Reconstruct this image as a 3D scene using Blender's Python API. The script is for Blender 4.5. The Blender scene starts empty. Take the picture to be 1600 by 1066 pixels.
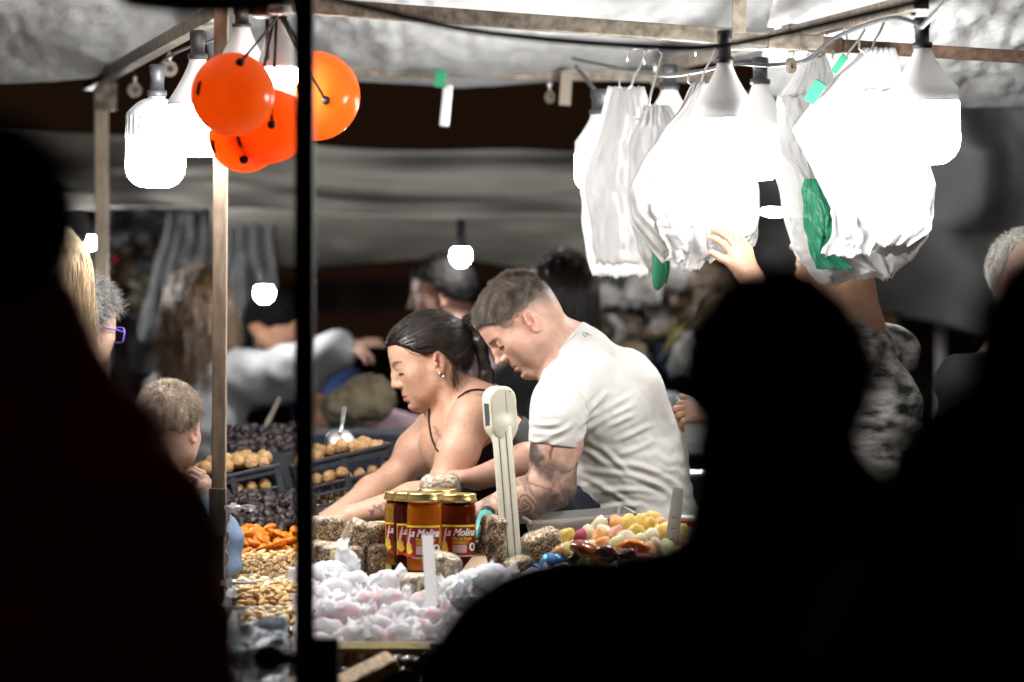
import bpy, bmesh, math, random
import numpy as np
from mathutils import Vector, Matrix

# ------------------------------------------------------------------ camera, world, exposure
SC = bpy.context.scene
COL = SC.collection
H, F = 1.6, 6000.0            # eye height (m); focal length in photo pixels (135 mm on 36 mm film)
def W(px, py, Y):             # photo pixel at depth Y -> world point
    return Vector(((px - 800) * Y / F, Y, H - (py - 430) * Y / F))
def M(px, Y):                 # a length in photo pixels -> metres at depth Y
    return px * Y / F

cam = bpy.data.cameras.new('camera')
cam.lens, cam.sensor_width = 135, 36
cam.shift_y = -(533 - 430) / 1600
cam.clip_start, cam.clip_end = 0.1, 400
cam.dof.use_dof = True
cam.dof.focus_distance = 9.25
cam.dof.aperture_fstop = 2.2
camo = bpy.data.objects.new('camera', cam)
camo.location = (0, 0, H)
camo.rotation_euler = (math.radians(90), 0, 0)
COL.objects.link(camo)
SC.camera = camo

world = bpy.data.worlds.new('World')
SC.world = world
world.use_nodes = True
bgn = world.node_tree.nodes['Background']
bgn.inputs[0].default_value = (1.0, 0.45, 0.25, 1)
bgn.inputs[1].default_value = 0.0105
SC.view_settings.view_transform = 'Standard'
SC.view_settings.look = 'None'
SC.view_settings.exposure = 0.0
SC.view_settings.gamma = 1.0
SC.view_settings.use_curve_mapping = False
SC.cycles.use_denoising = True
SC.cycles.max_bounces = 8
SC.cycles.transparent_max_bounces = 12
SC.cycles.sample_clamp_indirect = 6
SC.cycles.caustics_reflective = False
SC.cycles.caustics_refractive = False
BULB = 100.0                  # radiance of the right-hand stall lamps
BULB_LEFT = 142.0             # radiance of the left-hand lamps

random.seed(4)
RNG = np.random.default_rng(11)

# ------------------------------------------------------------------ numpy helpers
def V3(a): return np.array(a, dtype=np.float64)
def nrm(a):
    a = V3(a); return a / (np.linalg.norm(a) + 1e-12)
def vnoise(P, freq, seed=0):
    q = np.asarray(P) * freq + seed * 17.37
    i = np.floor(q).astype(np.int64); f = q - i
    f = f * f * (3 - 2 * f)
    def h(a, b, c):
        n = (a * 374761393 + b * 668265263 + c * 2147483647 + seed * 1274126177) & 0xFFFFFFFF
        n = ((n ^ (n >> 13)) * 1274126177) & 0xFFFFFFFF
        return ((n ^ (n >> 16)) & 0xFFFF) / 65535.0
    x, y, z = i[..., 0], i[..., 1], i[..., 2]
    fx, fy, fz = f[..., 0], f[..., 1], f[..., 2]
    r = 0
    for dx in (0, 1):
        wx = fx if dx else 1 - fx
        for dy in (0, 1):
            wy = fy if dy else 1 - fy
            for dz in (0, 1):
                wz = fz if dz else 1 - fz
                r = r + wx * wy * wz * h(x + dx, y + dy, z + dz)
    return r * 2 - 1
def fbm(P, freq, seed=0, n=3):
    return sum(vnoise(P, freq * 2 ** k, seed + k) * 0.5 ** k for k in range(n))
def sstep(a, b, x):
    t = np.clip((x - a) / (b - a), 0, 1); return t * t * (3 - 2 * t)

# ------------------------------------------------------------------ object helpers
def tag(o, label=None, cat=None, group=None, kind=None):
    if label: o['label'] = label
    if cat: o['category'] = cat
    if group: o['group'] = group
    if kind: o['kind'] = kind
    return o
def thing(name, loc, label, cat, group=None, rz=0):
    o = bpy.data.objects.new(name, None); o.empty_display_size = .05
    COL.objects.link(o); o.location = loc; o.rotation_euler = (0, 0, rz)
    return tag(o, label, cat, group)
def rootloc(p):
    v = Vector((0, 0, 0))
    while p is not None:
        v += Vector(p.location); p = p.parent
    return v
def mesh_obj(name, verts, faces, mat, parent=None, smooth=True, local=False, loc=None, col=None, mats=None, fmat=None):
    """verts in world coordinates unless local; one mesh object."""
    v = np.asarray(verts, dtype=np.float64)
    me = bpy.data.meshes.new(name)
    off = V3((0, 0, 0))
    if not local:
        if parent is not None: off = V3(rootloc(parent))
        elif loc is not None: off = V3(loc)
    v = v - off
    fl = [tuple(int(i) for i in f) for f in faces] if not isinstance(faces, np.ndarray) else None
    if fl is None:
        n, k = faces.shape
        me.vertices.add(len(v)); me.vertices.foreach_set('co', v.astype(np.float32).ravel())
        me.loops.add(n * k); me.loops.foreach_set('vertex_index', faces.astype(np.int32).ravel())
        me.polygons.add(n); me.polygons.foreach_set('loop_start', np.arange(0, n * k, k, dtype=np.int32))
        me.update(calc_edges=True)
        me.validate()
    else:
        me.from_pydata([tuple(p) for p in v], [], fl); me.update()
    if smooth:
        me.polygons.foreach_set('use_smooth', np.ones(len(me.polygons), dtype=bool))
    if mats:
        for m in mats: me.materials.append(m)
        if fmat is not None: me.polygons.foreach_set('material_index', np.asarray(fmat, dtype=np.int32))
    elif mat: me.materials.append(mat)
    if col is not None:
        a = me.attributes.new('Col', 'FLOAT_COLOR', 'POINT')
        c = np.ones((len(v), 4), dtype=np.float32); c[:, :col.shape[1]] = col
        a.data.foreach_set('color', c.ravel())
    o = bpy.data.objects.new(name, me)
    COL.objects.link(o)
    if parent is not None: o.parent = parent
    elif loc is not None and not local: o.location = loc
    return o
def copy_tree(o, parent=None):
    c = o.copy(); COL.objects.link(c)
    if parent is not None: c.parent = parent
    for ch in [x for x in o.children]: copy_tree(ch, c)
    return c

class MB:
    """collects simple shapes (world coordinates) into one mesh"""
    def __init__(s): s.v = []; s.f = []; s.m = []; s.mi = 0
    def add(s, v, f):
        b = len(s.v); s.v += [tuple(p) for p in v]; s.f += [tuple(i + b for i in q) for q in f]; s.m += [s.mi] * len(f)
        return s
    def box(s, c, d, R=None, bev=0.0):
        c = V3(c); d = V3(d) / 2; R = np.eye(3) if R is None else np.asarray(R)
        b = min(bev, d.min() * .9)
        pts = []
        if b <= 0:
            for x in (-1, 1):
                for y in (-1, 1):
                    for z in (-1, 1): pts.append(c + R @ (d * V3((x, y, z))))
            return s.add(pts, [(0, 1, 3, 2), (4, 6, 7, 5), (0, 4, 5, 1), (2, 3, 7, 6), (0, 2, 6, 4), (1, 5, 7, 3)])
        bm = bmesh.new(); bmesh.ops.create_cube(bm, size=1)
        for v in bm.verts: v.co = Vector((v.co.x * d[0] * 2, v.co.y * d[1] * 2, v.co.z * d[2] * 2))
        bmesh.ops.bevel(bm, geom=bm.edges[:], offset=b, segments=2, affect='EDGES', profile=.6)
        bm.verts.index_update()
        v = [c + R @ V3(p.co) for p in bm.verts]; f = [tuple(q.index for q in g.verts) for g in bm.faces]
        bm.free(); return s.add(v, f)
    def tube(s, pts, r, n=8, cap=True, flat=1.0):
        pts = [V3(p) for p in pts]; k = len(pts)
        rr = r if hasattr(r, '__len__') else [r] * k
        v = []; f = []
        up = V3((0, 0, 1))
        t0 = nrm(pts[1] - pts[0])
        if abs(t0[2]) > .9: up = V3((0, 1, 0))
        for i, p in enumerate(pts):
            t = nrm(pts[min(i + 1, k - 1)] - pts[max(i - 1, 0)])
            a = nrm(np.cross(t, up)); b = np.cross(a, t); up = b
            for j in range(n):
                an = 2 * math.pi * j / n
                v.append(p + rr[i] * (a * math.cos(an) + b * math.sin(an) * flat))
        for i in range(k - 1):
            for j in range(n):
                f.append((i * n + j, i * n + (j + 1) % n, (i + 1) * n + (j + 1) % n, (i + 1) * n + j))
        if cap:
            f.append(tuple(range(n))[::-1]); f.append(tuple((k - 1) * n + j for j in range(n)))
        return s.add(v, f)
    def lathe(s, prof, n=24, c=(0, 0, 0), axis=None, ridge=None, a0=0, a1=2 * math.pi):
        """prof: list of (r, z); axis: rotation matrix"""
        R = np.eye(3) if axis is None else np.asarray(axis); c = V3(c)
        full = abs(a1 - a0 - 2 * math.pi) < 1e-6
        m = n if full else n + 1
        v = []; f = []
        for (r, z) in prof:
            for j in range(m):
                an = a0 + (a1 - a0) * j / n
                q = r * (1 + (ridge * (j % 2) if ridge else 0))
                v.append(c + R @ V3((q * math.cos(an), q * math.sin(an), z)))
        for i in range(len(prof) - 1):
            for j in range(n):
                f.append((i * m + j, i * m + (j + 1) % m, (i + 1) * m + (j + 1) % m, (i + 1) * m + j))
        if full and prof[0][0] > 1e-6: f.append(tuple(range(m))[::-1])
        if full and prof[-1][0] > 1e-6: f.append(tuple((len(prof) - 1) * m + j for j in range(m)))
        return s.add(v, f)
    def sphere(s, c, r, n=12, m=8, R=None):
        r = V3(r) if hasattr(r, '__len__') else V3((r, r, r))
        R = np.eye(3) if R is None else np.asarray(R); c = V3(c)
        v = [c + R @ (r * V3((0, 0, -1)))]; f = []
        for i in range(1, m):
            th = -math.pi / 2 + math.pi * i / m
            for j in range(n):
                an = 2 * math.pi * j / n
                v.append(c + R @ (r * V3((math.cos(th) * math.cos(an), math.cos(th) * math.sin(an), math.sin(th)))))
        v.append(c + R @ (r * V3((0, 0, 1)))); L = len(v) - 1
        for j in range(n): f.append((0, 1 + (j + 1) % n, 1 + j))
        for i in range(m - 2):
            for j in range(n):
                f.append((1 + i * n + j, 1 + i * n + (j + 1) % n, 1 + (i + 1) * n + (j + 1) % n, 1 + (i + 1) * n + j))
        for j in range(n): f.append((L, 1 + (m - 2) * n + j, 1 + (m - 2) * n + (j + 1) % n))
        return s.add(v, f)
    def build(s, name, mat, parent=None, smooth=False, local=False, loc=None, mats=None):
        return mesh_obj(name, s.v, s.f, mat, parent, smooth, local, loc, mats=mats, fmat=s.m if mats else None)

def frame(x, up=(0, 0, 1)):
    """rotation matrix whose z axis is x-direction 'x'"""
    z = nrm(x); u = V3(up)
    if abs(z @ u) > .95: u = V3((1, 0, 0))
    a = nrm(np.cross(u, z)); return np.stack([a, np.cross(z, a), z], axis=1)
def rotm(ax, ay, az):
    return np.asarray(Matrix.Rotation(az, 3, 'Z') @ Matrix.Rotation(ay, 3, 'Y') @ Matrix.Rotation(ax, 3, 'X'))
def sheet(name, fn, nu, nv, mat, parent=None, thick=0.0, loc=None):
    u, v = np.meshgrid(np.linspace(0, 1, nu), np.linspace(0, 1, nv), indexing='ij')
    P = fn(u.ravel(), v.ravel())
    i = np.arange(nu * nv).reshape(nu, nv)
    q = np.stack([i[:-1, :-1], i[1:, :-1], i[1:, 1:], i[:-1, 1:]], -1).reshape(-1, 4)
    o = mesh_obj(name, P, q, mat, parent, True, loc=loc)
    if thick:
        m = o.modifiers.new('thickness', 'SOLIDIFY'); m.thickness = thick
    return o
def text_mesh(body, size, shear=0.0, bold=0.0):
    c = bpy.data.curves.new('t', 'FONT'); c.body = body; c.size = size; c.shear = shear; c.offset = bold
    c.resolution_u = 3
    o = bpy.data.objects.new('t', c); COL.objects.link(o)
    dg = bpy.context.evaluated_depsgraph_get(); dg.update()
    me = bpy.data.meshes.new_from_object(o.evaluated_get(dg))
    v = np.array([tuple(p.co) for p in me.vertices]); f = [tuple(p.vertices) for p in me.polygons]
    bpy.data.objects.remove(o); bpy.data.curves.remove(c); bpy.data.meshes.remove(me)
    return v, f

# ------------------------------------------------------------------ materials
def mat(name, color, rough=.6, metal=0.0, var=0.0, vscale=20, bump=0.0, bscale=60, trans=0.0, coat=0.0, attr=False, sss=0.0,
        emis=0.0, stretch=None, transm=0.0, spec=.5, color2=None, detail=4, ior=1.45):
    m = bpy.data.materials.new(name); m.use_nodes = True
    nt = m.node_tree; b = nt.nodes['Principled BSDF']; out = nt.nodes['Material Output']
    b.inputs['Base Color'].default_value = (*color, 1)
    b.inputs['Roughness'].default_value = rough; b.inputs['Metallic'].default_value = metal
    b.inputs['Specular IOR Level'].default_value = spec
    b.inputs['IOR'].default_value = ior
    if coat: b.inputs['Coat Weight'].default_value = coat; b.inputs['Coat Roughness'].default_value = .08
    if transm: b.inputs['Transmission Weight'].default_value = transm
    if emis: b.inputs['Emission Color'].default_value = (*color, 1); b.inputs['Emission Strength'].default_value = emis
    csock = None
    tc = None
    def coords():
        nonlocal tc
        if tc is None:
            t = nt.nodes.new('ShaderNodeTexCoord'); mp = nt.nodes.new('ShaderNodeMapping')
            nt.links.new(t.outputs['Object'], mp.inputs[0])
            if stretch: mp.inputs['Scale'].default_value = stretch
            tc = mp.outputs[0]
        return tc
    if attr:
        a = nt.nodes.new('ShaderNodeAttribute'); a.attribute_name = 'Col'; csock = a.outputs['Color']
    if var:
        n = nt.nodes.new('ShaderNodeTexNoise'); n.inputs['Scale'].default_value = vscale; n.inputs['Detail'].default_value = detail
        nt.links.new(coords(), n.inputs['Vector'])
        r = nt.nodes.new('ShaderNodeValToRGB'); r.color_ramp.elements[0].position = .35; r.color_ramp.elements[1].position = .65
        if color2 is not None and not attr:
            r.color_ramp.elements[0].color = (*color2, 1); r.color_ramp.elements[1].color = (*color, 1)
            nt.links.new(n.outputs[0], r.inputs[0]); csock = r.outputs[0]
        else:
            lo = 1 - var
            r.color_ramp.elements[0].color = (lo, lo, lo, 1); r.color_ramp.elements[1].color = (1, 1, 1, 1)
            nt.links.new(n.outputs[0], r.inputs[0])
            mx = nt.nodes.new('ShaderNodeMix'); mx.data_type = 'RGBA'; mx.blend_type = 'MULTIPLY'; mx.inputs[0].default_value = 1
            if csock: nt.links.new(csock, mx.inputs[6])
            else: mx.inputs[6].default_value = (*color, 1)
            nt.links.new(r.outputs[0], mx.inputs[7]); csock = mx.outputs[2]
    if csock: nt.links.new(csock, b.inputs['Base Color'])
    if sss:
        b.inputs['Subsurface Weight'].default_value = sss
        b.inputs['Subsurface Radius'].default_value = (1, .35, .2); b.inputs['Subsurface Scale'].default_value = .006
    if bump:
        n = nt.nodes.new('ShaderNodeTexNoise'); n.inputs['Scale'].default_value = bscale; n.inputs['Detail'].default_value = 5
        nt.links.new(coords(), n.inputs['Vector'])
        bp = nt.nodes.new('ShaderNodeBump'); bp.inputs['Strength'].default_value = min(bump, 1); bp.inputs['Distance'].default_value = .01 * max(bump, .3)
        nt.links.new(n.outputs[0], bp.inputs['Height']); nt.links.new(bp.outputs[0], b.inputs['Normal'])
    if trans:
        t = nt.nodes.new('ShaderNodeBsdfTranslucent'); mx = nt.nodes.new('ShaderNodeMixShader'); mx.inputs[0].default_value = trans
        if csock: nt.links.new(csock, t.inputs['Color'])
        else: t.inputs['Color'].default_value = (*color, 1)
        nt.links.new(b.outputs[0], mx.inputs[1]); nt.links.new(t.outputs[0], mx.inputs[2]); nt.links.new(mx.outputs[0], out.inputs[0])
    return m
def film(name, tint=(1, 1, 1), op=.12, rough=.12, gl=1.0):
    """clear film or glass wall: mostly see-through with glossy reflection and a faint milky tint"""
    m = bpy.data.materials.new(name); m.use_nodes = True; nt = m.node_tree; nt.nodes.clear()
    out = nt.nodes.new('ShaderNodeOutputMaterial'); tr = nt.nodes.new('ShaderNodeBsdfTransparent'); tr.inputs[0].default_value = (*tint, 1)
    pb = nt.nodes.new('ShaderNodeBsdfPrincipled'); pb.inputs['Base Color'].default_value = (.8, .8, .8, 1) if gl > 0 else (.02, .02, .02, 1); pb.inputs['Roughness'].default_value = rough
    fr = nt.nodes.new('ShaderNodeLayerWeight'); fr.inputs[0].default_value = .35
    ad = nt.nodes.new('ShaderNodeMath'); ad.operation = 'MULTIPLY_ADD'; ad.inputs[1].default_value = .6; ad.inputs[2].default_value = op
    nt.links.new(fr.outputs['Fresnel'], ad.inputs[0])
    mx = nt.nodes.new('ShaderNodeMixShader'); nt.links.new(ad.outputs[0], mx.inputs[0])
    nt.links.new(tr.outputs[0], mx.inputs[1]); nt.links.new(pb.outputs[0], mx.inputs[2]); nt.links.new(mx.outputs[0], out.inputs[0])
    n = nt.nodes.new('ShaderNodeTexNoise'); n.inputs['Scale'].default_value = 45; tcn = nt.nodes.new('ShaderNodeTexCoord')
    nt.links.new(tcn.outputs['Object'], n.inputs['Vector'])
    bp = nt.nodes.new('ShaderNodeBump'); bp.inputs['Strength'].default_value = .5 * gl; bp.inputs['Distance'].default_value = .006
    nt.links.new(n.outputs[0], bp.inputs['Height']); nt.links.new(bp.outputs[0], pb.inputs['Normal'])
    return m

# ------------------------------------------------------------------ implicit bodies
class Sdf:
    def __init__(s): s.ops = []
    def cap(s, a, b, ra, rb=None, k=.015, mode='u'):
        a, b = V3(a), V3(b); rb = ra if rb is None else rb; R = max(ra, rb)
        ab = b - a; L2 = ab @ ab + 1e-12
        def fn(P):
            t = np.clip(((P - a) @ ab) / L2, 0, 1)
            return np.sqrt((((P - a) - t[..., None] * ab) ** 2).sum(-1)) - (ra + (rb - ra) * t)
        s.ops.append((mode, np.minimum(a, b) - R, np.maximum(a, b) + R, fn, k)); return s
    def ell(s, c, r, R=None, k=.015, mode='u'):
        c = V3(c); r = V3(r) if hasattr(r, '__len__') else V3((r, r, r)); R = np.eye(3) if R is None else np.asarray(R)
        e = np.sqrt(((R * r) ** 2).sum(1))
        def fn(P):
            q = (P - c) @ R
            k0 = np.sqrt(((q / r) ** 2).sum(-1)); k1 = np.sqrt(((q / r ** 2) ** 2).sum(-1)) + 1e-9
            return k0 * (k0 - 1) / k1
        s.ops.append((mode, c - e, c + e, fn, k)); return s
    def ecap(s, a, b, ra, rb, side, k=.03, mode='u'):
        a, b = V3(a), V3(b); ab = b - a; L = np.linalg.norm(ab); z = ab / L
        x = nrm(V3(side) - z * (V3(side) @ z)); y = np.cross(z, x)
        R = max(*ra, *rb)
        def fn(P):
            q = P - a; t = q @ z; tc = np.clip(t / L, 0, 1)
            rx = ra[0] + (rb[0] - ra[0]) * tc; ry = ra[1] + (rb[1] - ra[1]) * tc
            e = (t - np.clip(t, 0, L)); m = np.minimum(rx, ry)
            k0 = np.sqrt((q @ x / rx) ** 2 + (q @ y / ry) ** 2 + (e / m) ** 2)
            k1 = np.sqrt((q @ x / rx ** 2) ** 2 + (q @ y / ry ** 2) ** 2 + (e / m ** 2) ** 2) + 1e-9
            return k0 * (k0 - 1) / k1
        s.ops.append((mode, np.minimum(a, b) - R, np.maximum(a, b) + R, fn, k)); return s
    def capcut(s, a, b, ra, rb, p, n, k=.02):
        a, b, p, n = V3(a), V3(b), V3(p), nrm(n); ab = b - a; L2 = ab @ ab; R = max(ra, rb)
        def fn(P):
            t = np.clip(((P - a) @ ab) / L2, 0, 1)
            return np.maximum(np.sqrt((((P - a) - t[..., None] * ab) ** 2).sum(-1)) - (ra + (rb - ra) * t), (P - p) @ n)
        s.ops.append(('u', np.minimum(a, b) - R, np.maximum(a, b) + R, fn, k)); return s
    def plane(s, p, n, k=.004):       # keep the side opposite to n
        p, n = V3(p), nrm(n)
        s.ops.append(('i', None, None, lambda P: (P - p) @ n, k)); return s
    def bounds(s):
        o = [q for q in s.ops if q[0] == 'u']
        return np.min([q[1] for q in o], 0), np.max([q[2] for q in o], 0)
    def field(s, lo, hi, h):
        n = np.maximum(np.ceil((hi - lo) / h).astype(int) + 1, 2)
        ax = [lo[i] + h * np.arange(n[i]) for i in range(3)]
        Fd = np.full(n, .3, dtype=np.float32)
        for (mode, l, u, fn, k) in s.ops:
            if l is None: i0 = np.zeros(3, int); i1 = n
            else:
                i0 = np.maximum(np.floor((l - k - 2 * h - lo) / h).astype(int), 0)
                i1 = np.minimum(np.ceil((u + k + 2 * h - lo) / h).astype(int) + 1, n)
            if (i1 <= i0).any(): continue
            P = np.stack(np.meshgrid(*[ax[j][i0[j]:i1[j]] for j in range(3)], indexing='ij'), -1)
            d = fn(P).astype(np.float32)
            sl = tuple(slice(i0[j], i1[j]) for j in range(3)); a = Fd[sl]
            if mode == 'u':
                hh = np.maximum(k - np.abs(a - d), 0) / k; Fd[sl] = np.minimum(a, d) - hh * hh * k * .25
            else:
                if mode == 's': d = -d
                hh = np.maximum(k - np.abs(a - d), 0) / k; Fd[sl] = np.maximum(a, d) + hh * hh * k * .25
        return Fd
    def nets(s, lo, hi, h):
        Fd = s.field(lo, hi, h); neg = Fd < 0; n = np.array(Fd.shape)
        c = np.zeros(n - 1, dtype=np.int8)
        for dx in (0, 1):
            for dy in (0, 1):
                for dz in (0, 1): c += neg[dx:n[0] - 1 + dx, dy:n[1] - 1 + dy, dz:n[2] - 1 + dz]
        mx = (c > 0) & (c < 8)
        ijk = np.argwhere(mx)
        if len(ijk) == 0: return np.zeros((0, 3)), np.zeros((0, 4), int)
        idx = np.full(n - 1, -1, dtype=np.int64); idx[mx] = np.arange(len(ijk))
        acc = np.zeros((len(ijk), 3)); cnt = np.zeros(len(ijk))
        for axis in range(3):
            o1, o2 = [a for a in range(3) if a != axis]
            for p in (0, 1):
                for q in (0, 1):
                    a = np.zeros(3, int); a[o1] = p; a[o2] = q; b = a.copy(); b[axis] = 1
                    ia, ib = ijk + a, ijk + b
                    va = Fd[ia[:, 0], ia[:, 1], ia[:, 2]]; vb = Fd[ib[:, 0], ib[:, 1], ib[:, 2]]
                    m = (va < 0) != (vb < 0)
                    t = np.where(m, va / np.where(m, va - vb, 1), 0)
                    pos = np.tile(a.astype(float), (len(ijk), 1)); pos[:, axis] = t
                    acc += pos * m[:, None]; cnt += m
        v = lo + h * (ijk + acc / np.maximum(cnt, 1)[:, None])
        faces = []
        for axis in range(3):
            o1, o2 = [(1, 2), (2, 0), (0, 1)][axis]
            sa = [slice(None)] * 3; sb = [slice(None)] * 3
            sa[axis] = slice(0, -1); sb[axis] = slice(1, None)
            A = neg[tuple(sa)]; B = neg[tuple(sb)]
            e = np.argwhere(A != B)
            e = e[(e[:, o1] > 0) & (e[:, o2] > 0) & (e[:, o1] < n[o1] - 1) & (e[:, o2] < n[o2] - 1)]
            d1 = np.zeros(3, int); d1[o1] = 1; d2 = np.zeros(3, int); d2[o2] = 1
            def g(x): return idx[x[:, 0], x[:, 1], x[:, 2]]
            q = np.stack([g(e - d1 - d2), g(e - d2), g(e), g(e - d1)], 1)
            fl = ~A[e[:, 0], e[:, 1], e[:, 2]]
            q[fl] = q[fl][:, ::-1]
            faces.append(q)
        f = np.concatenate(faces); f = f[(f >= 0).all(1)]
        return v, f
    def mesh(s, h, fine=()):
        """coarse mesh of everything plus finer patches: fine = [(lo, hi, h), ...]"""
        lo, hi = s.bounds(); pad = 3 * h + .004
        v, f = s.nets(lo - pad, hi + pad, h)
        fine = [(V3(a), V3(b), q) for a, b, q in fine]
        VV, FF = [], []
        c = v[f].mean(1); keep = np.ones(len(f), bool)
        for (a, b, q) in fine: keep &= ~((c > a + 1.6 * h) & (c < b - 1.6 * h)).all(1)
        VV.append(v); FF.append(f[keep]); base = len(v)
        for (a, b, q) in fine:
            a2, b2 = np.maximum(a, lo - pad), np.minimum(b, hi + pad)
            v2, f2 = s.nets(a2, b2, q); VV.append(v2); FF.append(f2 + base); base += len(v2)
        v = np.concatenate(VV); f = np.concatenate(FF)
        used = np.zeros(len(v), bool); used[f.ravel()] = True
        rm = np.cumsum(used) - 1
        return v[used], rm[f]
def normals(v, f):
    n = np.cross(v[f[:, 2]] - v[f[:, 0]], v[f[:, 3]] - v[f[:, 1]])
    a = np.zeros_like(v)
    for j in range(4): np.add.at(a, f[:, j], n)
    return a / (np.linalg.norm(a, axis=1, keepdims=True) + 1e-12)
def relax(v, f, it=2, lam=.5):
    for _ in range(it):
        s = np.zeros_like(v); c = np.zeros(len(v))
        for j in range(4):
            k = (j + 1) % 4
            np.add.at(s, f[:, j], v[f[:, k]]); np.add.at(c, f[:, j], 1)
            np.add.at(s, f[:, k], v[f[:, j]]); np.add.at(c, f[:, k], 1)
        v = v + lam * (s / np.maximum(c, 1)[:, None] - v)
    return v
def strands(roots, dirs, length, rad, seg=3, bend=None, curl=0.0, jitter=.15, rng=RNG):
    """tapered three-sided hairs as one mesh; dirs (N,3) start direction, bend (N,3) end direction"""
    N = len(roots); d0 = dirs + rng.normal(0, jitter, (N, 3)); d0 /= np.linalg.norm(d0, axis=1, keepdims=True)
    d1 = d0 if bend is None else bend + rng.normal(0, jitter, (N, 3))
    d1 = d1 / np.linalg.norm(d1, axis=1, keepdims=True)
    L = np.broadcast_to(length, (N,))
    pts = [roots]; p = roots
    ph = rng.uniform(0, 6.28, N)
    for i in range(seg):
        t = (i + .5) / seg; d = d0 * (1 - t) + d1 * t
        d = d / (np.linalg.norm(d, axis=1, keepdims=True) + 1e-9)
        if curl:
            a = np.cross(d, V3((.3, .2, .9))); b = np.cross(d, a)
            d = d + curl * (a * np.sin(ph + i * 1.9)[:, None] + b * np.cos(ph + i * 1.9)[:, None])
        p = p + d * (L / seg)[:, None]; pts.append(p)
    P = np.stack(pts, 1)                          # N, S+1, 3
    T = np.gradient(P, axis=1); T /= np.linalg.norm(T, axis=2, keepdims=True) + 1e-9
    r0 = rng.normal(0, 1, (N, 1, 3)); A = np.cross(T, np.broadcast_to(r0, T.shape)); A /= np.linalg.norm(A, axis=2, keepdims=True) + 1e-9
    B = np.cross(T, A)
    rr = (rad * np.linspace(1, .25, seg + 1))[None, :, None]
    ring = [P + rr * (A * math.cos(q) + B * math.sin(q)) for q in (0, 2.094, 4.189)]
    Vv = np.stack(ring, 2).reshape(-1, 3)
    base = (np.arange(N) * (seg + 1) * 3)[:, None]
    fs = []
    for i in range(seg):
        for j in range(3):
            k = (j + 1) % 3
            fs.append(base + np.array([[i * 3 + j, i * 3 + k, (i + 1) * 3 + k, (i + 1) * 3 + j]]))
    return Vv, np.concatenate(fs)
def join(parts):
    VV, FF, b = [], [], 0
    for v, f in parts: VV.append(v); FF.append(f + b); b += len(v)
    return np.concatenate(VV), np.concatenate(FF)
M_SHIRT = mat('white_jersey', (.575, .565, .545), .75, var=.05, vscale=14, bump=.12, bscale=420)
M_MARK = mat('grey_print', (.1, .1, .11), .6)
M_NAVY = mat('navy_cloth', (.012, .018, .035), .85, var=.3, vscale=40)
M_BLACKCLOTH = mat('black_cloth', (.008, .008, .009), .8, var=.3, vscale=40)
M_CHROME = mat('polished_silver', (.8, .8, .8), .12, 1.0)
M_STEEL = mat('brushed_steel', (.78, .78, .79), .36, 1.0, var=.15, vscale=60, stretch=(1, 8, 8))
M_RAIL = mat('worn_galvanised_rail', (.26, .225, .18), .5, .3, var=.45, vscale=38, color2=(.12, .095, .07), bump=.2, bscale=90)
M_RUST = mat('rusty_rail', (.2, .13, .09), .65, .2, var=.5, vscale=45, color2=(.09, .055, .04), bump=.3, bscale=90)
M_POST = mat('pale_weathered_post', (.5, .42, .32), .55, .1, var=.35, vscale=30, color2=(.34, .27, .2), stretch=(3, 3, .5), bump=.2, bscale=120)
M_DARKPOST = mat('unlit_dark_post', (.012, .011, .012), .6)  # near-black base colour stands for the unlit side of the front post
M_SOCKET = mat('dark_grey_plastic', (.035, .037, .042), .45)
M_WHITEPLASTIC = mat('white_plastic', (.84, .84, .84), .35, trans=.15)
M_GLOW = mat('lamp_glow', (1.0, .985, .955), .5, emis=BULB)
M_GLOW_LEFT = mat('left_lamp_glow', (1.0, .985, .955), .5, emis=BULB_LEFT)
M_GLOW_EDGE = mat('far_left_lamp_glow', (1.0, .985, .955), .5, emis=1100)
M_GLOW_FAR = mat('small_lamp_glow', (1.0, .985, .955), .5, emis=270)
M_CABLE = mat('black_cable', (.012, .012, .014), .5)
M_GREYCABLE = mat('grey_cable', (.06, .063, .07), .4)
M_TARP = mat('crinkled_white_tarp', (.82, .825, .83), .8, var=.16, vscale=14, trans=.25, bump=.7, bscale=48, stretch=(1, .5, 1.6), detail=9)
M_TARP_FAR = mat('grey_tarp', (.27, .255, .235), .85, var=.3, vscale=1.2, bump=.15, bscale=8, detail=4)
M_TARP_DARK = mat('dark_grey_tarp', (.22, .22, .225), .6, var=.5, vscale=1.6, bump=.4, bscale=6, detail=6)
M_AWNING = mat('dark_blue_awning', (.01, .013, .025), .8)
M_ASPHALT = mat('asphalt', (.05, .05, .05), .9, var=.3, vscale=30, bump=.3, bscale=200)
M_GREEN = mat('green_plastic', (.02, .32, .14), .4, trans=.15)
M_GREENBAG = mat('green_bag_film', (.05, .33, .19), .4, trans=.35, var=.2, vscale=14, bump=.25, bscale=30)
M_BAG = mat('white_bag_film', (.88, .88, .88), .35, trans=.62, var=.04, vscale=20, bump=.6, bscale=45)
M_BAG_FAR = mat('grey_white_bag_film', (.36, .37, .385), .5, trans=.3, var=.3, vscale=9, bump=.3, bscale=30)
# ------------------------------------------------------------------ setting
def grid_ground():
    b = MB(); b.add([(-60, -10, 0), (60, -10, 0), (60, 90, 0), (-60, 90, 0)], [(0, 1, 2, 3)])
    tag(b.build('ground', M_ASPHALT), kind='structure')
grid_ground()

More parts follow.
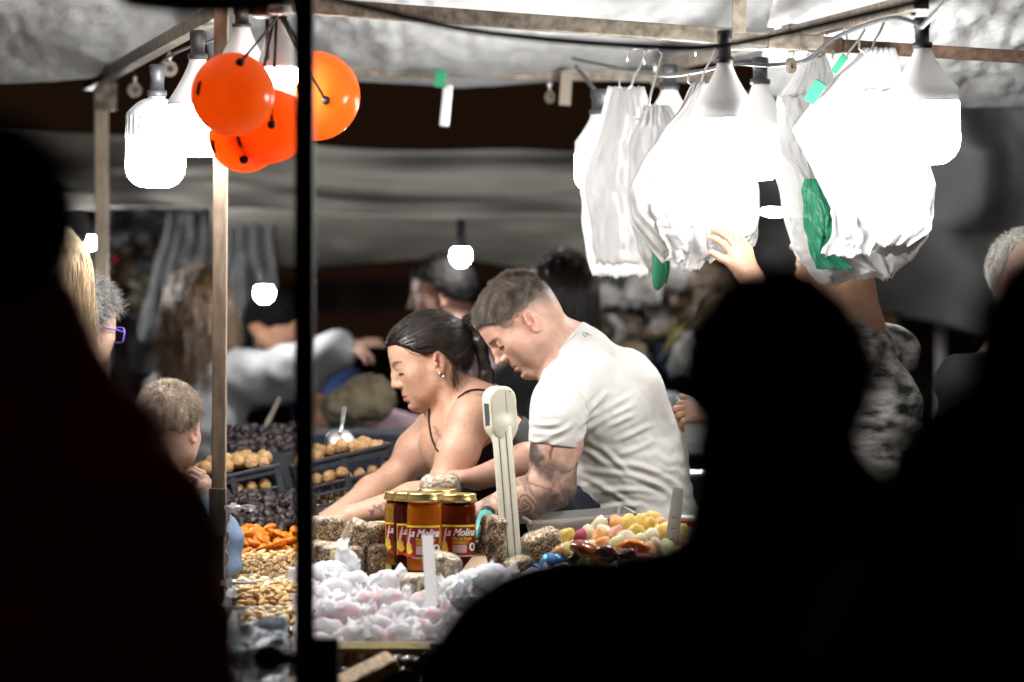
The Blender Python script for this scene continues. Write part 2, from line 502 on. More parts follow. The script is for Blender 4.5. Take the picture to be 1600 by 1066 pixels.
# ---- stall frame: rails and posts
def rail(name, a, b, w, h, m, label, joints=()):
    a, b = V3(a), V3(b); d = b - a; L = np.linalg.norm(d); z = d / L
    R = frame(z); mb = MB(); mb.box((a + b) / 2, (w, h, L), R, .003)
    o = mb.build(name, m, None, False, loc=tuple((a + b) / 2)); tag(o, label, 'rail')
    for t in joints:
        j = MB(); j.box(a + d * t, (w * 1.25, h * 1.25, w * 2.2), R, .003); j.build('sleeve_joint', m, o)
    return o
front_rail = rail('roof_rail', W(352, 0, 8.75), W(1283, 68, 9.2), .037, .037, M_RAIL, 'long brownish front rail running under the white roof tarp', (.93,))
rail('roof_rail', W(1286, 70, 9.22), W(1640, 92, 9.45), .034, .03, M_RUST, 'rusty dark rail continuing right behind the far right lamp', (.01,))
rail('roof_rail', W(350, 108, 11.2), W(1130, 121, 11.35), .035, .035, M_RAIL, 'rear cross rail with a green clip hanging from it')
rail('side_rail', W(345, 18, 8.85), W(140, 132, 11.7), .036, .036, M_RAIL, 'grey side rail slanting down above the left lamps')
side = rail('side_rail', W(1440, 2, 8.5), W(1030, 106, 11.2), .036, .036, M_RAIL, 'side rail carrying the bag hooks above the white bags', (.42,))
rail('rafter', W(1155, -30, 9.0), W(1155, 48, 9.1), .034, .025, M_RAIL, 'short grey strut rising from the front rail behind a lamp')
b = MB(); b.box(W(1153, 48, 9.12), (M(112, 9.1), .04, .012)); b.box(W(1160, 74, 9.16), (M(75, 9.1), .04, .012)); b.box(W(1153, 62, 9.22), (.05, .03, .03))
tag(b.build('clamp_plate', M_STEEL, None, loc=W(1153, 48, 9.12)), 'flat steel clamp plates around the front rail behind the centre lamp', 'clamp')

def post(x, Yd, w, m, label, ztop, cat='post', name='stall_post', xt=None):
    xt = x if xt is None else xt
    a = W(x, 430, Yd); a.z = 0.0; t = W(xt, 430, Yd); t.z = ztop
    mb = MB(); d = V3(t) - V3(a); R = frame(d, (0, 1, 0)); mb.box((V3(a) + V3(t)) / 2, (w, w, np.linalg.norm(d)), R, .003)
    o = mb.build(name, m, None, False, loc=a); tag(o, label, cat); return o
pB = post(338, 8.8, M(22, 8.8), M_POST, 'pale weathered post by the left edge of the counter with a chain beside it', 2.22, xt=346)
j = MB(); j.box(W(341, 800, 8.8), (M(26, 8.8), M(26, 8.8), M(76, 8.8)), None, .003); j.build('sleeve_joint', mat('grey_metal_sleeve', (.3, .27, .22), .5, .4, var=.4, vscale=40), pB)
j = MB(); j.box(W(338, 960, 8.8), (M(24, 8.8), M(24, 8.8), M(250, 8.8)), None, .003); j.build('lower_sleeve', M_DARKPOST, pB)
pC = post(159, 11.75, M(20, 11.75), M_POST, 'rear left post with a bracket at its top, beside the blond hair', 2.2)
j = MB(); j.box(W(165, 151, 11.7), (M(34, 11.7), .045, M(44, 11.7)), None, .003); j.tube([W(174, 166, 11.66), W(174, 166, 11.63)], .008, 8); j.build('bracket', M_RAIL, pC)
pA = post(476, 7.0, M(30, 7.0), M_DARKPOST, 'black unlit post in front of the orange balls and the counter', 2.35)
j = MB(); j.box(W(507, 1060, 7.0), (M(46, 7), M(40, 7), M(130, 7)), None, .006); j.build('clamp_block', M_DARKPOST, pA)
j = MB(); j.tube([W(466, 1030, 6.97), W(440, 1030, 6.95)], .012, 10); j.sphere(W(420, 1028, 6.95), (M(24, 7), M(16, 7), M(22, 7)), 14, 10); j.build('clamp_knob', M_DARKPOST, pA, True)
post(188, 15.2, .06, M_DARKPOST, 'dark thin post far back behind the rear left post', 2.1)
post(1470, 15.0, .04, M_STEEL, 'thin shiny metal pole far back behind the grey haired person', 1.75)

# ring hooks under the rails
def ring(px, py, Yd, label, sz=1.0, turn=0.3):
    t = thing('ring_hook', W(px, py, Yd), label, 'hook', 'ring hooks under the stall rails'); c = V3(W(px, py, Yd))
    a = MB(); a.tube([c + (0, 0, M(27, Yd)), c + (0, 0, M(9, Yd))], .004, 6); a.lathe([(.008, -.004), (.008, .004)], 8, c + (0, 0, M(20, Yd))); a.build('bolt', M_STEEL, t, True)
    d = MB(); R = rotm(math.pi / 2, 0, turn); k = M(10, Yd) * sz
    d.lathe([(k * .42, -.004), (k, -.004), (k, .004), (k * .42, .004), (k * .42, -.004)], 18, c, R); d.build('washer_ring', M_RAIL, t)
ring(210, 141, 11.3, 'worn ring hook at the left end of the side rail', 1.15)
ring(265, 108, 10.4, 'worn ring hook beside the left lamp socket', 1.25)
ring(859, 152, 11.2, 'ring hook hanging from the rear rail beside a brown tag', 1.0, .8)
ring(1236, 103, 9.2, 'rusty ring hook under the joint of the front rail', 1.2, .9)
ring(1024, 125, 10.9, 'brass coloured ring hook between the left bag hooks', 1.1, .9)
ring(1425, 16, 8.6, 'ring hook above the far right lamp', .9, .9)
b = MB(); b.box(W(884, 138, 11.2), (M(18, 11.2), .012, M(54, 11.2)), rotm(0, .06, 0), .002)
tag(b.build('hanging_tag', mat('brown_strap', (.25, .2, .16), .6), None, loc=W(884, 138, 11.2)), 'brown metal tab hanging from the rear rail', 'tab')
t = thing('tent_clip', W(692, 150, 11.1), 'steel clip with a bright green end hanging from the rear rail', 'clip')
b = MB(); b.box(W(697, 165, 11.12), (M(14, 11.1), .006, M(66, 11.1)), rotm(0, .1, 0), .002); b.box(W(702, 165, 11.10), (M(5, 11.1), .014, M(64, 11.1)), rotm(0, .1, 0), .001); b.build('strip', M_STEEL, t)
b = MB(); b.box(W(688, 123, 11.1), (M(18, 11.1), .022, M(27, 11.1)), rotm(0, .1, 0), .003); b.build('green_end', M_GREEN, t)

# chain by the post
t = thing('chain', W(353, 800, 8.85), 'thin steel chain hanging beside the pale post over blue denim', 'chain')
for i in range(5):
    c = V3(W(352.5 - i * .6, 806 + i * 17, 8.8)); b = MB()
    ang = 0 if i % 2 == 0 else math.pi / 2.4
    pts = [c + V3((.0085 * math.cos(ang) * math.cos(q), .0085 * math.sin(ang) * math.cos(q), .019 * math.sin(q))) for q in np.linspace(0, 6.283, 15)]
    b.tube(pts, .0032, 6, False); b.build('link', M_STEEL, t, True)
def wingbolt(px, py, Yd, label):
    t = thing('ring_bolt', W(px, py, Yd), label, 'bolt'); c = V3(W(px, py, Yd)); b = MB()
    b.tube([c, c + (M(24, Yd), 0, 0)], .006, 8); b.lathe([(.013, -.006), (.013, .006)], 6, c + (M(14, Yd), 0, 0), frame((1, 0, 0))); b.build('bolt', M_STEEL, t)
    return t, c
t, c = wingbolt(351, 794, 8.78, 'ring bolt sticking out of the pale post above the chain')
b = MB(); b.lathe([(.006, -.003), (.019, -.003), (.019, .003), (.006, .003), (.006, -.003)], 20, c + (M(36, 8.78), 0, 0), rotm(.25, 0, 0)); b.build('ring', M_CHROME, t)
t, c = wingbolt(345, 911, 8.78, 'lower bolt sticking out of the pale post beside the nut trays')
b = MB(); b.box(c + (M(36, 8.78), 0, 0), (M(44, 8.78), .02, .006), None, .002); b.build('wing', M_STEEL, t)

# ---- roof tarps
def tarp(name, label, xs, rear, Yr, Yf, slope, m, sag=.03, nu=90, nv=60, seed=1, amp=.02, cat='tarp'):
    """roof sheet: xs = photo x range; rear = [(px, py)...] rear hem; rises forward"""
    rx = [p[0] for p in rear]; ry = [p[1] for p in rear]
    def fn(u, v):
        px = xs[0] + (xs[1] - xs[0]) * u; py = np.interp(px, rx, ry)
        Y = Yr + (Yf - Yr) * v
        x = (px - 800) * (Yr + (Yf - Yr) * v * .35) / F
        z = H - (py - 430) * Yr / F + (Yr - Y) * slope
        P = np.stack([x, Y, z], 1)
        n = fbm(P * (1, .4, 1), 2.6, seed, 4) * amp * 1.0 + np.abs(fbm(P * (1, .4, 1), 7, seed + 5, 4)) * amp
        n += amp * .5 * (1 - np.abs(vnoise(P * (1.6, .5, 1), 13, seed + 8))) ** 3
        P[:, 2] += n * np.minimum(1, v * 8 + .15) - sag * np.sin(math.pi * np.clip(v, 0, 1)) * np.sin(math.pi * u)
        P[:, 1] += .3 * n
        return P
    o = sheet(name, fn, nu, nv, m, None, .0015, loc=W((xs[0] + xs[1]) / 2, 100, Yr)); tag(o, label, cat); return o
tarp('roof_tarp', 'crinkled white roof tarp over the middle of the stall', (330, 1215), [(330, 112), (480, 118), (560, 128), (640, 133), (720, 138), (800, 134), (870, 128), (960, 122), (1040, 104), (1215, 92)], 11.4, 7.6, .16, M_TARP, .0, 130, 110, 3)
tarp('roof_tarp', 'crinkled white tarp drooping at the upper left above the side rail', (-420, 345), [(-420, 138), (0, 131), (70, 128), (140, 123), (200, 108), (262, 74), (345, 25)], 11.2, 7.6, .16, M_TARP, .0, 110, 110, 13)
tarp('roof_tarp', 'crinkled white tarp hanging at the upper right beside the far right lamp', (1180, 2000), [(1180, 148), (1260, 160), (1340, 174), (1420, 178), (1500, 172), (1600, 172), (2000, 170)], 11.0, 7.6, .16, M_TARP, .0, 110, 110, 23)

# dark awning edge high in front
def fa(u, v):
    px = 60 + 410 * u; low = np.interp(px, [60, 165, 200, 290, 380, 470], [-28, -16, 12, 22, 20, 6])
    py = -60 + (low + 60) * v; Yd = 6.2 - .3 * v + .03 * np.sin(u * 20)
    return np.stack([(px - 800) * Yd / F, Yd, H - (py - 430) * Yd / F], 1)
tag(sheet('awning_edge', fa, 40, 8, M_AWNING, None, .004, loc=W(300, 0, 6.1)), 'dark unlit awning edge at the top above the orange balls', 'awning')

# cables
def cable(name, pts, r, m, label):
    P = [V3(W(*p)) for p in pts]; out = []
    for i in range(len(P) - 1):
        p0, p1, p2, p3 = P[max(i - 1, 0)], P[i], P[i + 1], P[min(i + 2, len(P) - 1)]
        for t in np.linspace(0, 1, 7)[:-1]:
            out.append(.5 * ((2 * p1) + (-p0 + p2) * t + (2 * p0 - 5 * p1 + 4 * p2 - p3) * t ** 2 + (-p0 + 3 * p1 - 3 * p2 + p3) * t ** 3))
    out.append(P[-1]); b = MB(); b.tube(out, r, 8)
    return tag(b.build(name, m, None, True, loc=tuple(P[0])), label, 'cable')
cable('power_cable', [(480, -12, 7.2), (590, 15, 7.3), (720, 45, 7.4), (860, 62, 7.5), (1000, 72, 7.6), (1100, 74, 7.6), (1200, 58, 7.5), (1320, 30, 7.4), (1445, 0, 7.3), (1480, -10, 7.3)], .0062, M_CABLE, 'thick black cable sagging across in front of the front rail')
cable('lamp_wire', [(238, 120, 11.0), (262, 90, 10.4), (300, 72, 9.6), (330, 64, 9.1), (350, 50, 8.9)], .004, M_GREYCABLE, 'grey wire between the two left lamps under the side rail')
cable('lamp_wire', [(895, 92, 10.8), (935, 100, 10.7), (990, 112, 10.5), (1040, 118, 10.0), (1090, 112, 9.6), (1150, 100, 9.3), (1205, 102, 9.4), (1260, 94, 9.2), (1300, 62, 9.0), (1350, 40, 8.8), (1400, 28, 8.6), (1440, 40, 8.5)], .005, M_GREYCABLE, 'grey wire looping from lamp to lamp above the white bags')
cable('lamp_wire', [(1440, 42, 8.5), (1462, 20, 8.4), (1490, -10, 8.3)], .006, M_GREYCABLE, 'grey wire rising from the far right lamp')
cable('lamp_wire', [(900, 104, 10.9), (915, 122, 10.8), (936, 150, 10.6)], .006, M_GREYCABLE, 'thick grey wire dropping to the leftmost lamp over the bags')
cable('lamp_wire', [(200, 310, 15), (300, 352, 14.5), (400, 362, 14.5), (480, 352, 14.5), (560, 320, 15)], .009, M_CABLE, 'dark cable swagged across the far left tarps')

# ---- lamps
def lamp(px, ytop, yneck, yshoulder, yglow, ybot, wid, Yd, label, fins=False, tilt=0.0, glow=None, sock=None):
    """hanging LED lamp: socket ytop..yneck, housing to yglow, glowing diffuser to ybot; wid = widest width (photo px)"""
    c = V3(W(px, ytop, Yd)); t = thing('led_lamp', c, label, 'lamp', 'bright lamps hanging under the stall roof')
    t.rotation_euler = (0, tilt, 0); k = Yd / F; R_ = wid / 2 * k
    zz = lambda py: -(py - ytop) * k
    sw = (13 * k if sock is None else sock * k)
    b = MB(); b.lathe([(.0, .004), (sw * .8, .004), (sw, 0), (sw, zz(ytop + .3 * (yneck - ytop))), (sw * .86, zz(ytop + .34 * (yneck - ytop))), (sw * .86, zz(ytop + .8 * (yneck - ytop))), (sw * 1.2, zz(ytop + .82 * (yneck - ytop))), (sw * 1.2, zz(yneck)), (sw * .9, zz(yneck + 2)), (0, zz(yneck + 2))], 20)
    b.build('socket', M_SOCKET, t, True, local=True)
    b = MB(); prof = [(0, zz(yneck + .5)), (sw * 1.02, zz(yneck))]
    for q in np.linspace(0, 1, 9): prof.append((sw * 1.05 + (R_ - sw * 1.05) * (q ** 1.25 if not fins else q ** .8), zz(yneck + 4 + (yshoulder - yneck - 4) * (q if not fins else q ** 1.4))))
    prof += [(R_, zz(yglow)), (R_ * .9, zz(yglow + 1)), (0, zz(yglow + 1))]
    b.lathe(prof, 48, ridge=None)
    if fins:
        for i in range(28):
            a = 2 * math.pi * i / 28; b.box((R_ * .985 * math.cos(a), R_ * .985 * math.sin(a), zz((yshoulder + yglow) / 2 + 3)), (.006, .006, (yglow - yshoulder) * k * .95), rotm(0, 0, a))
    b.build('housing', M_WHITEPLASTIC, t, True, local=True)
    b = MB(); h = (ybot - yglow); prof = [(0, zz(yglow + 1.5)), (R_ * 1.0, zz(yglow + 1.5))]
    prof += [(R_, zz(yglow + h * .6))]
    for q in np.linspace(0, math.pi / 2, 7)[1:]: prof.append((R_ * (.3 + .7 * math.cos(q)) if q < 1.5 else 0, zz(yglow + h * (.6 + .4 * math.sin(q)))))
    b.lathe(prof, 24); b.build('diffuser', glow or M_GLOW, t, True, local=True)
    return t
lamp(246, 103, 150, 178, 213, 294, 94, 9.3, 'ribbed lamp hanging lowest at the far left of the stall', True, .02, M_GLOW_LEFT)
lamp(309, 50, 92, 160, 165, 246, 96, 9.05, 'smooth lamp just left of the orange balls', False, 0, M_GLOW_LEFT)
lamp(378, 15, 42, 118, 121, 150, 104, 8.75, 'lamp hidden behind the upper left orange ball', False, 0, M_GLOW_LEFT)
lamp(434, 4, 30, 100, 106, 136, 66, 8.62, 'smaller lamp glowing in the middle of the orange balls', False, 0, M_GLOW)
lamp(1132, 50, 98, 160, 186, 290, 88, 8.75, 'nearest lamp in front of the left pack of white bags', False, 0, sock=12)
lamp(1046, 103, 140, 190, 200, 285, 92, 10.3, 'lamp half hidden behind the left packs of bags', False)
lamp(1188, 92, 131, 180, 196, 282, 72, 9.9, 'lamp between the left and right packs of bags', False)
lamp(936, 142, 178, 222, 240, 300, 76, 10.2, 'leftmost lamp over the white bags, behind the first pack', False)
lamp(1440, 30, 75, 140, 160, 258, 110, 8.8, 'lamp at the far right in front of the right pack of bags', False, -.03)
M_BULBBASE = mat('grey_bulb_base', (.08, .08, .085), .5)
def small_lamp(px, py, w, h, Yd, label, sockh=30, tilt=0.0, glow=None):
    c = V3(W(px, py, Yd)); t = thing('small_bulb', c, label, 'lamp', 'small lit bulbs in the stalls behind'); t.rotation_euler = (0, tilt, 0)
    k = Yd / F
    b = MB(); b.sphere((0, 0, 0), (w * k / 2, w * k / 2, h * k / 2), 18, 12); b.build('glowing_bulb', glow or M_GLOW_FAR, t, True, local=True)
    b = MB(); b.lathe([(0, .4 * h * k), (w * k * .42, .33 * h * k), (w * k * .22, .75 * h * k), (w * k * .2, (.75 * h + sockh) * k), (0, (.75 * h + sockh) * k)], 14); b.build('bulb_base', M_BULBBASE if sockh < 31 else M_SOCKET, t, True, local=True)
small_lamp(413, 458, 30, 31, 12.7, 'small lit bulb above the dark haired person in navy, by the grey drape', 24)
small_lamp(720, 400, 31, 34, 12.45, 'small lit bulb above the head of the person in pink', 32)
small_lamp(143, 378, 18, 22, 13, 'small lit bulb at the left edge just above the blond hair', 10, 0, M_GLOW_EDGE)
small_lamp(1211, 331, 40, 11, 12.9, 'flat lit lamp between the two bag packs', 2)
# ------------------------------------------------------------------ people
M_SKIN = mat('skin', (.5, .3, .21), .5, attr=True, var=.12, vscale=90, bump=.08, bscale=500)
M_SKIN_FAR = mat('skin_distant', (.5, .3, .21), .5, attr=True)
def hairmat(name, c, c2, rough=.45): return mat(name, c, rough, var=.5, vscale=60, color2=c2, stretch=(1, 1, .3))
M_HAIR_DARK = hairmat('dark_brown_hair', (.012, .008, .006), (.005, .0035, .003), .38)
M_HAIR_DARK2 = hairmat('dark_brown_hair_sheen', (.045, .032, .025), (.012, .009, .007), .38)  # paler than the hair cap: the sheen is put into the strand colour
M_HAIR_BLACK = mat('black_hair', (.006, .005, .005), .8, var=.5, vscale=60, color2=(.002, .002, .002), stretch=(1, 1, .3), spec=.08)
M_HAIR_UNDER = hairmat('brown_hair_shaded_under', (.06, .048, .038), (.03, .024, .02), .8)  # cap under the crop, darkened in colour for the shade between strands
M_HAIR_BROWN = hairmat('short_brown_hair', (.2, .16, .13), (.07, .056, .046), .5)
M_HAIR_SANDY = hairmat('sandy_hair', (.3, .235, .17), (.12, .09, .065), .5)
M_HAIR_BLOND = hairmat('blond_hair', (.5, .39, .25), (.3, .22, .13), .4)
M_HAIR_GREY = hairmat('grey_hair', (.3, .29, .28), (.03, .028, .026), .45)
M_HAIR_WHITE = hairmat('white_hair', (.6, .58, .55), (.3, .28, .26), .5)
M_HAIR_LONG = hairmat('long_brown_hair', (.11, .065, .035), (.025, .015, .009), .4)

SKIN_MAN = (.56, .33, .245)
SKIN_WOMAN = (.56, .325, .225)
SKIN_PALE = (.6, .38, .3)
SKIN_TAN = (.42, .22, .14)

class Head:
    def __init__(s, c, fwd, up, sc=1.0, female=False):
        s.c = V3(c); s.s = sc; s.fem = female
        s.f = nrm(fwd); s.u = nrm(V3(up) - s.f * (V3(up) @ s.f)); s.l = np.cross(s.u, s.f)
        s.R = np.stack([s.f, s.l, s.u], 1)
    def p(s, x, y, z): return s.c + s.s * (s.R @ V3((x, y, z)))
    def loc(s, P): return ((P - s.c) @ s.R) / s.s
    def build(s, S, ears=True, detail=True):
        k = s.s; R = s.R; fem = s.fem
        def E(c, r, kk=.015, mode='u', rot=None):
            S.ell(s.p(*c), V3(r) * k, R if rot is None else R @ rot, kk * k, mode)
        def C(a, b, ra, rb=None, kk=.012, mode='u'):
            S.cap(s.p(*a), s.p(*b), ra * k, (ra if rb is None else rb) * k, kk * k, mode)
        E((-.012, 0, .03), (.096, .077, .086), .02)
        E((-.045, 0, .005), (.06, .066, .062), .03)
        E((.036, 0, .03), (.051, .061, .052), .03)
        E((.038, 0, -.03), (.042, .053, .066), .03)
        E((.04, 0, -.066), (.034, .04, .042), .03)
        for y in (-1, 1):
            jw = .05 if fem else .056
            gz, cz = (-.058, -.094) if fem else (-.066, -.1)
            C((.0, y * .06, -.03), (.006, y * jw, gz), .012, .012, .03)
            C((.006, y * jw, gz), (.064 if not fem else .06, y * .012, cz), .013 if not fem else .010, .012 if not fem else .009, .03)
            E((.052, y * .044, -.022), (.021, .02, .018), .03)
            E((.04, y * (.042 if not fem else .038), -.055), (.024, .018 if not fem else .015, .03), .03)
        E((.0695 if not fem else .067, 0, -.099 if not fem else -.0955), (.0155, .02 if not fem else .016, .0145), .02)
        E((.0605, 0, -.064), (.0235, .028, .028), .02)
        br = .006 if fem else .0088
        for y in (-1, 1): C((.082, y * .008, .013), (.069, y * .042, .013), br, br * .8, .016)
        if not detail:
            C((.086, 0, .004), (.1, 0, -.034), .008, .011, .012)
        if detail:
            for y in (-1, 1):
                E((.0925, y * .034, -.007), (.0175, .0165, .0115), .014, 's')
                E((.0728, y * .0315, -.0065), (.0125, .0158, .0122), .006)
                C((.0815, y * .019, .0032), (.0755, y * .045, .0015), .0034, .003, .005 + .005 * fem)      # upper lid fold
                C((.0842 - .001 * fem, y * .019, -.0115), (.0775, y * .044, -.0105), .0022, .0018, .003 + .004 * fem)
            tip = .1045 if fem else .1085
            C((.084, 0, .008), (.0935, 0, -.012), .0062, .0074, .012)
            C((.0935, 0, -.012), (tip - .006, 0, -.033), .0074, .009, .007)
            E((.083, 0, -.02), (.015, .0105, .025), .01)
            E((tip - .0055, 0, -.0355), (.0105, .0098, .0088), .007)
            for y in (-1, 1): E((.0885, y * .0125, -.0395), (.0115, .0062, .0078), .005)
            C((.081, 0, -.046), (.0805, 0, -.058), .0068, .006, .01)
            for y in (-1, 1):
                E((.0955, y * .006, -.0455), (.0048, .0028, .003), .002, 's')
                C((.0835, y * .0075, -.0658), (.0755, y * .022, -.0708), .0054 + .0006 * fem, .0028, .005)
            C((.0825, -.009, -.0778), (.0825, .009, -.0778), .0064, .0064, .005)
            for y in (-1, 1): C((.0825, y * .009, -.0778), (.075, y * .022, -.0735), .006, .0028, .005)
            for y in (-1, 1): C((.093, 0, -.0714), (.0785, y * .023, -.0724), .0016, .0012, .003, 's')
            E((.0855, 0, -.0895), (.007, .019, .0042), .009, 's')
        if ears:
            for y in (-1, 1):
                rot = rotm(0, 0, y * .42) @ rotm(0, -.16, 0)
                ec = V3((-.01, y * .077, -.015))
                def ep(a, b, c_): return tuple(ec + .88 * (rot @ V3((a, b, c_))))
                E(tuple(ec), (.0145, .0042, .0255), .006, rot=rot)
                if detail:
                    E(ep(.001, y * .007, .002), (.0085, .0075, .016), .003, 's', rot)
                    pr = [(.012, -.012), (.014, .008), (.008, .025), (-.006, .029), (-.0165, .019), (-.017, .002), (-.011, -.016), (-.001, -.028)]
                    for (a, b), (a2, b2) in zip(pr[1:], pr[2:]):
                        C(ep(a, y * .003, b), ep(a2, y * .003, b2), .003, .003, .003)
                    C(ep(-.010, y * .003, .014), ep(-.007, y * .003, -.012), .0026, .003, .003)
                    E(ep(.011, y * .003, -.004), (.0045, .0045, .0055), .003, rot=rot)
                    E(ep(.004, y * .002, -.026), (.007, .0045, .007), .004, rot=rot)
        return s
    def paint(s, v, base, lips=(.48, .19, .16), brow=(.025, .017, .013), stubble=0.0, fade=None, lashes=True, blush=.25, browthick=1.0, red_ear=.3):
        q = s.loc(v); x, y, z = q[:, 0], np.abs(q[:, 1]), q[:, 2]
        col = np.tile(V3(base), (len(v), 1))
        near = (np.abs(q) < .2).all(1)
        def bl(w, c):
            w = np.clip(w, 0, 1)[:, None] * near[:, None]; col[:] = col * (1 - w) + V3(c) * w
        b = V3(base)
        bl(.7 * blush * sstep(1, .2, np.sqrt(((x - .07) / .03) ** 2 + ((y - .042) / .025) ** 2 + ((z + .03) / .025) ** 2)), b * (1.05, .72, .7))
        bl(.5 * blush * sstep(1, .3, np.sqrt(((x - .108) / .018) ** 2 + (y / .016) ** 2 + ((z + .037) / .014) ** 2)), b * (1.05, .72, .7))
        bl(red_ear * sstep(1, .6, np.sqrt(((x + .01) / .03) ** 2 + ((y - .085) / .016) ** 2 + ((z + .013) / .04) ** 2)), b * (1.1, .62, .58))
        if stubble:
            w = sstep(.085, .03, np.abs(z + .09)) * sstep(-.03, .01, x) * sstep(-.035, -.06, z)
            w *= 1 - sstep(1, .6, np.sqrt(((x - .082) / .02) ** 2 + (y / .022) ** 2 + ((z + .072) / .009) ** 2))
            bl(stubble * w, b * (.62, .6, .64))
        # lips
        w = sstep(1.0, .72, np.sqrt(((y) / .0235) ** 2 + (np.where(z > -.0712, (z + .0712) / (.0082 - .0025 * np.exp(-(y / .003) ** 2)), (z + .0712) / .0118)) ** 2)) * (x > .068)
        bl(w, lips)
        bl(.8 * sstep(.0016, .0006, np.abs(z + .0714)) * (y < .022) * (x > .07), V3(lips) * .3)
        # eyebrows: a tapering arch
        by = np.clip((y - .012) / .04, 0, 1); bz = .0125 + (.0075 if s.fem else .0035) * np.sin(by * 2.2) - .003 * by
        w = sstep(1, .35, np.abs(z - bz) / (.0062 * browthick * (1.12 - .75 * by))) * (x > .03) * sstep(.009, .013, y) * sstep(.056, .05, y)
        bl(.92 * w * (.75 + .25 * vnoise(v, 700, 3)), brow)
        if lashes:
            ez = -.0125 - .10 * ((y - .032) ** 2) / .02
            w = sstep(.0034, .0014, np.abs(z - ez)) * (x > .05) * sstep(.017, .02, y) * sstep(.05, .046, y)
            bl(.95 * w, (.02, .013, .01))
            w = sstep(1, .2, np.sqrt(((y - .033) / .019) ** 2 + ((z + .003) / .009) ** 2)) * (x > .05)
            bl(.16 * w, b * (.55, .45, .45))  # eyelid shading painted into the skin colour
        # nostrils
        w = sstep(1, .5, np.sqrt(((x - .0955) / .005) ** 2 + ((y - .006) / .0035) ** 2 + ((z + .044) / .003) ** 2)); bl(.85 * w, b * .12)
        # ear hollow
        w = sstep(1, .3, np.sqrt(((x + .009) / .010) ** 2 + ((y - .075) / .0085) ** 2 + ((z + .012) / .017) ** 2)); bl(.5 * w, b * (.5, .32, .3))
        if fade is not None:
            c, fn = fade; bl(fn(q), c)
        return col

def hand(S, wrist, d, back, thumb, sc=1.0, curl=(.5, .5, .55, .6), spread=.12, thumb_dir=None, thumb_curl=.3):
    """palm and five fingers; d = pointing direction, back = direction of the back of the hand, thumb = side of the thumb"""
    w = V3(wrist); d = nrm(d); back = nrm(V3(back) - d * (V3(back) @ d)); th = nrm(V3(thumb) - d * (V3(thumb) @ d) - back * (V3(thumb) @ back))
    k = sc
    tips = []
    S.ecap(w, w + d * .075 * k, (.027 * k, .02 * k), (.038 * k, .0135 * k), th, .02)
    S.cap(w + d * .02 * k + th * .018 * k - back * .006 * k, w + d * .05 * k + th * .03 * k - back * .008 * k, .018 * k, .013 * k, .015)
    lens = (.078, .086, .08, .062)
    for i in range(4):
        o = (1.5 - i) * .0205 * k
        b = w + d * (.074 - .006 * abs(i - 1)) * k + th * o + back * .002 * k
        dd = nrm(d + th * (1.5 - i) * spread); L = lens[i] * k
        S.cap(w + d * .03 * k + th * o * .7, b, .011 * k, .0102 * k, .012)
        cur = b; a = curl[i] * .55; r = .0098 * k if i < 3 else .0085 * k
        for j, fr in enumerate((.45, .31, .26)):
            dirj = dd * math.cos(a) - back * math.sin(a)
            nx = cur + dirj * L * fr
            S.cap(cur, nx, r, r * .9, .004); r *= .9; cur = nx; a += curl[i] * 1.0
        tips.append((cur, dirj))
    td = nrm(d * .75 + th * .75 - back * .15) if thumb_dir is None else nrm(thumb_dir)
    b = w + d * .045 * k + th * .031 * k - back * .006 * k
    m = b + td * .036 * k; e = m + nrm(td * 1.0 + d * thumb_curl - back * thumb_curl * .4) * .03 * k
    S.cap(w + d * .018 * k + th * .016 * k, b, .0145 * k, .013 * k, .014); S.cap(b, m, .0125 * k, .0105 * k, .006); S.cap(m, e, .0105 * k, .0085 * k, .004)
    tips.append((e, nrm(e - m)))
    return tips

def limb(S, a, b, c, r, k=.03):
    """upper and lower limb with muscle taper; r = (top, above joint, joint, belly, end)"""
    a, b, c = V3(a), V3(b), V3(c)
    m1 = a * .55 + b * .45; S.cap(a, m1, r[0], r[1] * 1.06, k); S.cap(m1, b, r[1] * 1.06, r[2], k)
    m2 = b * .68 + c * .32; S.cap(b, m2, r[2], r[3], k); S.cap(m2, c, r[3], r[4], k)

def trunk(S, nb, ch, pe, side, w=1.0, g=0.0):
    """neck base -> chest -> pelvis"""
    nb, ch, pe = V3(nb), V3(ch), V3(pe); side = nrm(side)
    wa = pe * .45 + ch * .55
    S.ecap(pe, wa, (.165 * w + g, .115 * w + g), (.145 * w + g, .105 * w + g), side, .05)
    S.ecap(wa, ch, (.145 * w + g, .105 * w + g), (.17 * w + g, .118 * w + g), side, .06)
    up = ch * .35 + nb * .65
    S.ecap(ch, up, (.165 * w + g, .112 * w + g), (.115 * w + g, .075 * w + g), side, .06)

def legs(S, pe, side, w=1.0, g=0.0, fwd=(0, 1, 0), r=1.0):
    side = nrm(side); fwd = nrm(V3(fwd) * (1, 1, 0)); pe = V3(pe)
    for sgn in (-1, 1):
        h = pe + side * .085 * sgn * w + V3((0, 0, -.03)); foot = V3((h[0] + side[0] * .03 * sgn, h[1] + side[1] * .03 * sgn, .085))
        knee = (h + foot) / 2 + fwd * .015
        S.cap(h, knee, (.09 * r + g), (.062 * r + g), .03); S.cap(knee, foot, (.062 * r + g), (.046 * r + g), .03)
def shoes(pe, side, fwd, parent, m):
    side = nrm(side); fwd = nrm(V3(fwd) * (1, 1, 0)); pe = V3(pe)
    for sgn in (-1, 1):
        S = Sdf(); p = V3((pe[0] + side[0] * .115 * sgn, pe[1] + side[1] * .115 * sgn, .045))
        S.cap(p - fwd * .05, p + fwd * .13, .045, .038, .02); S.cap(p - fwd * .03 + V3((0, 0, .05)), p, .045, .045, .02)
        S.plane((0, 0, .004), (0, 0, -1))
        v, f = S.mesh(.012); mesh_obj('shoe', v, f, m, parent)

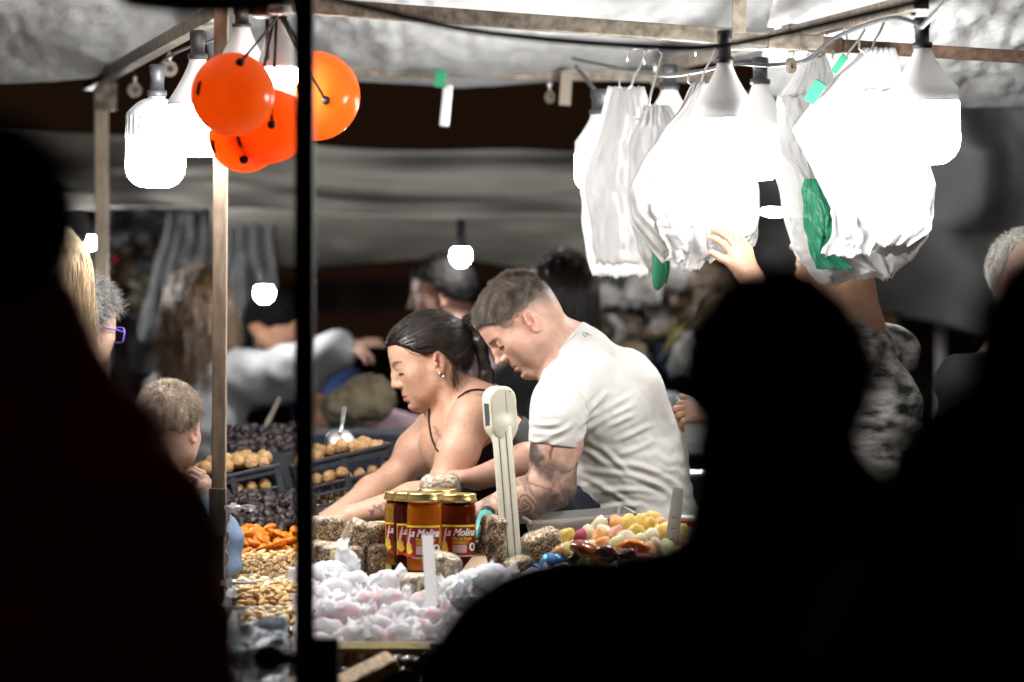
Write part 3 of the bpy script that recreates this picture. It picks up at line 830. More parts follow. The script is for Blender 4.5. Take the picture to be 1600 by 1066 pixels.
def hair_cap(hd, fn_keep, thick=.012, h=.006, noise=.004, nf=60, seed=1, extra=None, kk=.006):
    """a shell of hair over the skull: skull ellipsoids grown by `thick`, cut by fn_keep (local coords -> signed distance, negative kept)"""
    S = Sdf(); k = hd.s
    S.ell(hd.p(-.012, 0, .03), V3((.096 + thick, .077 + thick, .086 + thick)) * k, hd.R, .02)
    S.ell(hd.p(-.045, 0, .005), V3((.06 + thick, .066 + thick, .062 + thick)) * k, hd.R, .03)
    S.ell(hd.p(.036, 0, .03), V3((.051 + thick, .062 + thick * .8, .052 + thick)) * k, hd.R, .03)
    if extra: extra(S)
    S.ops.append(('i', None, None, lambda P: fn_keep(hd.loc(P)) * k, kk))
    v, f = S.mesh(h)
    if noise:
        n = normals(v, f); v = v + n * (fbm(v, nf, seed) * noise)[:, None]
    return v, f
def scalp(hd, n, accept, rng=RNG, r=(.097, .078, .087), c=(-.012, 0, .03)):
    """random hair roots on the skull with outward normals, in world coordinates"""
    out_p, out_n = [], []
    tot = 0
    while tot < n:
        d = rng.normal(0, 1, (n * 2, 3)); d /= np.linalg.norm(d, axis=1, keepdims=True)
        q = V3(c) + d * V3(r); ok = accept(q)
        nn = d / V3(r); nn /= np.linalg.norm(nn, axis=1, keepdims=True)
        out_p.append(q[ok]); out_n.append(nn[ok]); tot += ok.sum()
        if ok.sum() == 0: break
    q = np.concatenate(out_p)[:n]; nn = np.concatenate(out_n)[:n]
    return q, nn
def to_world(hd, q): return hd.c + hd.s * (q @ hd.R.T)

def glasses(hd, parent, m, mg):
    b = MB()
    for y in (-1, 1):
        pr = []
        for a in np.linspace(0, 2 * math.pi, 17):
            ca, sa = math.cos(a), math.sin(a)
            pr.append(hd.p(.1 - .006 * abs(.034 + ca * .026), y * (.034 + .026 * np.sign(ca) * abs(ca) ** .5), -.012 + .02 * np.sign(sa) * abs(sa) ** .5))
        b.tube(pr, .0025, 6, False)
        b.tube([hd.p(.097, y * .06, -.004), hd.p(.06, y * .078, -.002), hd.p(-.01, y * .081, -.002)], .0022, 6)
    b.tube([hd.p(.102, -.009, -.006), hd.p(.104, 0, -.004), hd.p(.102, .009, -.006)], .0022, 6)
    o = b.build('glasses', m, parent, True)
    for y in (-1, 1):
        l = MB(); l.add([hd.p(.099, y * .009, -.03), hd.p(.097, y * .058, -.03), hd.p(.097, y * .058, .007), hd.p(.099, y * .009, .007)], [(0, 1, 2, 3)])
        l.build('lens', mg, o)

def arm_sleeve(S, a, b, c, r, g, frac=2.0):
    """sleeve over shoulder a, elbow b, wrist c; frac 2 = to the wrist"""
    limb(S, a, b, c, tuple(x + g for x in r))
# ------------------------------------------------------------------ the man in the white T-shirt
MY = 9.5
man = thing('person', (1.3 * 0 + (1005 - 800) * MY / F, MY + .02, 0), 'person in a tight white T-shirt with a tattooed arm, bending over the counter', 'person')
def build_man():
    S = Sdf()
    hd = Head(W(813, 505, 9.47), (-.72, -.17, -.66), (-.67, .0, .745), 1.0)
    hd.build(S)
    L = nrm((-.42, -.9, .05))
    nb = V3(W(898, 556, 9.52)); ch = V3(W(950, 634, 9.54)); pe = V3(W(1008, 850, 9.56)); wa = V3(W(985, 740, 9.55))
    sl = V3(W(876, 632, 9.345)); el = V3(W(866, 762, 9.28)); wl = V3(W(716, 822, 9.24))
    sr = V3(W(938, 622, 9.71)); er = V3(W(856, 712, 9.74)); wr = V3(W(746, 748, 9.6))
    # neck
    S.ecap(hd.p(-.03, 0, -.045), V3(W(893, 556, 9.51)), (.058, .062), (.064, .07), hd.l, .035)
    S.cap(hd.p(-.022, 0, -.085), V3(W(893, 588, 9.5)), .044, .055, .035)
    S.cap(hd.p(-.02, .05, -.055), V3(W(868, 588, 9.47)), .016, .014, .025)          # neck tendon
    trunk(S, nb, ch, pe, L, .9)
    S.cap(sl, nb, .06, .06, .05); S.cap(sr, nb, .06, .06, .05)
    limb(S, sl, el, wl, (.058, .053, .047, .049, .03), .03)
    S.ell(V3(W(858, 720, 9.29)), (.045, .05, .062), None, .03)
    limb(S, sr, er, wr, (.056, .05, .043, .045, .029), .03)
    # hands
    tipsR = hand(S, wr, V3(W(690, 747, 9.58)) - V3(W(750, 745, 9.6)), (-.15, .35, .9), (-.3, -.9, .0), .98, (.55, .6, .65, .7), .1, thumb_dir=(-.85, -.35, -.25))
    hand(S, wl, (-.9, -.15, -.1), (0, -.4, .9), (-.1, .9, .2), .98, (.5, .55, .6, .65))
    lo_h, hi_h = hd.c - .14, hd.c + .14
    a1 = np.minimum(np.minimum(sl, el), wl) - (.21, .075, .075); a2 = np.maximum(np.maximum(sl, el), wl) + (.075, .07, .03)
    v, f = S.mesh(.0065, [(lo_h, hi_h, .0019), (V3(W(640, 800, 9.43)), V3(W(752, 722, 9.72)), .0026), (V3(W(735, 835, 9.16)), V3(W(915, 690, 9.40)), .0029)])
    bodyv, bodyn = v, normals(v, f)
    def fade(q):
        x, y, z = q[:, 0], np.abs(q[:, 1]), q[:, 2]
        line = np.interp(x, [-.12, -.09, -.05, 0, .03, .06, .08], [-.04, -.045, -.02, .0, .008, .03, .06])
        return np.clip(sstep(0, .06, z - line), 0, 1) * .9 * (x < .085) * sstep(.2, .1, -z)
    col = hd.paint(v, SKIN_MAN, lips=(.5, .2, .18), stubble=.42, fade=((.1, .08, .068), fade), red_ear=.45)
    # tattoo sleeve on the left arm
    d = np.minimum(*[np.linalg.norm(v - (a + np.clip(((v - a) @ (b - a)) / ((b - a) @ (b - a)), 0, 1)[:, None] * (b - a)), axis=1) for a, b in ((sl, el), (el, wl))])
    m = sstep(.085, .07, d) * sstep(W(0, 672, 9.3)[2], W(0, 690, 9.3)[2], v[:, 2]) * (v[:, 1] < 9.48)
    sx = 800 + v[:, 0] * F / v[:, 1]; sy = 430 + (H - v[:, 2]) * F / v[:, 1]
    wx, wy = sx + 7 * fbm(v, 22, 5), sy + 7 * fbm(v, 22, 6)
    r_ = np.random.default_rng(5); sd = np.stack([r_.uniform(735, 905, 46), r_.uniform(690, 835, 46)], 1); an = r_.uniform(0, 6.28, 46)
    D = np.stack([np.hypot(wx - p[0], (wy - p[1]) * .8) for p in sd], 1); o_ = np.argsort(D, 1)[:, :2]; i1 = o_[:, 0]; d1 = D[np.arange(len(v)), i1]; d2 = D[np.arange(len(v)), o_[:, 1]]
    gr = ((wx - sd[i1, 0]) * np.cos(an[i1]) + (wy - sd[i1, 1]) * np.sin(an[i1])) / 13
    ink = np.maximum(.98 * sstep(-.55, .5, gr) * (r_.uniform(.45, 1, 46)[i1]), .5 * sstep(3.2, 1, d2 - d1)) + .08
    ink = np.clip(ink + .12 * fbm(v, 90, 8), 0, .9)
    rc = V3(W(818, 788, 9.23)); rx, rz = v[:, 0] - rc[0], v[:, 2] - rc[2]; rr = np.hypot(rx, rz)         # a rose by the elbow
    rose = np.clip(sstep(-.1, .8, np.sin(rr * 520 + 2.2 * np.arctan2(rz, rx) + 1.5 * np.sin(3 * np.arctan2(rz, rx)))) * .7 + .12, 0, .85)
    rw = sstep(.034, .028, rr); ink = ink * (1 - rw) + rose * rw
    # leave skin showing between the darker motifs
    ink = np.clip(ink * 1.7 * (.55 + .45 * sstep(-.3, .1, fbm(v, 13, 31))), 0, .92)
    col = col * (1 - (ink * m)[:, None]) + V3((.035, .032, .034)) * (ink * m)[:, None]
    pal = sstep(.07, .02, np.linalg.norm(v - V3(W(715, 752, 9.58)), axis=1))[:, None]
    col = col * (1 - .35 * pal) + V3((.62, .33, .28)) * .35 * pal
    mesh_obj('body', v, f, M_SKIN, man, col=col)

    # T-shirt
    S = Sdf(); g = .008
    S.ecap(V3(W(1012, 905, 9.57)), pe, (.176, .147), (.17, .138), L, .05)
    S.ecap(pe, wa, (.168, .132), (.155, .125), L, .06)
    S.ecap(wa, ch, (.155, .122), (.175, .125), L, .07)
    S.ecap(ch, ch * .38 + nb * .62, (.168, .118), (.115, .078), L, .06)
    S.ecap(V3(W(1022, 700, 9.6)), V3(W(972, 590, 9.6)), (.12, .06), (.11, .06), L, .06)      # rounded back
    S.cap(V3(W(925, 590, 9.42)), V3(W(955, 640, 9.44)), .055, .06, .05)                      # shoulder blade
    S.plane(V3(W(897, 748, 9.4)), (-.74, -.1, -.67), .01); S.plane((0, 0, .86), (0, 0, -1), .006)
    S.cap(sl, nb + (0, 0, -.003), .067, .067, .05); S.cap(sr, nb + (0, 0, -.003), .067, .067, .05)
    nA, nB = V3(hd.p(-.03, 0, -.045)), V3(W(893, 556, 9.51))
    S.ecap(nA + .3 * (nB - nA), nA + 1.2 * (nB - nA), (.0655, .071), (.073, .079), hd.l, .035); S.cap(hd.p(-.022, 0, -.085), V3(W(893, 588, 9.5)), .0505, .062, .035)
    cp = V3(W(863, 695, 9.29)); cn = nrm((-.12, -.02, -.99)); S.capcut(sl, V3(W(859, 735, 9.28)), .067, .0605, cp, cn, .03); S.ell(V3(W(872, 662, 9.31)), (.058, .066, .07), None, .03)
    sre = sr * .45 + er * .55; S.cap(sr, sre, .064, .06, .03)
    # folds pulled from the armpit across the back
    fold = [((905, 690), (935, 652), (968, 636)), ((912, 655), (934, 628), (952, 610)), ((908, 664), (945, 640), (985, 618)),
            ((915, 672), (955, 652), (992, 632)), ((945, 668), (975, 655), (990, 648)), ((962, 690), (1000, 672), (1020, 664)),
            ((965, 712), (1000, 700), (1018, 692)), ((950, 738), (1010, 742), (1052, 770)), ((960, 722), (1020, 728), (1062, 760)),
            ((930, 770), (985, 760), (1030, 772)), ((905, 742), (950, 762), (1000, 800)), ((925, 800), (970, 785), (1010, 790)), ((990, 745), (1040, 760), (1075, 795)),
            ((940, 700), (965, 722), (985, 742)), ((900, 700), (925, 706), (940, 720)), ((828, 660), (850, 668), (880, 662)), ((832, 676), (860, 682), (892, 668)), ((835, 690), (862, 688), (898, 660))]
    n_f = len(fold)
    nkp = V3(W(874, 542, 9.5)); S.plane(nkp, nrm((-.75, .0, .66)), .004)
    cutd = nrm(V3(W(860, 720, 9.28)) - V3(W(864, 690, 9.3)))
    v, f = S.mesh(.0042)
    # open the sleeve and hem ends
    n = normals(v, f)
    amp = .0016 * np.sin(v @ V3((30, 0, 160)) + 3 * fbm(v, 14, 2)) * sstep(.25, .0, np.abs(v[:, 2] - 1.05))
    amp += .0014 * fbm(v, 26, 3)
    sx = 800 + v[:, 0] * F / v[:, 1]; sy = 430 + (H - v[:, 2]) * F / v[:, 1]; front = n[:, 1] < .55
    def seg_d(px, py, a, b):
        a, b = V3(a), V3(b); t = np.clip(((px - a[0]) * (b[0] - a[0]) + (py - a[1]) * (b[1] - a[1])) / ((b - a) @ (b - a)), 0, 1)
        return np.hypot(px - a[0] - t * (b[0] - a[0]), py - a[1] - t * (b[1] - a[1])), t
    for fo in fold:
        pts = []
        for t in np.linspace(0, 1, 7):
            pts.append((1 - t) ** 2 * V3(fo[0]) + 2 * t * (1 - t) * V3(fo[1]) + t * t * V3(fo[2]))
        best = np.full(len(v), 99.); tt = np.zeros(len(v))
        for i in range(6):
            d, t = seg_d(sx, sy, pts[i], pts[i + 1]); b = d < best; best = np.where(b, d, best); tt = np.where(b, (i + t) / 6, tt)
        wv = np.sin(np.pi * np.clip(tt, .02, .98)) ** .6
        amp += front * wv * (.0038 * np.exp(-(best / 3.6) ** 2) - .0022 * np.exp(-((best - 8) / 4) ** 2))
    v = v + n * amp[:, None]
    q = np.ones(len(v))
    shirt = mesh_obj('t_shirt', v, f, M_SHIRT, man); TSV = (v, f)
    # sleeve hem, side seam, shoulder seam and the small printed mark at the nape
    b = MB()
    near = np.abs((v - cp) @ cn + .001) < .0075
    hv = v[near & (v[:, 0] < cp[0] + .075) & (v[:, 1] < 9.42)]
    th = np.arctan2(hv[:, 1] - cp[1], hv[:, 0] - cp[0]); pts = []
    for q in np.linspace(-math.pi, math.pi, 41):
        w = np.exp(-((np.angle(np.exp(1j * (th - q)))) / .12) ** 2); c0 = (hv * w[:, None]).sum(0) / (w.sum() + 1e-9); d0 = c0 - cp; d0 -= cn * (d0 @ cn)
        pts.append(cp + d0 * 1.012 - cn * .011)
    b.tube(pts, .0011, 5, False); b.build('hem_stitching', M_SHIRT, shirt, True)
    b = MB()
    mk = [((910, 521), (914, 526)), ((914, 526), (917, 520)), ((917, 520), (919, 525)), ((912, 519), (921, 522)), ((921, 522), (924, 524))]
    for p, q2 in mk: b.tube([surf(v, f, p), surf(v, f, q2)], .0006, 5)
    b.build('printed_mark', M_MARK, shirt)
    def seam(px, nm):
        px = np.array(px, float); t = np.linspace(0, len(px) - 1, 8 * len(px)); qq = np.stack([np.interp(t, range(len(px)), px[:, k]) for k in (0, 1)], 1)
        for _ in range(8): qq[1:-1] = .25 * qq[:-2] + .5 * qq[1:-1] + .25 * qq[2:]
        P = np.array([surf(v, f, p) for p in qq])
        for _ in range(5): P[1:-1] = .25 * P[:-2] + .5 * P[1:-1] + .25 * P[2:]
        b = MB(); b.tube(P + V3((0, .0006, 0)), .001, 5); b.build(nm, M_SHIRT, shirt, True)
    seam([(846, 592), (868, 588), (895, 598), (914, 622), (921, 650), (914, 676), (901, 692)], 'sleeve_seam')
    seam([(875, 545), (884, 536), (893, 527), (902, 519)], 'collar_seam')
    # trousers, apron front and shoes
    S = Sdf(); S.ecap(pe + (0, 0, -.05), wa + (-.02, 0, -.03), (.172, .14), (.15, .121), L, .04); legs(S, pe, L, 1, .012, (-1, .4, 0))
    S.plane((0, 0, .05), (0, 0, -1))
    v, f = S.mesh(.012); mesh_obj('trousers', v, f, M_NAVY, man)
    shoes(pe, L, (-1, .4, 0), man, M_BLACKCLOTH)
    # hair: dense crop on top
    def lin(x): return np.interp(x, [-.13, -.10, -.06, 0, .03, .055, .08, .1], [.05, .04, .034, .03, .026, .038, .057, .061])
    v, f = hair_cap(hd, lambda q: lin(q[..., 0]) + .012 * (q[..., 0] < .05) - q[..., 2], .003, .0035, .001, 90, kk=.005)
    hm = mesh_obj('hair', v, f, M_HAIR_UNDER, man)
    def acc(q):
        d = q[:, 2] - lin(q[:, 0]); front = q[:, 0] > .05
        return RNG.random(len(q)) < np.where(front, d > .004 - .012 * RNG.random(len(q)) ** 2, sstep(-.05, .012, d) ** 1.5)
    ql = hd.loc(bodyv); ok = (np.abs(ql) < .13).all(1) & (ql[:, 2] > -.05) & ~((np.abs(ql[:, 0] + .01) < .026) & (ql[:, 2] < .018) & (np.abs(ql[:, 1]) > .066)) & (ql[:, 2] > lin(ql[:, 0]) - .05)
    ids = RNG.choice(np.flatnonzero(ok), 90000); ids = ids[acc(ql[ids])][:36000]
    q = ql[ids] + RNG.normal(0, .0008, (len(ids), 3)); nn = bodyn[ids] @ hd.R
    d = q[:, 2] - lin(q[:, 0])
    crown = V3((-.072, 0, .098)); to = q - crown; dc = np.linalg.norm(to, axis=1)
    cb = to / dc[:, None] + V3((.75, .15, 0)); cb -= nn * (cb * nn).sum(1)[:, None]; cb /= np.linalg.norm(cb, axis=1, keepdims=True)
    nearc = np.exp(-(dc / .026) ** 2)[:, None]
    L_ = (.0022 + .004 * sstep(-.03, .008, d) + .0145 * sstep(.0, .045, d) + .006 * sstep(.03, .085, q[:, 0]) * sstep(0, .03, d)) * RNG.uniform(.75, 1.15, len(q))
    clump = np.stack([fbm(q, 60, 41), fbm(q, 60, 42), fbm(q, 60, 43)], 1) * .38
    dw = (nn * (.45 + .6 * nearc) + cb * .7 + clump) @ hd.R.T; bw = (nn * (-.02 + .7 * nearc) + cb + clump) @ hd.R.T
    bw = bw + sstep(.055, .08, q[:, 0:1]) * (V3((.2, 0, -.55)) @ hd.R.T)
    v, f = strands(to_world(hd, q - nn * .0006), dw, L_, .00042, 4, bw, jitter=.15)
    mesh_obj('hair_strands', v, f, M_HAIR_BROWN, hm)
    return hd, tipsR

def surf(v, f, px):
    """point of a mesh seen from the front at a pixel: nearest vertex among those facing the camera"""
    sx = 800 + v[:, 0] * F / v[:, 1]; sy = 430 + (H - v[:, 2]) * F / v[:, 1]
    d = (sx - px[0]) ** 2 + (sy - px[1]) ** 2 + v[:, 1] * 30
    i = int(np.argmin(d)); return v[i] + V3((0, -.0012, 0))

# ------------------------------------------------------------------ the woman in the black strap top
WY = 9.82
woman = thing('person', ((905 - 800) * WY / F, WY + .05, 0), 'person with a sleek dark ponytail and black strap top, both arms reaching out', 'person')
def build_woman():
    S = Sdf()
    hd = Head(W(669, 562, WY), (-.93, -.19, -.3), (-.29, 0, .957), 1.02, True)
    hd.build(S)
    L = nrm((-.25, -.95, .1))
    nb = V3(W(745, 625, WY + .02)); ch = V3(W(790, 720, WY + .06)); pe = V3(W(905, 880, WY + .1))
    sl = V3(W(738, 652, WY - .14)); el = V3(W(688, 772, WY - .2)); wl = V3(W(548, 806, WY - .24))
    sr = V3(W(682, 672, WY + .2)); er = V3(W(612, 752, WY + .18)); wr = V3(W(520, 808, WY + .06))
    S.ecap(hd.p(-.022, 0, -.05), V3(W(738, 632, WY)), (.048, .05), (.056, .056), hd.l, .03)
    S.cap(hd.p(.0, 0, -.085), V3(W(714, 664, WY)), .038, .045, .04)
    S.cap(hd.p(-.025, .05, -.05), V3(W(700, 655, WY - .06)), .012, .011, .025)
    trunk(S, nb, ch, pe, L, .82)
    S.cap(sl, nb + (.02, 0, -.02), .05, .055, .05); S.cap(sr, nb + (0, 0, -.03), .05, .055, .05)
    S.cap(sl + (-.01, 0, -.03), V3(W(668, 700, WY + .1)), .025, .02, .05)                 # collar bone
    S.cap(V3(W(700, 695, WY)), V3(W(760, 760, WY)), .075, .085, .05)                       # chest
    limb(S, sl, el, wl, (.053, .046, .04, .041, .026), .03)
    limb(S, sr, er, wr, (.05, .043, .038, .04, .026), .03)
    S.cap(V3(W(690, 715, WY + .2)), V3(W(650, 700, WY + .2)), .045, .04, .04)
    hand(S, wl, (-1, .1, -.25), (-.2, -.3, .9), (0, .9, .2), .9, (.5, .5, .55, .6))
    hand(S, wr, (-1, -.35, -.22), (-.2, -.1, .95), (0, -.9, 0), .9, (.45, .5, .5, .5))
    v, f = S.mesh(.006, [(hd.c - .14, hd.c + .14, .0019)])
    col = hd.paint(v, SKIN_WOMAN, lips=(.46, .15, .13), brow=(.02, .012, .009), browthick=1.35, blush=.5, red_ear=.25,
                   fade=((.03, .02, .015), lambda q: np.clip(sstep(0, .02, q[:, 2] - np.interp(q[:, 0], [-.12, -.05, -.02, .02, .05, .085, .1], [-.1, -.06, 0.01, .018, .04, .066, .068])), 0, 1) * (q[:, 0] < .092)))
    # small tattoos: a branch on the wrist, a mark on the chest
    def line(pts, w):
        best = np.full(len(v), 9.)
        sx = 800 + v[:, 0] * F / v[:, 1]; sy = 430 + (H - v[:, 2]) * F / v[:, 1]
        for a, b in zip(pts, pts[1:]):
            a, b = V3(a), V3(b); t = np.clip(((sx - a[0]) * (b[0] - a[0]) + (sy - a[1]) * (b[1] - a[1])) / ((b - a) @ (b - a)), 0, 1)
            best = np.minimum(best, np.hypot(sx - a[0] - t * (b[0] - a[0]), sy - a[1] - t * (b[1] - a[1])))
        return sstep(w * 1.6, w * .5, best)
    ink = np.zeros(len(v))
    for pts in ([(575, 800), (584, 797), (592, 792), (600, 786)], [(584, 797), (580, 804)], [(592, 792), (598, 800)], [(588, 795), (584, 789)]): ink = np.maximum(ink, line(pts, 1.6) * (v[:, 1] < WY - .1))
    for pts in ([(678, 668), (684, 672), (680, 676)], [(684, 678), (689, 684)]): ink = np.maximum(ink, line(pts, 2.2) * .6)
    col = col * (1 - .8 * ink[:, None]) + V3((.04, .04, .04)) * .8 * ink[:, None]
    body = mesh_obj('body', v, f, M_SKIN, woman, col=col)
    bv, bf = v, f
    # top
    S = Sdf(); g = .006
    trunk(S, nb, ch, pe, L, .82, g)
    S.cap(V3(W(700, 695, WY)), V3(W(760, 760, WY)), .081, .091, .05)
    S.cap(sl, nb + (.02, 0, -.02), .055, .06, .05)
    a, b_, c_ = V3(W(745, 716, WY - .2)), V3(W(826, 664, WY - .1)), V3(W(690, 712, WY + .15))
    n = np.cross(b_ - a, c_ - a); n = n if n[2] > 0 else -n
    S.plane(a, n); v, f = S.mesh(.0065)
    nn = normals(v, f); v = v + nn * (.003 * fbm(v, 22, 8))[:, None]
    top = mesh_obj('strap_top', v, f, M_BLACKCLOTH, woman)
    def path(px):
        px = np.array(px, float); t = np.linspace(0, len(px) - 1, 5 * len(px)); q = np.stack([np.interp(t, range(len(px)), px[:, k]) for k in (0, 1)], 1)
        P = np.array([surf(bv, bf, p) for p in q])
        for _ in range(6): P[1:-1] = .25 * P[:-2] + .5 * P[1:-1] + .25 * P[2:]
        return P + V3((0, -.003, .002))
    b = MB(); b.tube(path(((826, 668), (812, 650), (790, 630), (768, 614), (748, 609), (730, 612), (716, 622))), .0028, 6); b.build('strap', M_BLACKCLOTH, top)
    b = MB(); b.tube(path(((671, 640), (670, 655), (671, 672), (675, 688), (680, 700), (684, 706))), .0026, 6); b.build('strap', M_BLACKCLOTH, top)
    S = Sdf(); S.ecap(pe + (0, 0, -.05), pe + (-.06, 0, .1), (.15, .12), (.14, .1), L, .04); legs(S, pe, L, .9, .008, (-1, 0, 0), .95); S.plane((0, 0, .05), (0, 0, -1))
    v, f = S.mesh(.012); mesh_obj('trousers', v, f, M_BLACKCLOTH, woman); shoes(pe, L, (-1, 0, 0), woman, M_BLACKCLOTH)
    # slicked-back hair and ponytail
    def keep(q):
        x, z = q[..., 0], q[..., 2]
        line = np.interp(x, [-.14, -.09, -.06, -.035, -.015, .015, .04, .075, .1], [-.065, -.066, -.042, -.006, .02, .014, .031, .062, .066])
        return np.maximum(line - z, x - .1)
    v, f = hair_cap(hd, keep, .0075, .004, 0)
    qv = hd.loc(v); n = normals(v, f)
    ang = np.arctan2(np.abs(qv[:, 1]), qv[:, 2] - .02)
    v = v + n * (.0005 * np.sin(ang * 60 + 2 * fbm(v, 30, 4)) + .0004 * fbm(v, 40, 5))[:, None]
    hm = mesh_obj('hair', v, f, M_HAIR_DARK, woman)
    tie = V3(hd.p(-.12, .0, .048))
    n = normals(v, f); idx = RNG.integers(0, len(v), 8200); wp = v[idx] - n[idx] * .0008; tn = n[idx]
    to = tie - wp; dist = np.linalg.norm(to, axis=1); to /= dist[:, None]
    d0 = to - tn * (to * tn).sum(1)[:, None]; d0 /= np.linalg.norm(d0, axis=1, keepdims=True)
    v, f = strands(wp, d0 + tn * .05, np.minimum(dist * .7, .055), .0006, 5, d0 * .7 - tn * .42 + to * .12, jitter=.025)
    mesh_obj('hair_strands', v, f, M_HAIR_DARK2, hm)
    N = 4600
    r0 = tie + RNG.normal(0, .0085, (N, 3)); end = V3(W(772, 625, WY - .02))
    ends = end + RNG.normal(0, 1, (N, 3)) * (.03, .022, .03); mid = V3(W(742, 520, WY)) - tie
    d0 = nrm((.75, 0, .35)) + RNG.normal(0, .16, (N, 3)); d1 = (ends - r0) * 1.0; d1 /= np.linalg.norm(d1, axis=1, keepdims=True)
    d1 = d1 * .9 + V3((.05, 0, -.75))
    v, f = strands(r0, d0, RNG.uniform(.17, .235, N), .0011, 7, d1, jitter=.07)
    pt = mesh_obj('ponytail', v, f, M_HAIR_DARK2, hm)
    S = Sdf(); S.cap(tie, V3(W(748, 535, WY)), .012, .017, .02); S.cap(V3(W(748, 535, WY)), V3(W(760, 585, WY)), .017, .017, .02); S.cap(V3(W(760, 585, WY)), V3(W(770, 608, WY)), .017, .008, .02)
    v, f = S.mesh(.005); n = normals(v, f); mesh_obj('ponytail_core', v + n * (.003 * fbm(v, 60, 2))[:, None], f, M_HAIR_DARK2, pt)
    b = MB(); ax = frame(V3(W(742, 512, WY)) - tie); b.lathe([(.017, -.006), (.021, 0), (.017, .006)], 16, tie, ax); b.build('hair_tie', M_BLACKCLOTH, hm, True)
    # loose wisps at the nape
    N = 60; r0 = np.array([hd.p(-.045 + .012 * RNG.normal(), .062, -.045 + .012 * RNG.normal()) for _ in range(N)])
    v, f = strands(r0, np.tile(V3((.0, -.3, -.9)), (N, 1)), RNG.uniform(.03, .055, N), .0006, 4, np.tile(V3((.25, -.1, -.9)), (N, 1)), jitter=.2)
    mesh_obj('loose_hair', v, f, M_HAIR_DARK, hm)
    b = MB(); ec = hd.p(-.006, .088, -.045); pts = [ec + .0068 * (hd.f * math.cos(a) * .8 + hd.u * math.sin(a)) for a in np.linspace(0, 6.28, 14)]
    b.tube(pts, .0026, 8, False); b.build('earring', M_CHROME, woman, True)
    return hd
MAN_HD, _t = build_man(); build_woman()
# ------------------------------------------------------------------ the counter and what lies on it
M_WOOD = mat('counter_board', (.23, .2, .17), .7, var=.4, vscale=12, stretch=(.4, 6, 6))
M_CARD = mat('brown_cardboard', (.5, .36, .24), .8, var=.08, vscale=30)
M_TRAYW = mat('white_tray_plastic', (.72, .73, .74), .3, trans=.35)
M_CRATE = mat('black_crate_plastic', (.03, .034, .042), .42, var=.3, vscale=30)
M_FILM = film('clear_wrap', (1, 1, 1), .015, .1)
M_GLASS = film('jar_glass', (1, 1, 1), .03, .03, 0)
M_GOLD = mat('gold_lid', (.75, .58, .22), .28, 1.0, var=.1, vscale=40)
M_HONEY = mat('amber_honey', (.98, .34, .02), .06, trans=.5, var=.25, vscale=14)
M_HONEYDK = mat('dark_honey', (.34, .04, .006), .06, trans=.5, var=.3, vscale=14)
M_HONEYRED = mat('red_brown_honey', (.14, .014, .008), .08, trans=.4)
M_POLLEN = mat('yellow_pollen', (.85, .42, .06), .5, var=.55, vscale=160, color2=(.5, .19, .02), bump=.5, bscale=260)
M_LABEL = mat('dark_red_label', (.24, .012, .012), .35)
M_LABELY = mat('yellow_print', (.85, .6, .05), .4)
M_LABELW = mat('white_print', (.85, .83, .8), .4)
M_TAG = mat('white_tag_plastic', (.88, .88, .88), .35, trans=.7)
M_LABELP = mat('pale_pink_print', (.62, .4, .4), .5)
M_LABELO = mat('orange_print', (.8, .42, .04), .5)
M_BLACKINK = mat('black_print', (.01, .01, .01), .5)
M_CREAM = mat('cream_scale_plastic', (.62, .6, .49), .38, var=.08, vscale=18)
M_LCD = mat('grey_lcd', (.07, .085, .09), .15)
M_TEAL = mat('teal_plastic', (.06, .3, .26), .4)
M_FIGLABEL = mat('pale_yellow_label', (.8, .72, .42), .5)

def fig_material(name, a, b, c):
    """pressed fig, almond and sesame: light seeds in dark fruit"""
    m = bpy.data.materials.new(name); m.use_nodes = True; nt = m.node_tree; bs = nt.nodes['Principled BSDF']
    tc = nt.nodes.new('ShaderNodeTexCoord')
    vo = nt.nodes.new('ShaderNodeTexVoronoi'); vo.inputs['Scale'].default_value = 210; vo.inputs['Randomness'].default_value = 1
    no = nt.nodes.new('ShaderNodeTexNoise'); no.inputs['Scale'].default_value = 48; no.inputs['Detail'].default_value = 4
    mp = nt.nodes.new('ShaderNodeMapping'); mp.inputs['Scale'].default_value = (1, 1.7, 1.2); mp.inputs['Rotation'].default_value = (.5, .4, .8)
    nt.links.new(tc.outputs['Object'], mp.inputs[0]); nt.links.new(mp.outputs[0], vo.inputs['Vector']); nt.links.new(tc.outputs['Object'], no.inputs['Vector'])
    r1 = nt.nodes.new('ShaderNodeValToRGB'); r1.color_ramp.elements[0].position = .42; r1.color_ramp.elements[0].color = (*a, 1)
    r1.color_ramp.elements[1].position = .62; r1.color_ramp.elements[1].color = (*b, 1)
    nt.links.new(vo.outputs['Color'], r1.inputs[0])
    r2 = nt.nodes.new('ShaderNodeValToRGB'); r2.color_ramp.elements[0].position = .46; r2.color_ramp.elements[0].color = (0, 0, 0, 1); r2.color_ramp.elements[1].position = .56
    nt.links.new(no.outputs[0], r2.inputs[0])
    mx = nt.nodes.new('ShaderNodeMix'); mx.data_type = 'RGBA'; mx.inputs[7].default_value = (*c, 1)
    ml = nt.nodes.new('ShaderNodeMath'); ml.operation = 'MULTIPLY'; ml.inputs[1].default_value = .55
    nt.links.new(r2.outputs[0], ml.inputs[0]); nt.links.new(ml.outputs[0], mx.inputs[0]); nt.links.new(r1.outputs[0], mx.inputs[6]); nt.links.new(mx.outputs[2], bs.inputs['Base Color'])
    bp = nt.nodes.new('ShaderNodeBump'); bp.inputs['Strength'].default_value = .7; bp.inputs['Distance'].default_value = .003
    nt.links.new(vo.outputs['Distance'], bp.inputs['Height']); nt.links.new(bp.outputs[0], bs.inputs['Normal'])
    bs.inputs['Roughness'].default_value = .45; bs.inputs['Coat Weight'].default_value = .6; bs.inputs['Coat Roughness'].default_value = .18
    return m
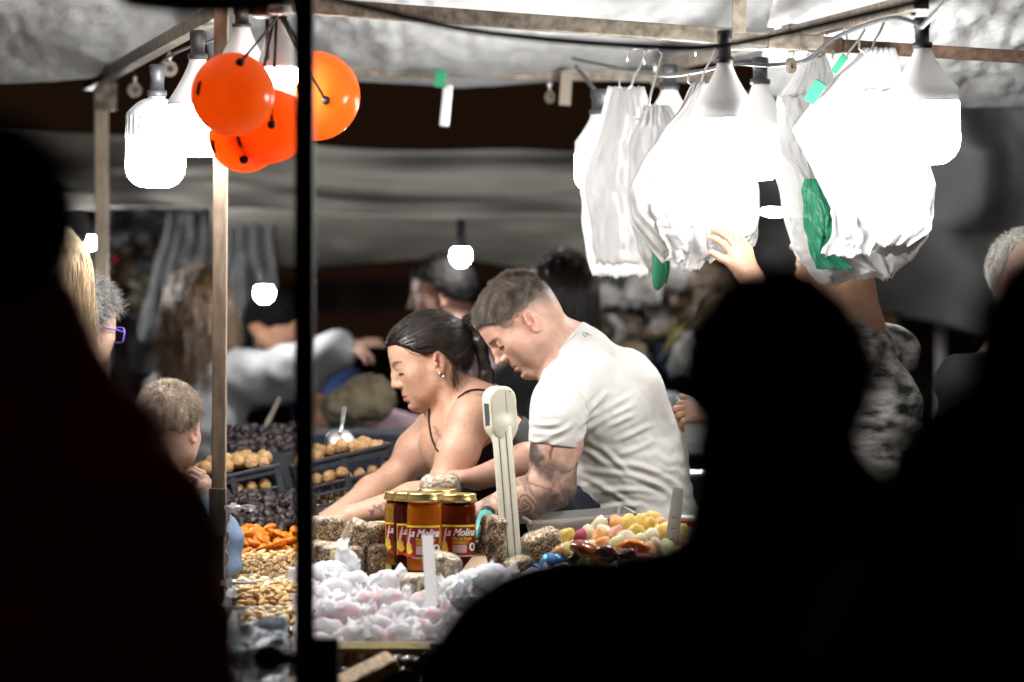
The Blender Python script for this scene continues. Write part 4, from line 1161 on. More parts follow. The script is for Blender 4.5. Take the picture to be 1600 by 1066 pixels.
M_FIG = fig_material('fig_and_sesame_bread', (.14, .055, .02), (.85, .64, .36), (.06, .02, .01))
M_FIG2 = fig_material('almond_fig_bread', (.42, .28, .17), (.85, .76, .6), (.18, .1, .06))

# counter: a stepped table, its boards dressed with trays
ct = thing('counter', (-.35, 8.9, 0), 'long wooden market counter stepped towards the back and covered with trays of sweets and nuts', 'counter')
b = MB(); b.box((.1, 9.12, .845), (2.1, .62, .03)); b.build('rear_board', M_WOOD, ct)
b = MB(); b.box((.1, 8.48, .735), (2.1, .66, .03), rotm(.2, 0, 0)); b.build('front_board', M_WOOD, ct)
b = MB(); b.box((-.6, 10.1, .925), (1.0, .9, .03)); b.build('side_board', M_WOOD, ct)
for x in (-.85, 1.05):
    for y in (8.25, 9.38): b = MB(); b.box((x, y, .35), (.05, .05, .7)); b.build('leg', M_WOOD, ct)

# ---- jars of honey
def wrap(v, c, R, zc, a0):
    """bend flat label coordinates (x right, y up) round a jar at c facing angle a0"""
    a = a0 + v[:, 0] / R
    return np.stack([c[0] + R * np.sin(a), c[1] - R * np.cos(a), zc + v[:, 1]], 1)
TXT = {}
def txt(s, size, shear=0, bold=0):
    k = (s, size, shear, bold)
    if k not in TXT: TXT[k] = text_mesh(s, size, shear, bold)
    return TXT[k]
def jar(px, py_base, Yd, wpx, hpx, turn, mcont, label, fill=.93):
    c = V3(W(px, py_base, Yd)); t = thing('honey_jar', c, label, 'jar', 'honey jars standing on a cardboard box')
    k = Yd / F; R = wpx / 2 * k; Hh = hpx * k; z = c[2]
    lz = z + Hh
    prof = [(0, .002), (R * .8, .002), (R * .93, .006), (R * .985, .018), (R * .985, Hh * .76), (R * .96, Hh * .82), (R * .9, Hh * .862), (R * .86, Hh * .885)]
    b = MB(); b.lathe([(r * .965, q + .002) for r, q in prof[:-1]] + [(R * .82, Hh * .868), (0, Hh * .868)], 40, c); b.build('honey', mcont, t, True)
    b = MB(); b.lathe([(r, q) for r, q in prof], 40, c); b.build('glass', M_GLASS, t, True)
    b = MB(); h0 = Hh * .885
    b.lathe([(R * .9, h0), (R * 1.0, h0 + .001), (R * 1.03, h0 + .004), (R * 1.03, h0 + .007), (R * .985, h0 + .009), (R * .985, Hh * .985), (R * .95, Hh), (R * .84, Hh), (R * .8, Hh - .002), (0, Hh - .002)], 56, c, ridge=None)
    lid = b.build('lid', M_GOLD, t, True)
    lw, lh = R * 2 * 1.12, Hh * .42; zc = z + Hh * .385
    def patch(name, x0, y0, x1, y1, m, off, parent, n=14):
        g = np.linspace(x0, x1, n); v = np.array([(x, y) for x in g for y in (y0, y1)]); f = [(2 * i, 2 * i + 2, 2 * i + 3, 2 * i + 1) for i in range(n - 1)]
        return mesh_obj(name, wrap(v, c, R + off, zc, turn), f, m, parent)
    lab = patch('label', -lw / 2, -lh / 2, lw / 2, lh / 2, M_LABEL, .0006, t)
    patch('border', -lw / 2, lh * .44, lw / 2, lh * .5, M_LABELY, .0012, lab); patch('border', lw / 2 - .0016, -lh / 2, lw / 2, lh / 2, M_LABELY, .0012, lab, 3)
    patch('border', -lw / 2, -lh / 2, -lw / 2 + .0016, lh / 2, M_LABELY, .0012, lab, 3)
    patch('white_panel', -lw * .16, -lh * .37, lw * .2, -lh * .12, M_LABELP, .0012, lab)
    patch('white_panel', -lw * .3, -lh * .49, lw * .45, -lh * .455, M_LABELP, .0012, lab)
    def place(s, size, x, y, m, shear=0, bold=0, name='lettering', center=False, fit=.1):
        v, f = txt(s, size, shear, bold)
        v = v.copy()
        if center: v[:, 0] *= fit / (v[:, 0].max() - v[:, 0].min()); v[:, 0] -= v[:, 0].mean() * 0 + (v[:, 0].max() + v[:, 0].min()) / 2
        v[:, 0] += x; v[:, 1] += y
        n0 = len(v); k = size * .035; vv = np.concatenate([v, v + (k, 0, 0), v + (0, k, 0), v + (k, k, 0)]); off = [0, n0, 2 * n0, 3 * n0]
        P = wrap(vv, c, R + .0016, zc, turn); P[:, 1] -= np.repeat([0, .00004, .00008, .00012], n0)
        mesh_obj(name, P, [tuple(i + o for i in q) for o in off for q in f], m, lab, False)
    place('La Molina', lh * .33, .02 * lw, lh * .16, M_LABELW, .42, 0, center=True, fit=lw * .86)
    place('Miel de Flores', lh * .13, .08 * lw, lh * .035, M_LABELY, .1, 0, center=True, fit=lw * .5)
    for i in range(5): patch('print_line', -lw * .16, lh * (-.005 - .022 * i), lw * (.28 - .06 * (i % 3)), lh * (.008 - .022 * i), M_LABELO, .0012, lab, 8)
    # dipper and lemon picture at the left, round seal at the right
    def disc(name, x, y, rx, ry, m, off=.0013, rot=0):
        a = np.linspace(0, 2 * math.pi, 21)[:-1]; X, Y = rx * np.cos(a), ry * np.sin(a)
        v = np.stack([x + X * math.cos(rot) - Y * math.sin(rot), y + X * math.sin(rot) + Y * math.cos(rot)], 1)
        mesh_obj(name, wrap(v, c, R + off, zc, turn), [tuple(range(20))], m, lab, False)
    disc('seal', lw * .37, -lh * .19, lh * .13, lh * .13, M_LABELW); disc('seal', lw * .37, -lh * .19, lh * .06, lh * .075, M_LCD, .0018)
    disc('picture', -lw * .4, -lh * .17, lh * .13, lh * .17, M_LABELY); disc('picture', -lw * .36, -lh * .28, lh * .12, lh * .09, M_LABELY, .0016, .3)
    disc('picture', -lw * .38, lh * .13, lh * .05, lh * .26, M_LABELP, .0019, -.25)
    patch('red_band', -lw * .48, -lh * .46, -lw * .2, -lh * .38, mat_red, .002, lab, 6)
    return t
mat_red = mat('bright_red_print', (.65, .03, .02), .4)
jar(663, 893, 8.9, 57, 123, -.08, M_HONEY, 'amber honey jar in front, its whole red label facing us')
jar(716, 889, 8.98, 57, 118, .05, M_HONEYDK, 'dark honey jar at the right end of the row of jars')
jar(643, 887, 9.02, 58, 118, .25, M_HONEYRED, 'dark red honey jar squeezed behind the amber jar')
jar(628, 884, 9.08, 55, 116, .0, M_POLLEN, 'jar of yellow honeycomb granules at the left end of the row')
jar(683, 878, 9.17, 62, 114, .1, M_HONEY, 'honey jar behind the others, showing only its gold lid')
# cardboard box under the jars, its open flap
t = thing('cardboard_box', W(670, 905, 9.05), 'flattened brown cardboard box under the honey jars with a raised flap', 'box')
b = MB(); b.box(V3(W(668, 908, 9.1)) + (0, 0, -.016 + .0), (M(190, 9.1), .38, .044), rotm(0, 0, -.06), .002); b.build('box_body', M_CARD, t)
b = MB(); f1 = [W(712, 906, 8.84), W(768, 898, 8.86), W(757, 864, 8.98), W(745, 862, 8.98)]; f1 = [V3(p) for p in f1]
b.add(f1 + [p + V3((.0, .004, .002)) for p in f1], [(0, 1, 2, 3), (7, 6, 5, 4), (0, 4, 5, 1), (1, 5, 6, 2), (2, 6, 7, 3), (3, 7, 4, 0)]); b.build('flap', M_CARD, t)

# ---- wrapped fig bars
def fig(px, py, Yd, w, h, d, label, rx=0, ry=0, rz=0, m=None, tagged=0, group='wrapped fig bars', r=.013):
    c = V3(W(px, py, Yd)); t = thing('fig_bar', c, label, 'fig bar', group); t.rotation_euler = (rx, ry, rz)
    S = Sdf(); a, e, g = w / 2 - r, d / 2 - r, h / 2 - r
    def fn(P):
        q = np.abs(P) - V3((a, e, g)); return np.sqrt((np.maximum(q, 0) ** 2).sum(-1)) + np.minimum(q.max(-1), 0) - r
    S.ops.append(('u', V3((-w, -d, -h)) / 2, V3((w, d, h)) / 2, fn, .005))
    v, f = S.mesh(.0042); n = normals(v, f); off = RNG.uniform(0, 9, 3)
    vb = v + n * (.0028 * fbm(v + off, 70, 3) + .0012 * fbm(v + off, 170, 5))[:, None]
    mesh_obj('pressed_fig', vb, f, m or M_FIG, t, local=True)
    vf = v + n * (.0022 + .0022 * np.abs(fbm((v + off) * (1, 1, .6), 60, 8)) + .001 * fbm(v + off, 160, 2))[:, None]
    w_ = mesh_obj('clear_wrapper', vf, f, M_FILM, t, local=True)
    if tagged:
        b = MB(); x = w * .16 * tagged; hw = w * .17
        ring = []
        for s in (1.0,):
            pts = [(-e - r, -g), (-e - r, g), (-e, g + r), (e, g + r), (e + r, g), (e + r, -g)]
        L = []
        for (yy, zz) in pts: L += [(x - hw, yy * 1.05, zz * 1.05), (x + hw, yy * 1.05, zz * 1.05)]
        b.add(L, [(2 * i, 2 * i + 1, 2 * i + 3, 2 * i + 2) for i in range(5)]); lb = b.build('label', M_FIGLABEL, t, local=True)
        b = MB()
        for i in range(9): b.box((x - hw * .35 + i * hw * .1, -e - r * 1.12 - .0022, -g * .1), (hw * (.03 + .03 * (i % 3)), .0004, g * 1.0))
        b.build('barcode', M_BLACKINK, lb, local=True)
    return t
k9 = 9 / F
fig(512, 828, 9.02, .075, .058, .07, 'wrapped fig bar at the left of the top layer, touching the black post', 0, .05, .5, tagged=.0)
fig(536, 836, 9.05, .07, .056, .055, 'wrapped fig bar with a pale yellow barcode label in the top layer', .1, .08, .25, tagged=.9)
fig(561, 838, 8.93, .062, .066, .058, 'tilted wrapped fig bar lying on top of the left stack', .25, .5, .55)
fig(582, 836, 9.1, .06, .055, .05, 'wrapped fig bar at the rear right of the left stack', 0, 0, .9)
fig(506, 868, 8.95, .06, .06, .08, 'wrapped fig bar in the lower layer beside the black post', 0, .05, .25)
fig(535, 874, 8.9, .095, .062, .062, 'broad banded fig bar in the middle of the lower layer', 0, 0, .12, tagged=-1)
fig(580, 872, 8.93, .052, .066, .06, 'upright fig bar at the right end of the lower layer', .1, .1, .8)
fig(566, 884, 8.98, .05, .06, .06, 'fig bar low in the stack behind the white sweets', 0, .0, .5)
fig(770, 829, 8.98, .05, .066, .055, 'wrapped fig bar on top of the pile left of the scale', .1, .12, .5)
fig(756, 866, 9.0, .046, .06, .055, 'wrapped fig bar standing just right of the dark jar', 0, .05, .4)
fig(777, 862, 9.06, .03, .05, .055, 'wrapped fig bar low between two others left of the scale', 0, 0, .3)
fig(848, 851, 8.98, .085, .062, .06, 'large fig bar with a white frosted top right of the scale', .15, -.32, .35, r=.017)
fig(812, 889, 8.85, .055, .05, .06, 'small fig bar at the foot of the scale column', .0, -.25, .6)
fig(693, 886, 8.8, .062, .062, .075, 'pale almond fig bar behind the white price tag', .1, .2, .5, M_FIG2, r=.018)
fig(657, 918, 8.72, .078, .056, .07, 'banded fig bar lower behind the white price tag', .0, .03, .4, M_FIG2, tagged=-.8)
# chopped pale bar in the man's right hand
HB = fig(688, 762, 9.53, .098, .066, .062, 'plastic wrapped almond bar held in the hand of the person in white', .2, -.12, .2, M_FIG2, r=.026, group=None)
# yellow tin behind the jars
t = thing('small_carton', W(596, 866, 9.2), 'thin yellow green carton standing behind the leftmost jar', 'carton')
b = MB(); b.box(W(598, 855, 9.2), (M(22, 9.2), .05, M(80, 9.2)), rotm(0, 0, .2), .002); b.build('carton_body', mat('yellow_green_card', (.5, .5, .14), .5), t)
b = MB(); b.box(V3(W(594, 838, 9.17)) , (M(8, 9.2), .004, M(26, 9.2)), rotm(0, 0, .2), .001); b.build('dark_window', M_BLACKINK, t)

# teal vape-like pen device leaning by the jars
t = thing('teal_cylinder', W(756, 820, 9.06), 'teal tube with a black cap leaning beside the dark jar', 'tube')
a, e = V3(W(744, 850, 9.03)), V3(W(764, 796, 9.1)); R = frame(e - a)
b = MB(); L = np.linalg.norm(e - a); b.lathe([(0, 0), (.016, 0), (.0185, .004), (.0185, L * .84), (.017, L * .86)], 20, a, R); b.build('tube_body', M_TEAL, t, True)
b = MB(); b.lathe([(.0172, L * .85), (.0172, L * .97), (.012, L * 1.0), (0, L * 1.0)], 20, a, R); b.build('cap', M_BLACKINK, t, True)

# ---- the scale
t = thing('market_scale', W(800, 890, 9.08), 'cream weighing scale with a tall leaning column and small grey display', 'scale')
bt, tp = V3(W(801, 888, 9.08)), V3(W(784, 672, 9.14)); R = frame(tp - bt, (0, 1, 0)); L = np.linalg.norm(tp - bt)
b = MB()
S = Sdf()
mid = (bt + tp) / 2
b.box(mid, (M(31, 9.1), M(26, 9.1), L * 1.04), R, .006); col_o = b.build('column', M_CREAM, t, True)
b = MB()
for dx in (-.17, .2): b.box(mid + R @ V3((dx * M(31, 9.1), -M(13.2, 9.1), 0)), (.0022, .0016, L), R)
b.build('groove', mat('dark_groove', (.12, .115, .09), .6), col_o)
hc = V3(W(781, 644, 9.15)); Rh = rotm(0, -.08, .45)
S = Sdf()
def fnh(P):
    q = (P - hc) @ Rh; w = .0225 + .003 * q[..., 2] / .06
    d2 = np.maximum(np.abs(q[..., 0]) - .003, 0); z2 = np.maximum(np.abs(q[..., 2]) - .03, 0)
    pr = np.sqrt(d2 ** 2 + z2 ** 2) - .026
    yy = np.abs(q[..., 1]) - .02
    m1 = np.stack([np.maximum(pr, 0), np.maximum(yy, 0)], -1)
    return np.sqrt((m1 ** 2).sum(-1)) + np.minimum(np.maximum(pr, yy), 0) - .006
S.ops.append(('u', hc - .085, hc + .085, fnh, .01))
S.cap(V3(W(784, 668, 9.145)), V3(W(785, 700, 9.14)), .026, .022, .02)
v, f = S.mesh(.0032); mesh_obj('display_head', v, f, M_CREAM, t)
b = MB(); b.box(hc + Rh @ V3((-.0335, -.003, -.004)), (.006, .026, .056), Rh, .002); dsp = b.build('display_window', M_LCD, t)
b = MB(); b.box(hc + Rh @ V3((.006, -.0262, 0)), (.0014, .001, .1), Rh); b.build('seam', mat('seam_grey', (.25, .24, .2), .6), t)
for zz in (.048, -.052): 
    b = MB(); b.sphere(hc + Rh @ V3((.018, -.0258, zz)), (.0022, .001, .0022), 8, 6, Rh); b.build('screw', M_BLACKINK, t)
b = MB(); b.box((.13, 9.2, .905), (.3, .24, .09), None, .012); b.build('base', M_CREAM, t)
b = MB(); b.box((.155, 9.2, .958), (.29, .25, .012), None, .003); b.build('platform', M_STEEL, t)

# ---- steel trays
def tray(px, py, Yd, w, d, h, rz, label, rx=0.0, ry=0.0):
    c = V3(W(px, py, Yd)); t = thing('steel_tray', c, label, 'tray'); R = rotm(rx, ry, rz); o = []
    th = .002; b = MB()
    ins = .82
    prof = [(1, 0), (1 + .03, .0), (1 + .03, -.004), (1, -.004)]
    def loop(s, z, rr=.02):
        pts = []
        for (sx, sy, a0) in ((1, 1, 0), (-1, 1, 90), (-1, -1, 180), (1, -1, 270)):
            for q in np.linspace(0, 90, 5):
                a = math.radians(a0 + q); pts.append(c + R @ V3((sx * (w / 2 * s - rr) + rr * math.cos(a), sy * (d / 2 * s - rr) + rr * math.sin(a), z)))
        return pts
    loops = [loop(1.06, -.006), loop(1.06, 0), loop(1.0, 0), loop(.9, -h), loop(.5, -h - .001), loop(.9, -h - .003), loop(.995, -.004)]
    n = len(loops[0]); V = [p for l in loops for p in l]; Fs = []
    for i in range(len(loops) - 1):
        if i == 4: continue
        for j in range(n): Fs.append((i * n + j, i * n + (j + 1) % n, (i + 1) * n + (j + 1) % n, (i + 1) * n + j))
    Fs.append(tuple(4 * n + j for j in range(n))); Fs.append(tuple(5 * n + j for j in range(n))[::-1])
    b.add(V, Fs); b.build('tray_shell', M_STEEL, t); return t
tray(903, 803, 9.18, .245, .19, .055, .12, 'shiny steel tray right of the scale column, behind the jelly sweets', .025, -.07)
t = tray(1088, 737, 10.4, .085, .2, .012, .05, 'small steel tray far right behind the white T-shirt')

# ---- price tags
def ptag(pts, Yd, label, m, rows=0, th=.0015):
    t = thing('price_tag', W(*pts[0], Yd), label, 'price tag'); b = MB()
    P = [V3(W(x, y, Yd + .0 * i)) for i, (x, y) in enumerate(pts)]
    Q = [p + V3((.001, th, 0)) for p in P]
    b.add(P + Q, [(0, 1, 2, 3), (7, 6, 5, 4), (0, 4, 5, 1), (1, 5, 6, 2), (2, 6, 7, 3), (3, 7, 4, 0)]); o = b.build('card', m, t)
    b = MB()
    for i in range(rows):
        q = .2 + .5 * i / max(rows, 1); A = P[0] * (1 - q) + P[3] * q; B_ = P[1] * (1 - q) + P[2] * q
        b.tube([A * .7 + B_ * .3 + (0, -.0015, 0), A * .3 + B_ * .7 + (0, -.0015, .003)], .0012, 5); 
    if rows: b.build('handwriting', M_MARK, t)
ptag([(683, 945), (665, 945), (659, 836), (676, 837)][::1], 8.45, 'white upright price tag in front of the amber jar', M_TAG)
ptag([(1036, 862), (1058, 866), (1068, 764), (1052, 760)], 8.75, 'translucent price tag standing among the jelly sweets at the right', mat('clear_tag_plastic', (.72, .72, .72), .3, trans=.5), 3)
# ------------------------------------------------------------------ loose goods: every nut, fruit and sweet a thing
def blob_mesh(name, m, r, noise=.1, nf=1.5, n=12, mm=8, seed=0, shape=None, smooth=True):
    b = MB(); b.sphere((0, 0, 0), (1, 1, 1), n, mm); v = np.array(b.v)
    v = v * (1 + noise * fbm(v + seed * 3.1, nf, seed, 2))[:, None]
    if shape: v = shape(v)
    me = bpy.data.meshes.new(name); me.from_pydata([tuple(p) for p in v * V3(r)], [], b.f); me.update(); me.materials.append(m)
    if smooth: me.polygons.foreach_set('use_smooth', np.ones(len(me.polygons), dtype=bool))
    return me
def drop(name, me, p, rot, label, cat, group, sc=1.0):
    o = bpy.data.objects.new(name, me); COL.objects.link(o); o.location = tuple(p); o.rotation_euler = tuple(rot)
    o.scale = (sc, sc, sc); return tag(o, label, cat, group)
def poisson(n, x0, x1, y0, y1, dmin, seed, tries=4000, asp=1.0):
    r = random.Random(seed); pts = []
    for _ in range(tries):
        p = (r.uniform(x0, x1), r.uniform(y0, y1))
        if all((p[0] - q[0]) ** 2 + ((p[1] - q[1]) * asp) ** 2 > dmin ** 2 for q in pts): pts.append(p)
        if len(pts) >= n: break
    return pts
def rr(a=3.1): return (random.uniform(-a, a), random.uniform(-a, a), random.uniform(-3.1, 3.1))
M_APRI = mat('dried_apricot', (.8, .26, .02), .35, var=.35, vscale=40, bump=.4, bscale=90, trans=.2)
M_PRUNE = mat('purple_dried_fig', (.02, .01, .012), .5, var=.5, vscale=50, bump=.5, bscale=110)
M_WALNUT = mat('walnut_shell', (.46, .27, .11), .55, var=.35, vscale=60, bump=.8, bscale=150)
M_KERNEL = mat('walnut_kernel', (.52, .33, .14), .5, var=.5, vscale=110, bump=.8, bscale=220)
M_PEANUT = mat('peeled_peanut', (.72, .5, .24), .45, var=.2, vscale=60)
M_BLANCH = mat('blanched_almond', (.82, .68, .42), .4, var=.12, vscale=60)
M_ALMOND = mat('roasted_almond', (.66, .42, .18), .5, var=.35, vscale=90, stretch=(.4, 2, 2))
M_PIST = mat('pistachio_shell', (.72, .55, .3), .45, var=.25, vscale=60)
M_DATE = mat('glossy_date', (.09, .025, .012), .22, var=.4, vscale=60, bump=.4, bscale=120, coat=.4)
def bean(v): 
    v = v.copy(); v[:, 2] += .35 * v[:, 0] ** 2; return v
def almond_shape(v):
    v = v.copy(); s = 1 - .45 * np.clip(v[:, 0], 0, 1) ** 1.5; v[:, 1] *= s; v[:, 2] *= s; return v
def apri(v):
    v = v.copy(); r = np.hypot(v[:, 0], v[:, 1]); v[:, 2] -= .45 * np.exp(-(r / .45) ** 2) * np.sign(v[:, 2]); v[:, 2] += .18 * np.sin(3 * np.arctan2(v[:, 1], v[:, 0])); return v
def walnut_shape(v):
    v = v.copy(); seam = np.exp(-(v[:, 1] / .1) ** 2); return v * (1 + .08 * seam - .03 * np.abs(np.sin(9 * np.arctan2(v[:, 2], v[:, 0]))) * (1 - seam))[:, None]
MESH = {
 'apricot': [blob_mesh('apricot', M_APRI, (.024, .021, .009), .14, 1.6, 14, 8, i, apri) for i in range(4)],
 'fig': [blob_mesh('dried_fig', M_PRUNE, (.0185, .0165, .0135), .45, 2.4, 12, 8, i) for i in range(4)],
 'walnut': [blob_mesh('walnut', M_WALNUT, (.0185, .0165, .0165), .05, 3, 18, 11, i, walnut_shape) for i in range(3)],
 'kernel': [blob_mesh('walnut_kernel', M_KERNEL, (.0135, .011, .0075), .5, 2.6, 10, 7, i) for i in range(5)],
 'peanut': [blob_mesh('peanut', M_PEANUT, (.0125, .0055, .0055), .08, 2, 9, 6, i, bean) for i in range(3)],
 'blanch': [blob_mesh('blanched_almond', M_BLANCH, (.0125, .0082, .0058), .05, 2, 10, 6, i, almond_shape) for i in range(2)],
 'almond': [blob_mesh('almond', M_ALMOND, (.0155, .0085, .006), .05, 2, 10, 6, i, almond_shape) for i in range(3)],
 'pist': [blob_mesh('pistachio', M_PIST, (.0125, .0085, .008), .06, 2, 10, 7, i, almond_shape) for i in range(3)],
 'date': [blob_mesh('date', M_DATE, (.02, .0115, .0105), .15, 2, 12, 8, i) for i in range(3)],
}
def nut_z(Y): return .812 + (Y - 8.6) * .143
def pile(kind, name, label, cat, group, px, Yr, n, dmin, seed, lift=.0, mound=.0, a=.6, flat=False, zf=nut_z, xw=None):
    """heap of loose pieces over a sloping bed: px = photo x range at the mean depth"""
    Ym = (Yr[0] + Yr[1]) / 2; x0, x1 = [(p - 800) * Ym / F for p in px]
    for lay in (0, 1):
        for (x, y) in poisson(n, x0, x1, Yr[0], Yr[1], dmin * (1.0 if lay == 0 else 1.45), seed + lay * 50):
            u, w = (x - x0) / (x1 - x0) * 2 - 1, (y - Yr[0]) / (Yr[1] - Yr[0]) * 2 - 1
            z = zf(y) + lift + mound * (1 - .5 * u * u - .5 * w * w) + lay * dmin * .42 + random.uniform(0, dmin * .2)
            drop(name, random.choice(MESH[kind]), (x, y, z), rr(a), label, cat, group, random.uniform(.88, 1.14))
G = 'loose dried fruit and nuts heaped in the trays'
pile('fig', 'dried_fig', 'dark purple dried fig in the heap behind the apricots', 'dried fig', 'purple dried figs behind the apricots', (348, 478), (9.52, 9.92), 80, .029, 1, .008, .03, 1.2)
pile('apricot', 'dried_apricot', 'orange dried apricot in the heap between purple figs and nuts', 'dried apricot', 'orange dried apricots', (360, 480), (9.3, 9.52), 46, .033, 2, .006, .015, .7)
drop('dried_apricot', MESH['apricot'][0], W(402, 838, 9.4), (1.1, .3, .2), 'largest orange apricot standing upright on top of the heap', 'dried apricot', 'orange dried apricots', 1.25)
drop('dried_apricot', MESH['apricot'][1], W(388, 850, 9.36), (.5, .4, .9), 'orange apricot leaning on the upright one', 'dried apricot', 'orange dried apricots', 1.2)
pile('peanut', 'peanut', 'peeled peanut in the pale band just below the apricots', 'peanut', 'peeled peanuts', (360, 505), (9.2, 9.31), 110, .0145, 3, .005, .008)
pile('kernel', 'walnut_kernel', 'broken walnut kernel in the heap under the peanuts', 'walnut kernel', 'walnut kernels', (360, 512), (9.02, 9.2), 110, .0195, 4, .006, .01, 1.5)
pile('blanch', 'blanched_almond', 'pale blanched almond in the strip between walnuts and roasted almonds', 'almond', 'blanched almonds', (364, 492), (8.93, 9.03), 66, .0175, 5, .004, .006)
pile('almond', 'almond', 'brown roasted almond heaped in the white tray', 'almond', 'roasted almonds', (378, 486), (8.72, 8.93), 100, .019, 6, .006, .016)
pile('pist', 'pistachio', 'pale pistachio in the shell in the front corner of the white tray', 'pistachio', 'pistachios', (384, 476), (8.58, 8.71), 46, .019, 7, .004, .008)
pile('date', 'date', 'glossy brown date in the little white tub beside the black post', 'date', 'brown dates in the white tub', (432, 466), (8.42, 8.5), 12, .024, 8, .0, .0)
# white bins that hold them
def bin_(x0, x1, Y0, Y1, h, label):
    t = thing('white_bin', ((x0 + x1) / 2, (Y0 + Y1) / 2, nut_z(Y0) - h), label, 'bin', 'white plastic bins of nuts'); b = MB(); th = .004
    zb = lambda Y: nut_z(Y) - .03; zt = lambda Y: nut_z(Y) + .022
    def ring(e, zf): return [(x0 - e, Y0 - e, zf(Y0)), (x1 + e, Y0 - e, zf(Y0)), (x1 + e, Y1 + e, zf(Y1)), (x0 - e, Y1 + e, zf(Y1))]
    L = [ring(-.02, lambda Y: zb(Y) - .03), ring(.0, zt), ring(.012, zt), ring(.012, lambda Y: zt(Y) - .008), ring(.004, lambda Y: zt(Y) - .008), ring(-.016, lambda Y: zb(Y) - .034)]
    V = [p for l in L for p in l]; Fs = [(3, 2, 1, 0), (20, 21, 22, 23)]
    for i in range(5):
        for j in range(4): Fs.append((i * 4 + j, i * 4 + (j + 1) % 4, (i + 1) * 4 + (j + 1) % 4, (i + 1) * 4 + j))
    b.add(V, Fs); b.build('bin_shell', M_TRAYW, t)
    b = MB(); b.add([(x0, Y0, zb(Y0) + .012), (x1, Y0, zb(Y0) + .012), (x1, Y1, zb(Y1) + .012), (x0, Y1, zb(Y1) + .012)], [(0, 1, 2, 3)])
    b.build('nut_bed', M_KERNEL, t)
    for i in range(1, 6):
        y = Y0 + (Y1 - Y0) * i / 6; b = MB(); b.box((x0 - .002, y, (zt(y) + zb(y)) / 2 - .02), (.006, .008, .055), rotm(0, .25, 0)); b.build('rib', M_TRAYW, t)
bin_(-.664, -.45, 9.04, 9.31, .06, 'white bin of peanuts and walnut kernels furthest back')
bin_(-.645, -.45, 8.71, 8.98, .06, 'white bin of roasted almonds in the middle')
bin_(-.62, -.46, 8.40, 8.66, .06, 'nearest white bin with pistachios and a few dates at its front')
bin_(-.68, -.46, 9.32, 9.54, .06, 'white bin of apricots by the pale post')
t = thing('fig_box', (-.6, 9.75, .9), 'dark box under the purple figs behind the apricots', 'box')
b = MB(); b.box((-.62, 9.75, nut_z(9.74) - .03), (.28, .42, .05), rotm(.14, 0, 0), .004); b.build('box_body', M_CRATE, t)

# ---- paper-wrapped sweets
def paper(name, tint, lo=.55):
    m = mat(name, (.88, .88, .9), .75, trans=.45, bump=.5, bscale=120); nt = m.node_tree; bs = nt.nodes['Principled BSDF']
    tc = nt.nodes.new('ShaderNodeTexCoord'); n = nt.nodes.new('ShaderNodeTexNoise'); n.inputs['Scale'].default_value = 24; n.inputs['Detail'].default_value = 1.5
    oi = nt.nodes.new('ShaderNodeObjectInfo'); ad = nt.nodes.new('ShaderNodeVectorMath'); sc_ = nt.nodes.new('ShaderNodeVectorMath'); sc_.operation = 'SCALE'; sc_.inputs['Scale'].default_value = 9
    cmb = nt.nodes.new('ShaderNodeCombineXYZ')
    for i in range(3): nt.links.new(oi.outputs['Random'], cmb.inputs[i])
    nt.links.new(cmb.outputs[0], sc_.inputs[0]); nt.links.new(tc.outputs['Object'], ad.inputs[0]); nt.links.new(sc_.outputs[0], ad.inputs[1]); nt.links.new(ad.outputs[0], n.inputs['Vector'])
    r = nt.nodes.new('ShaderNodeValToRGB'); r.color_ramp.elements[0].position = lo; r.color_ramp.elements[0].color = (.84, .84, .87, 1); r.color_ramp.elements[1].position = lo + .09; r.color_ramp.elements[1].color = (*tint, 1)
    nt.links.new(n.outputs[0], r.inputs[0]); nt.links.new(r.outputs[0], bs.inputs['Base Color'])
    return m
M_PPINK = paper('tissue_with_pink_print', (.86, .42, .45)); M_PBLUE = paper('tissue_with_blue_print', (.7, .7, .87), .6); M_PGREEN = paper('tissue_with_green_print', (.2, .55, .32))
def sweet_mesh(m, seed, Lh=.05, R=.03):
    nu, nv = 26, 22; P = []
    for i in range(nv):
        x = -1 + 2 * i / (nv - 1); ax = abs(x)
        r = R * (math.sqrt(max(0, 1 - (ax / .66) ** 2.6)) * .94 + .06) if ax < .64 else R * (.2 + .8 * ((ax - .62) / .38) ** .8)
        for j in range(nu):
            a = 2 * math.pi * j / nu + x * .8
            ruf = 1 + (.35 * math.sin(5 * a + seed) * max(0, ax - .6) * 2.2)
            fl = 1 if ax < .62 else 1 - .45 * (ax - .62) / .38
            P.append((x * Lh * 1.25, r * ruf * math.cos(a), r * ruf * math.sin(a) * fl))
    P = np.array(P); P += .003 * np.stack([fbm(P + seed, 55, k) for k in range(3)], 1) + .0012 * np.stack([fbm(P + seed, 160, k) for k in range(3)], 1)
    f = [(i * nu + j, i * nu + (j + 1) % nu, (i + 1) * nu + (j + 1) % nu, (i + 1) * nu + j) for i in range(nv - 1) for j in range(nu)]
    me = bpy.data.meshes.new('wrapped_sweet'); me.from_pydata([tuple(p) for p in P], [], f); me.update(); me.materials.append(m)
    me.polygons.foreach_set('use_smooth', np.ones(len(me.polygons), dtype=bool)); return me
SWP = [sweet_mesh(M_PPINK, s) for s in range(4)]; SWB = [sweet_mesh(M_PBLUE, s + 7) for s in range(3)]; SWG = [sweet_mesh(M_PGREEN, 3)]
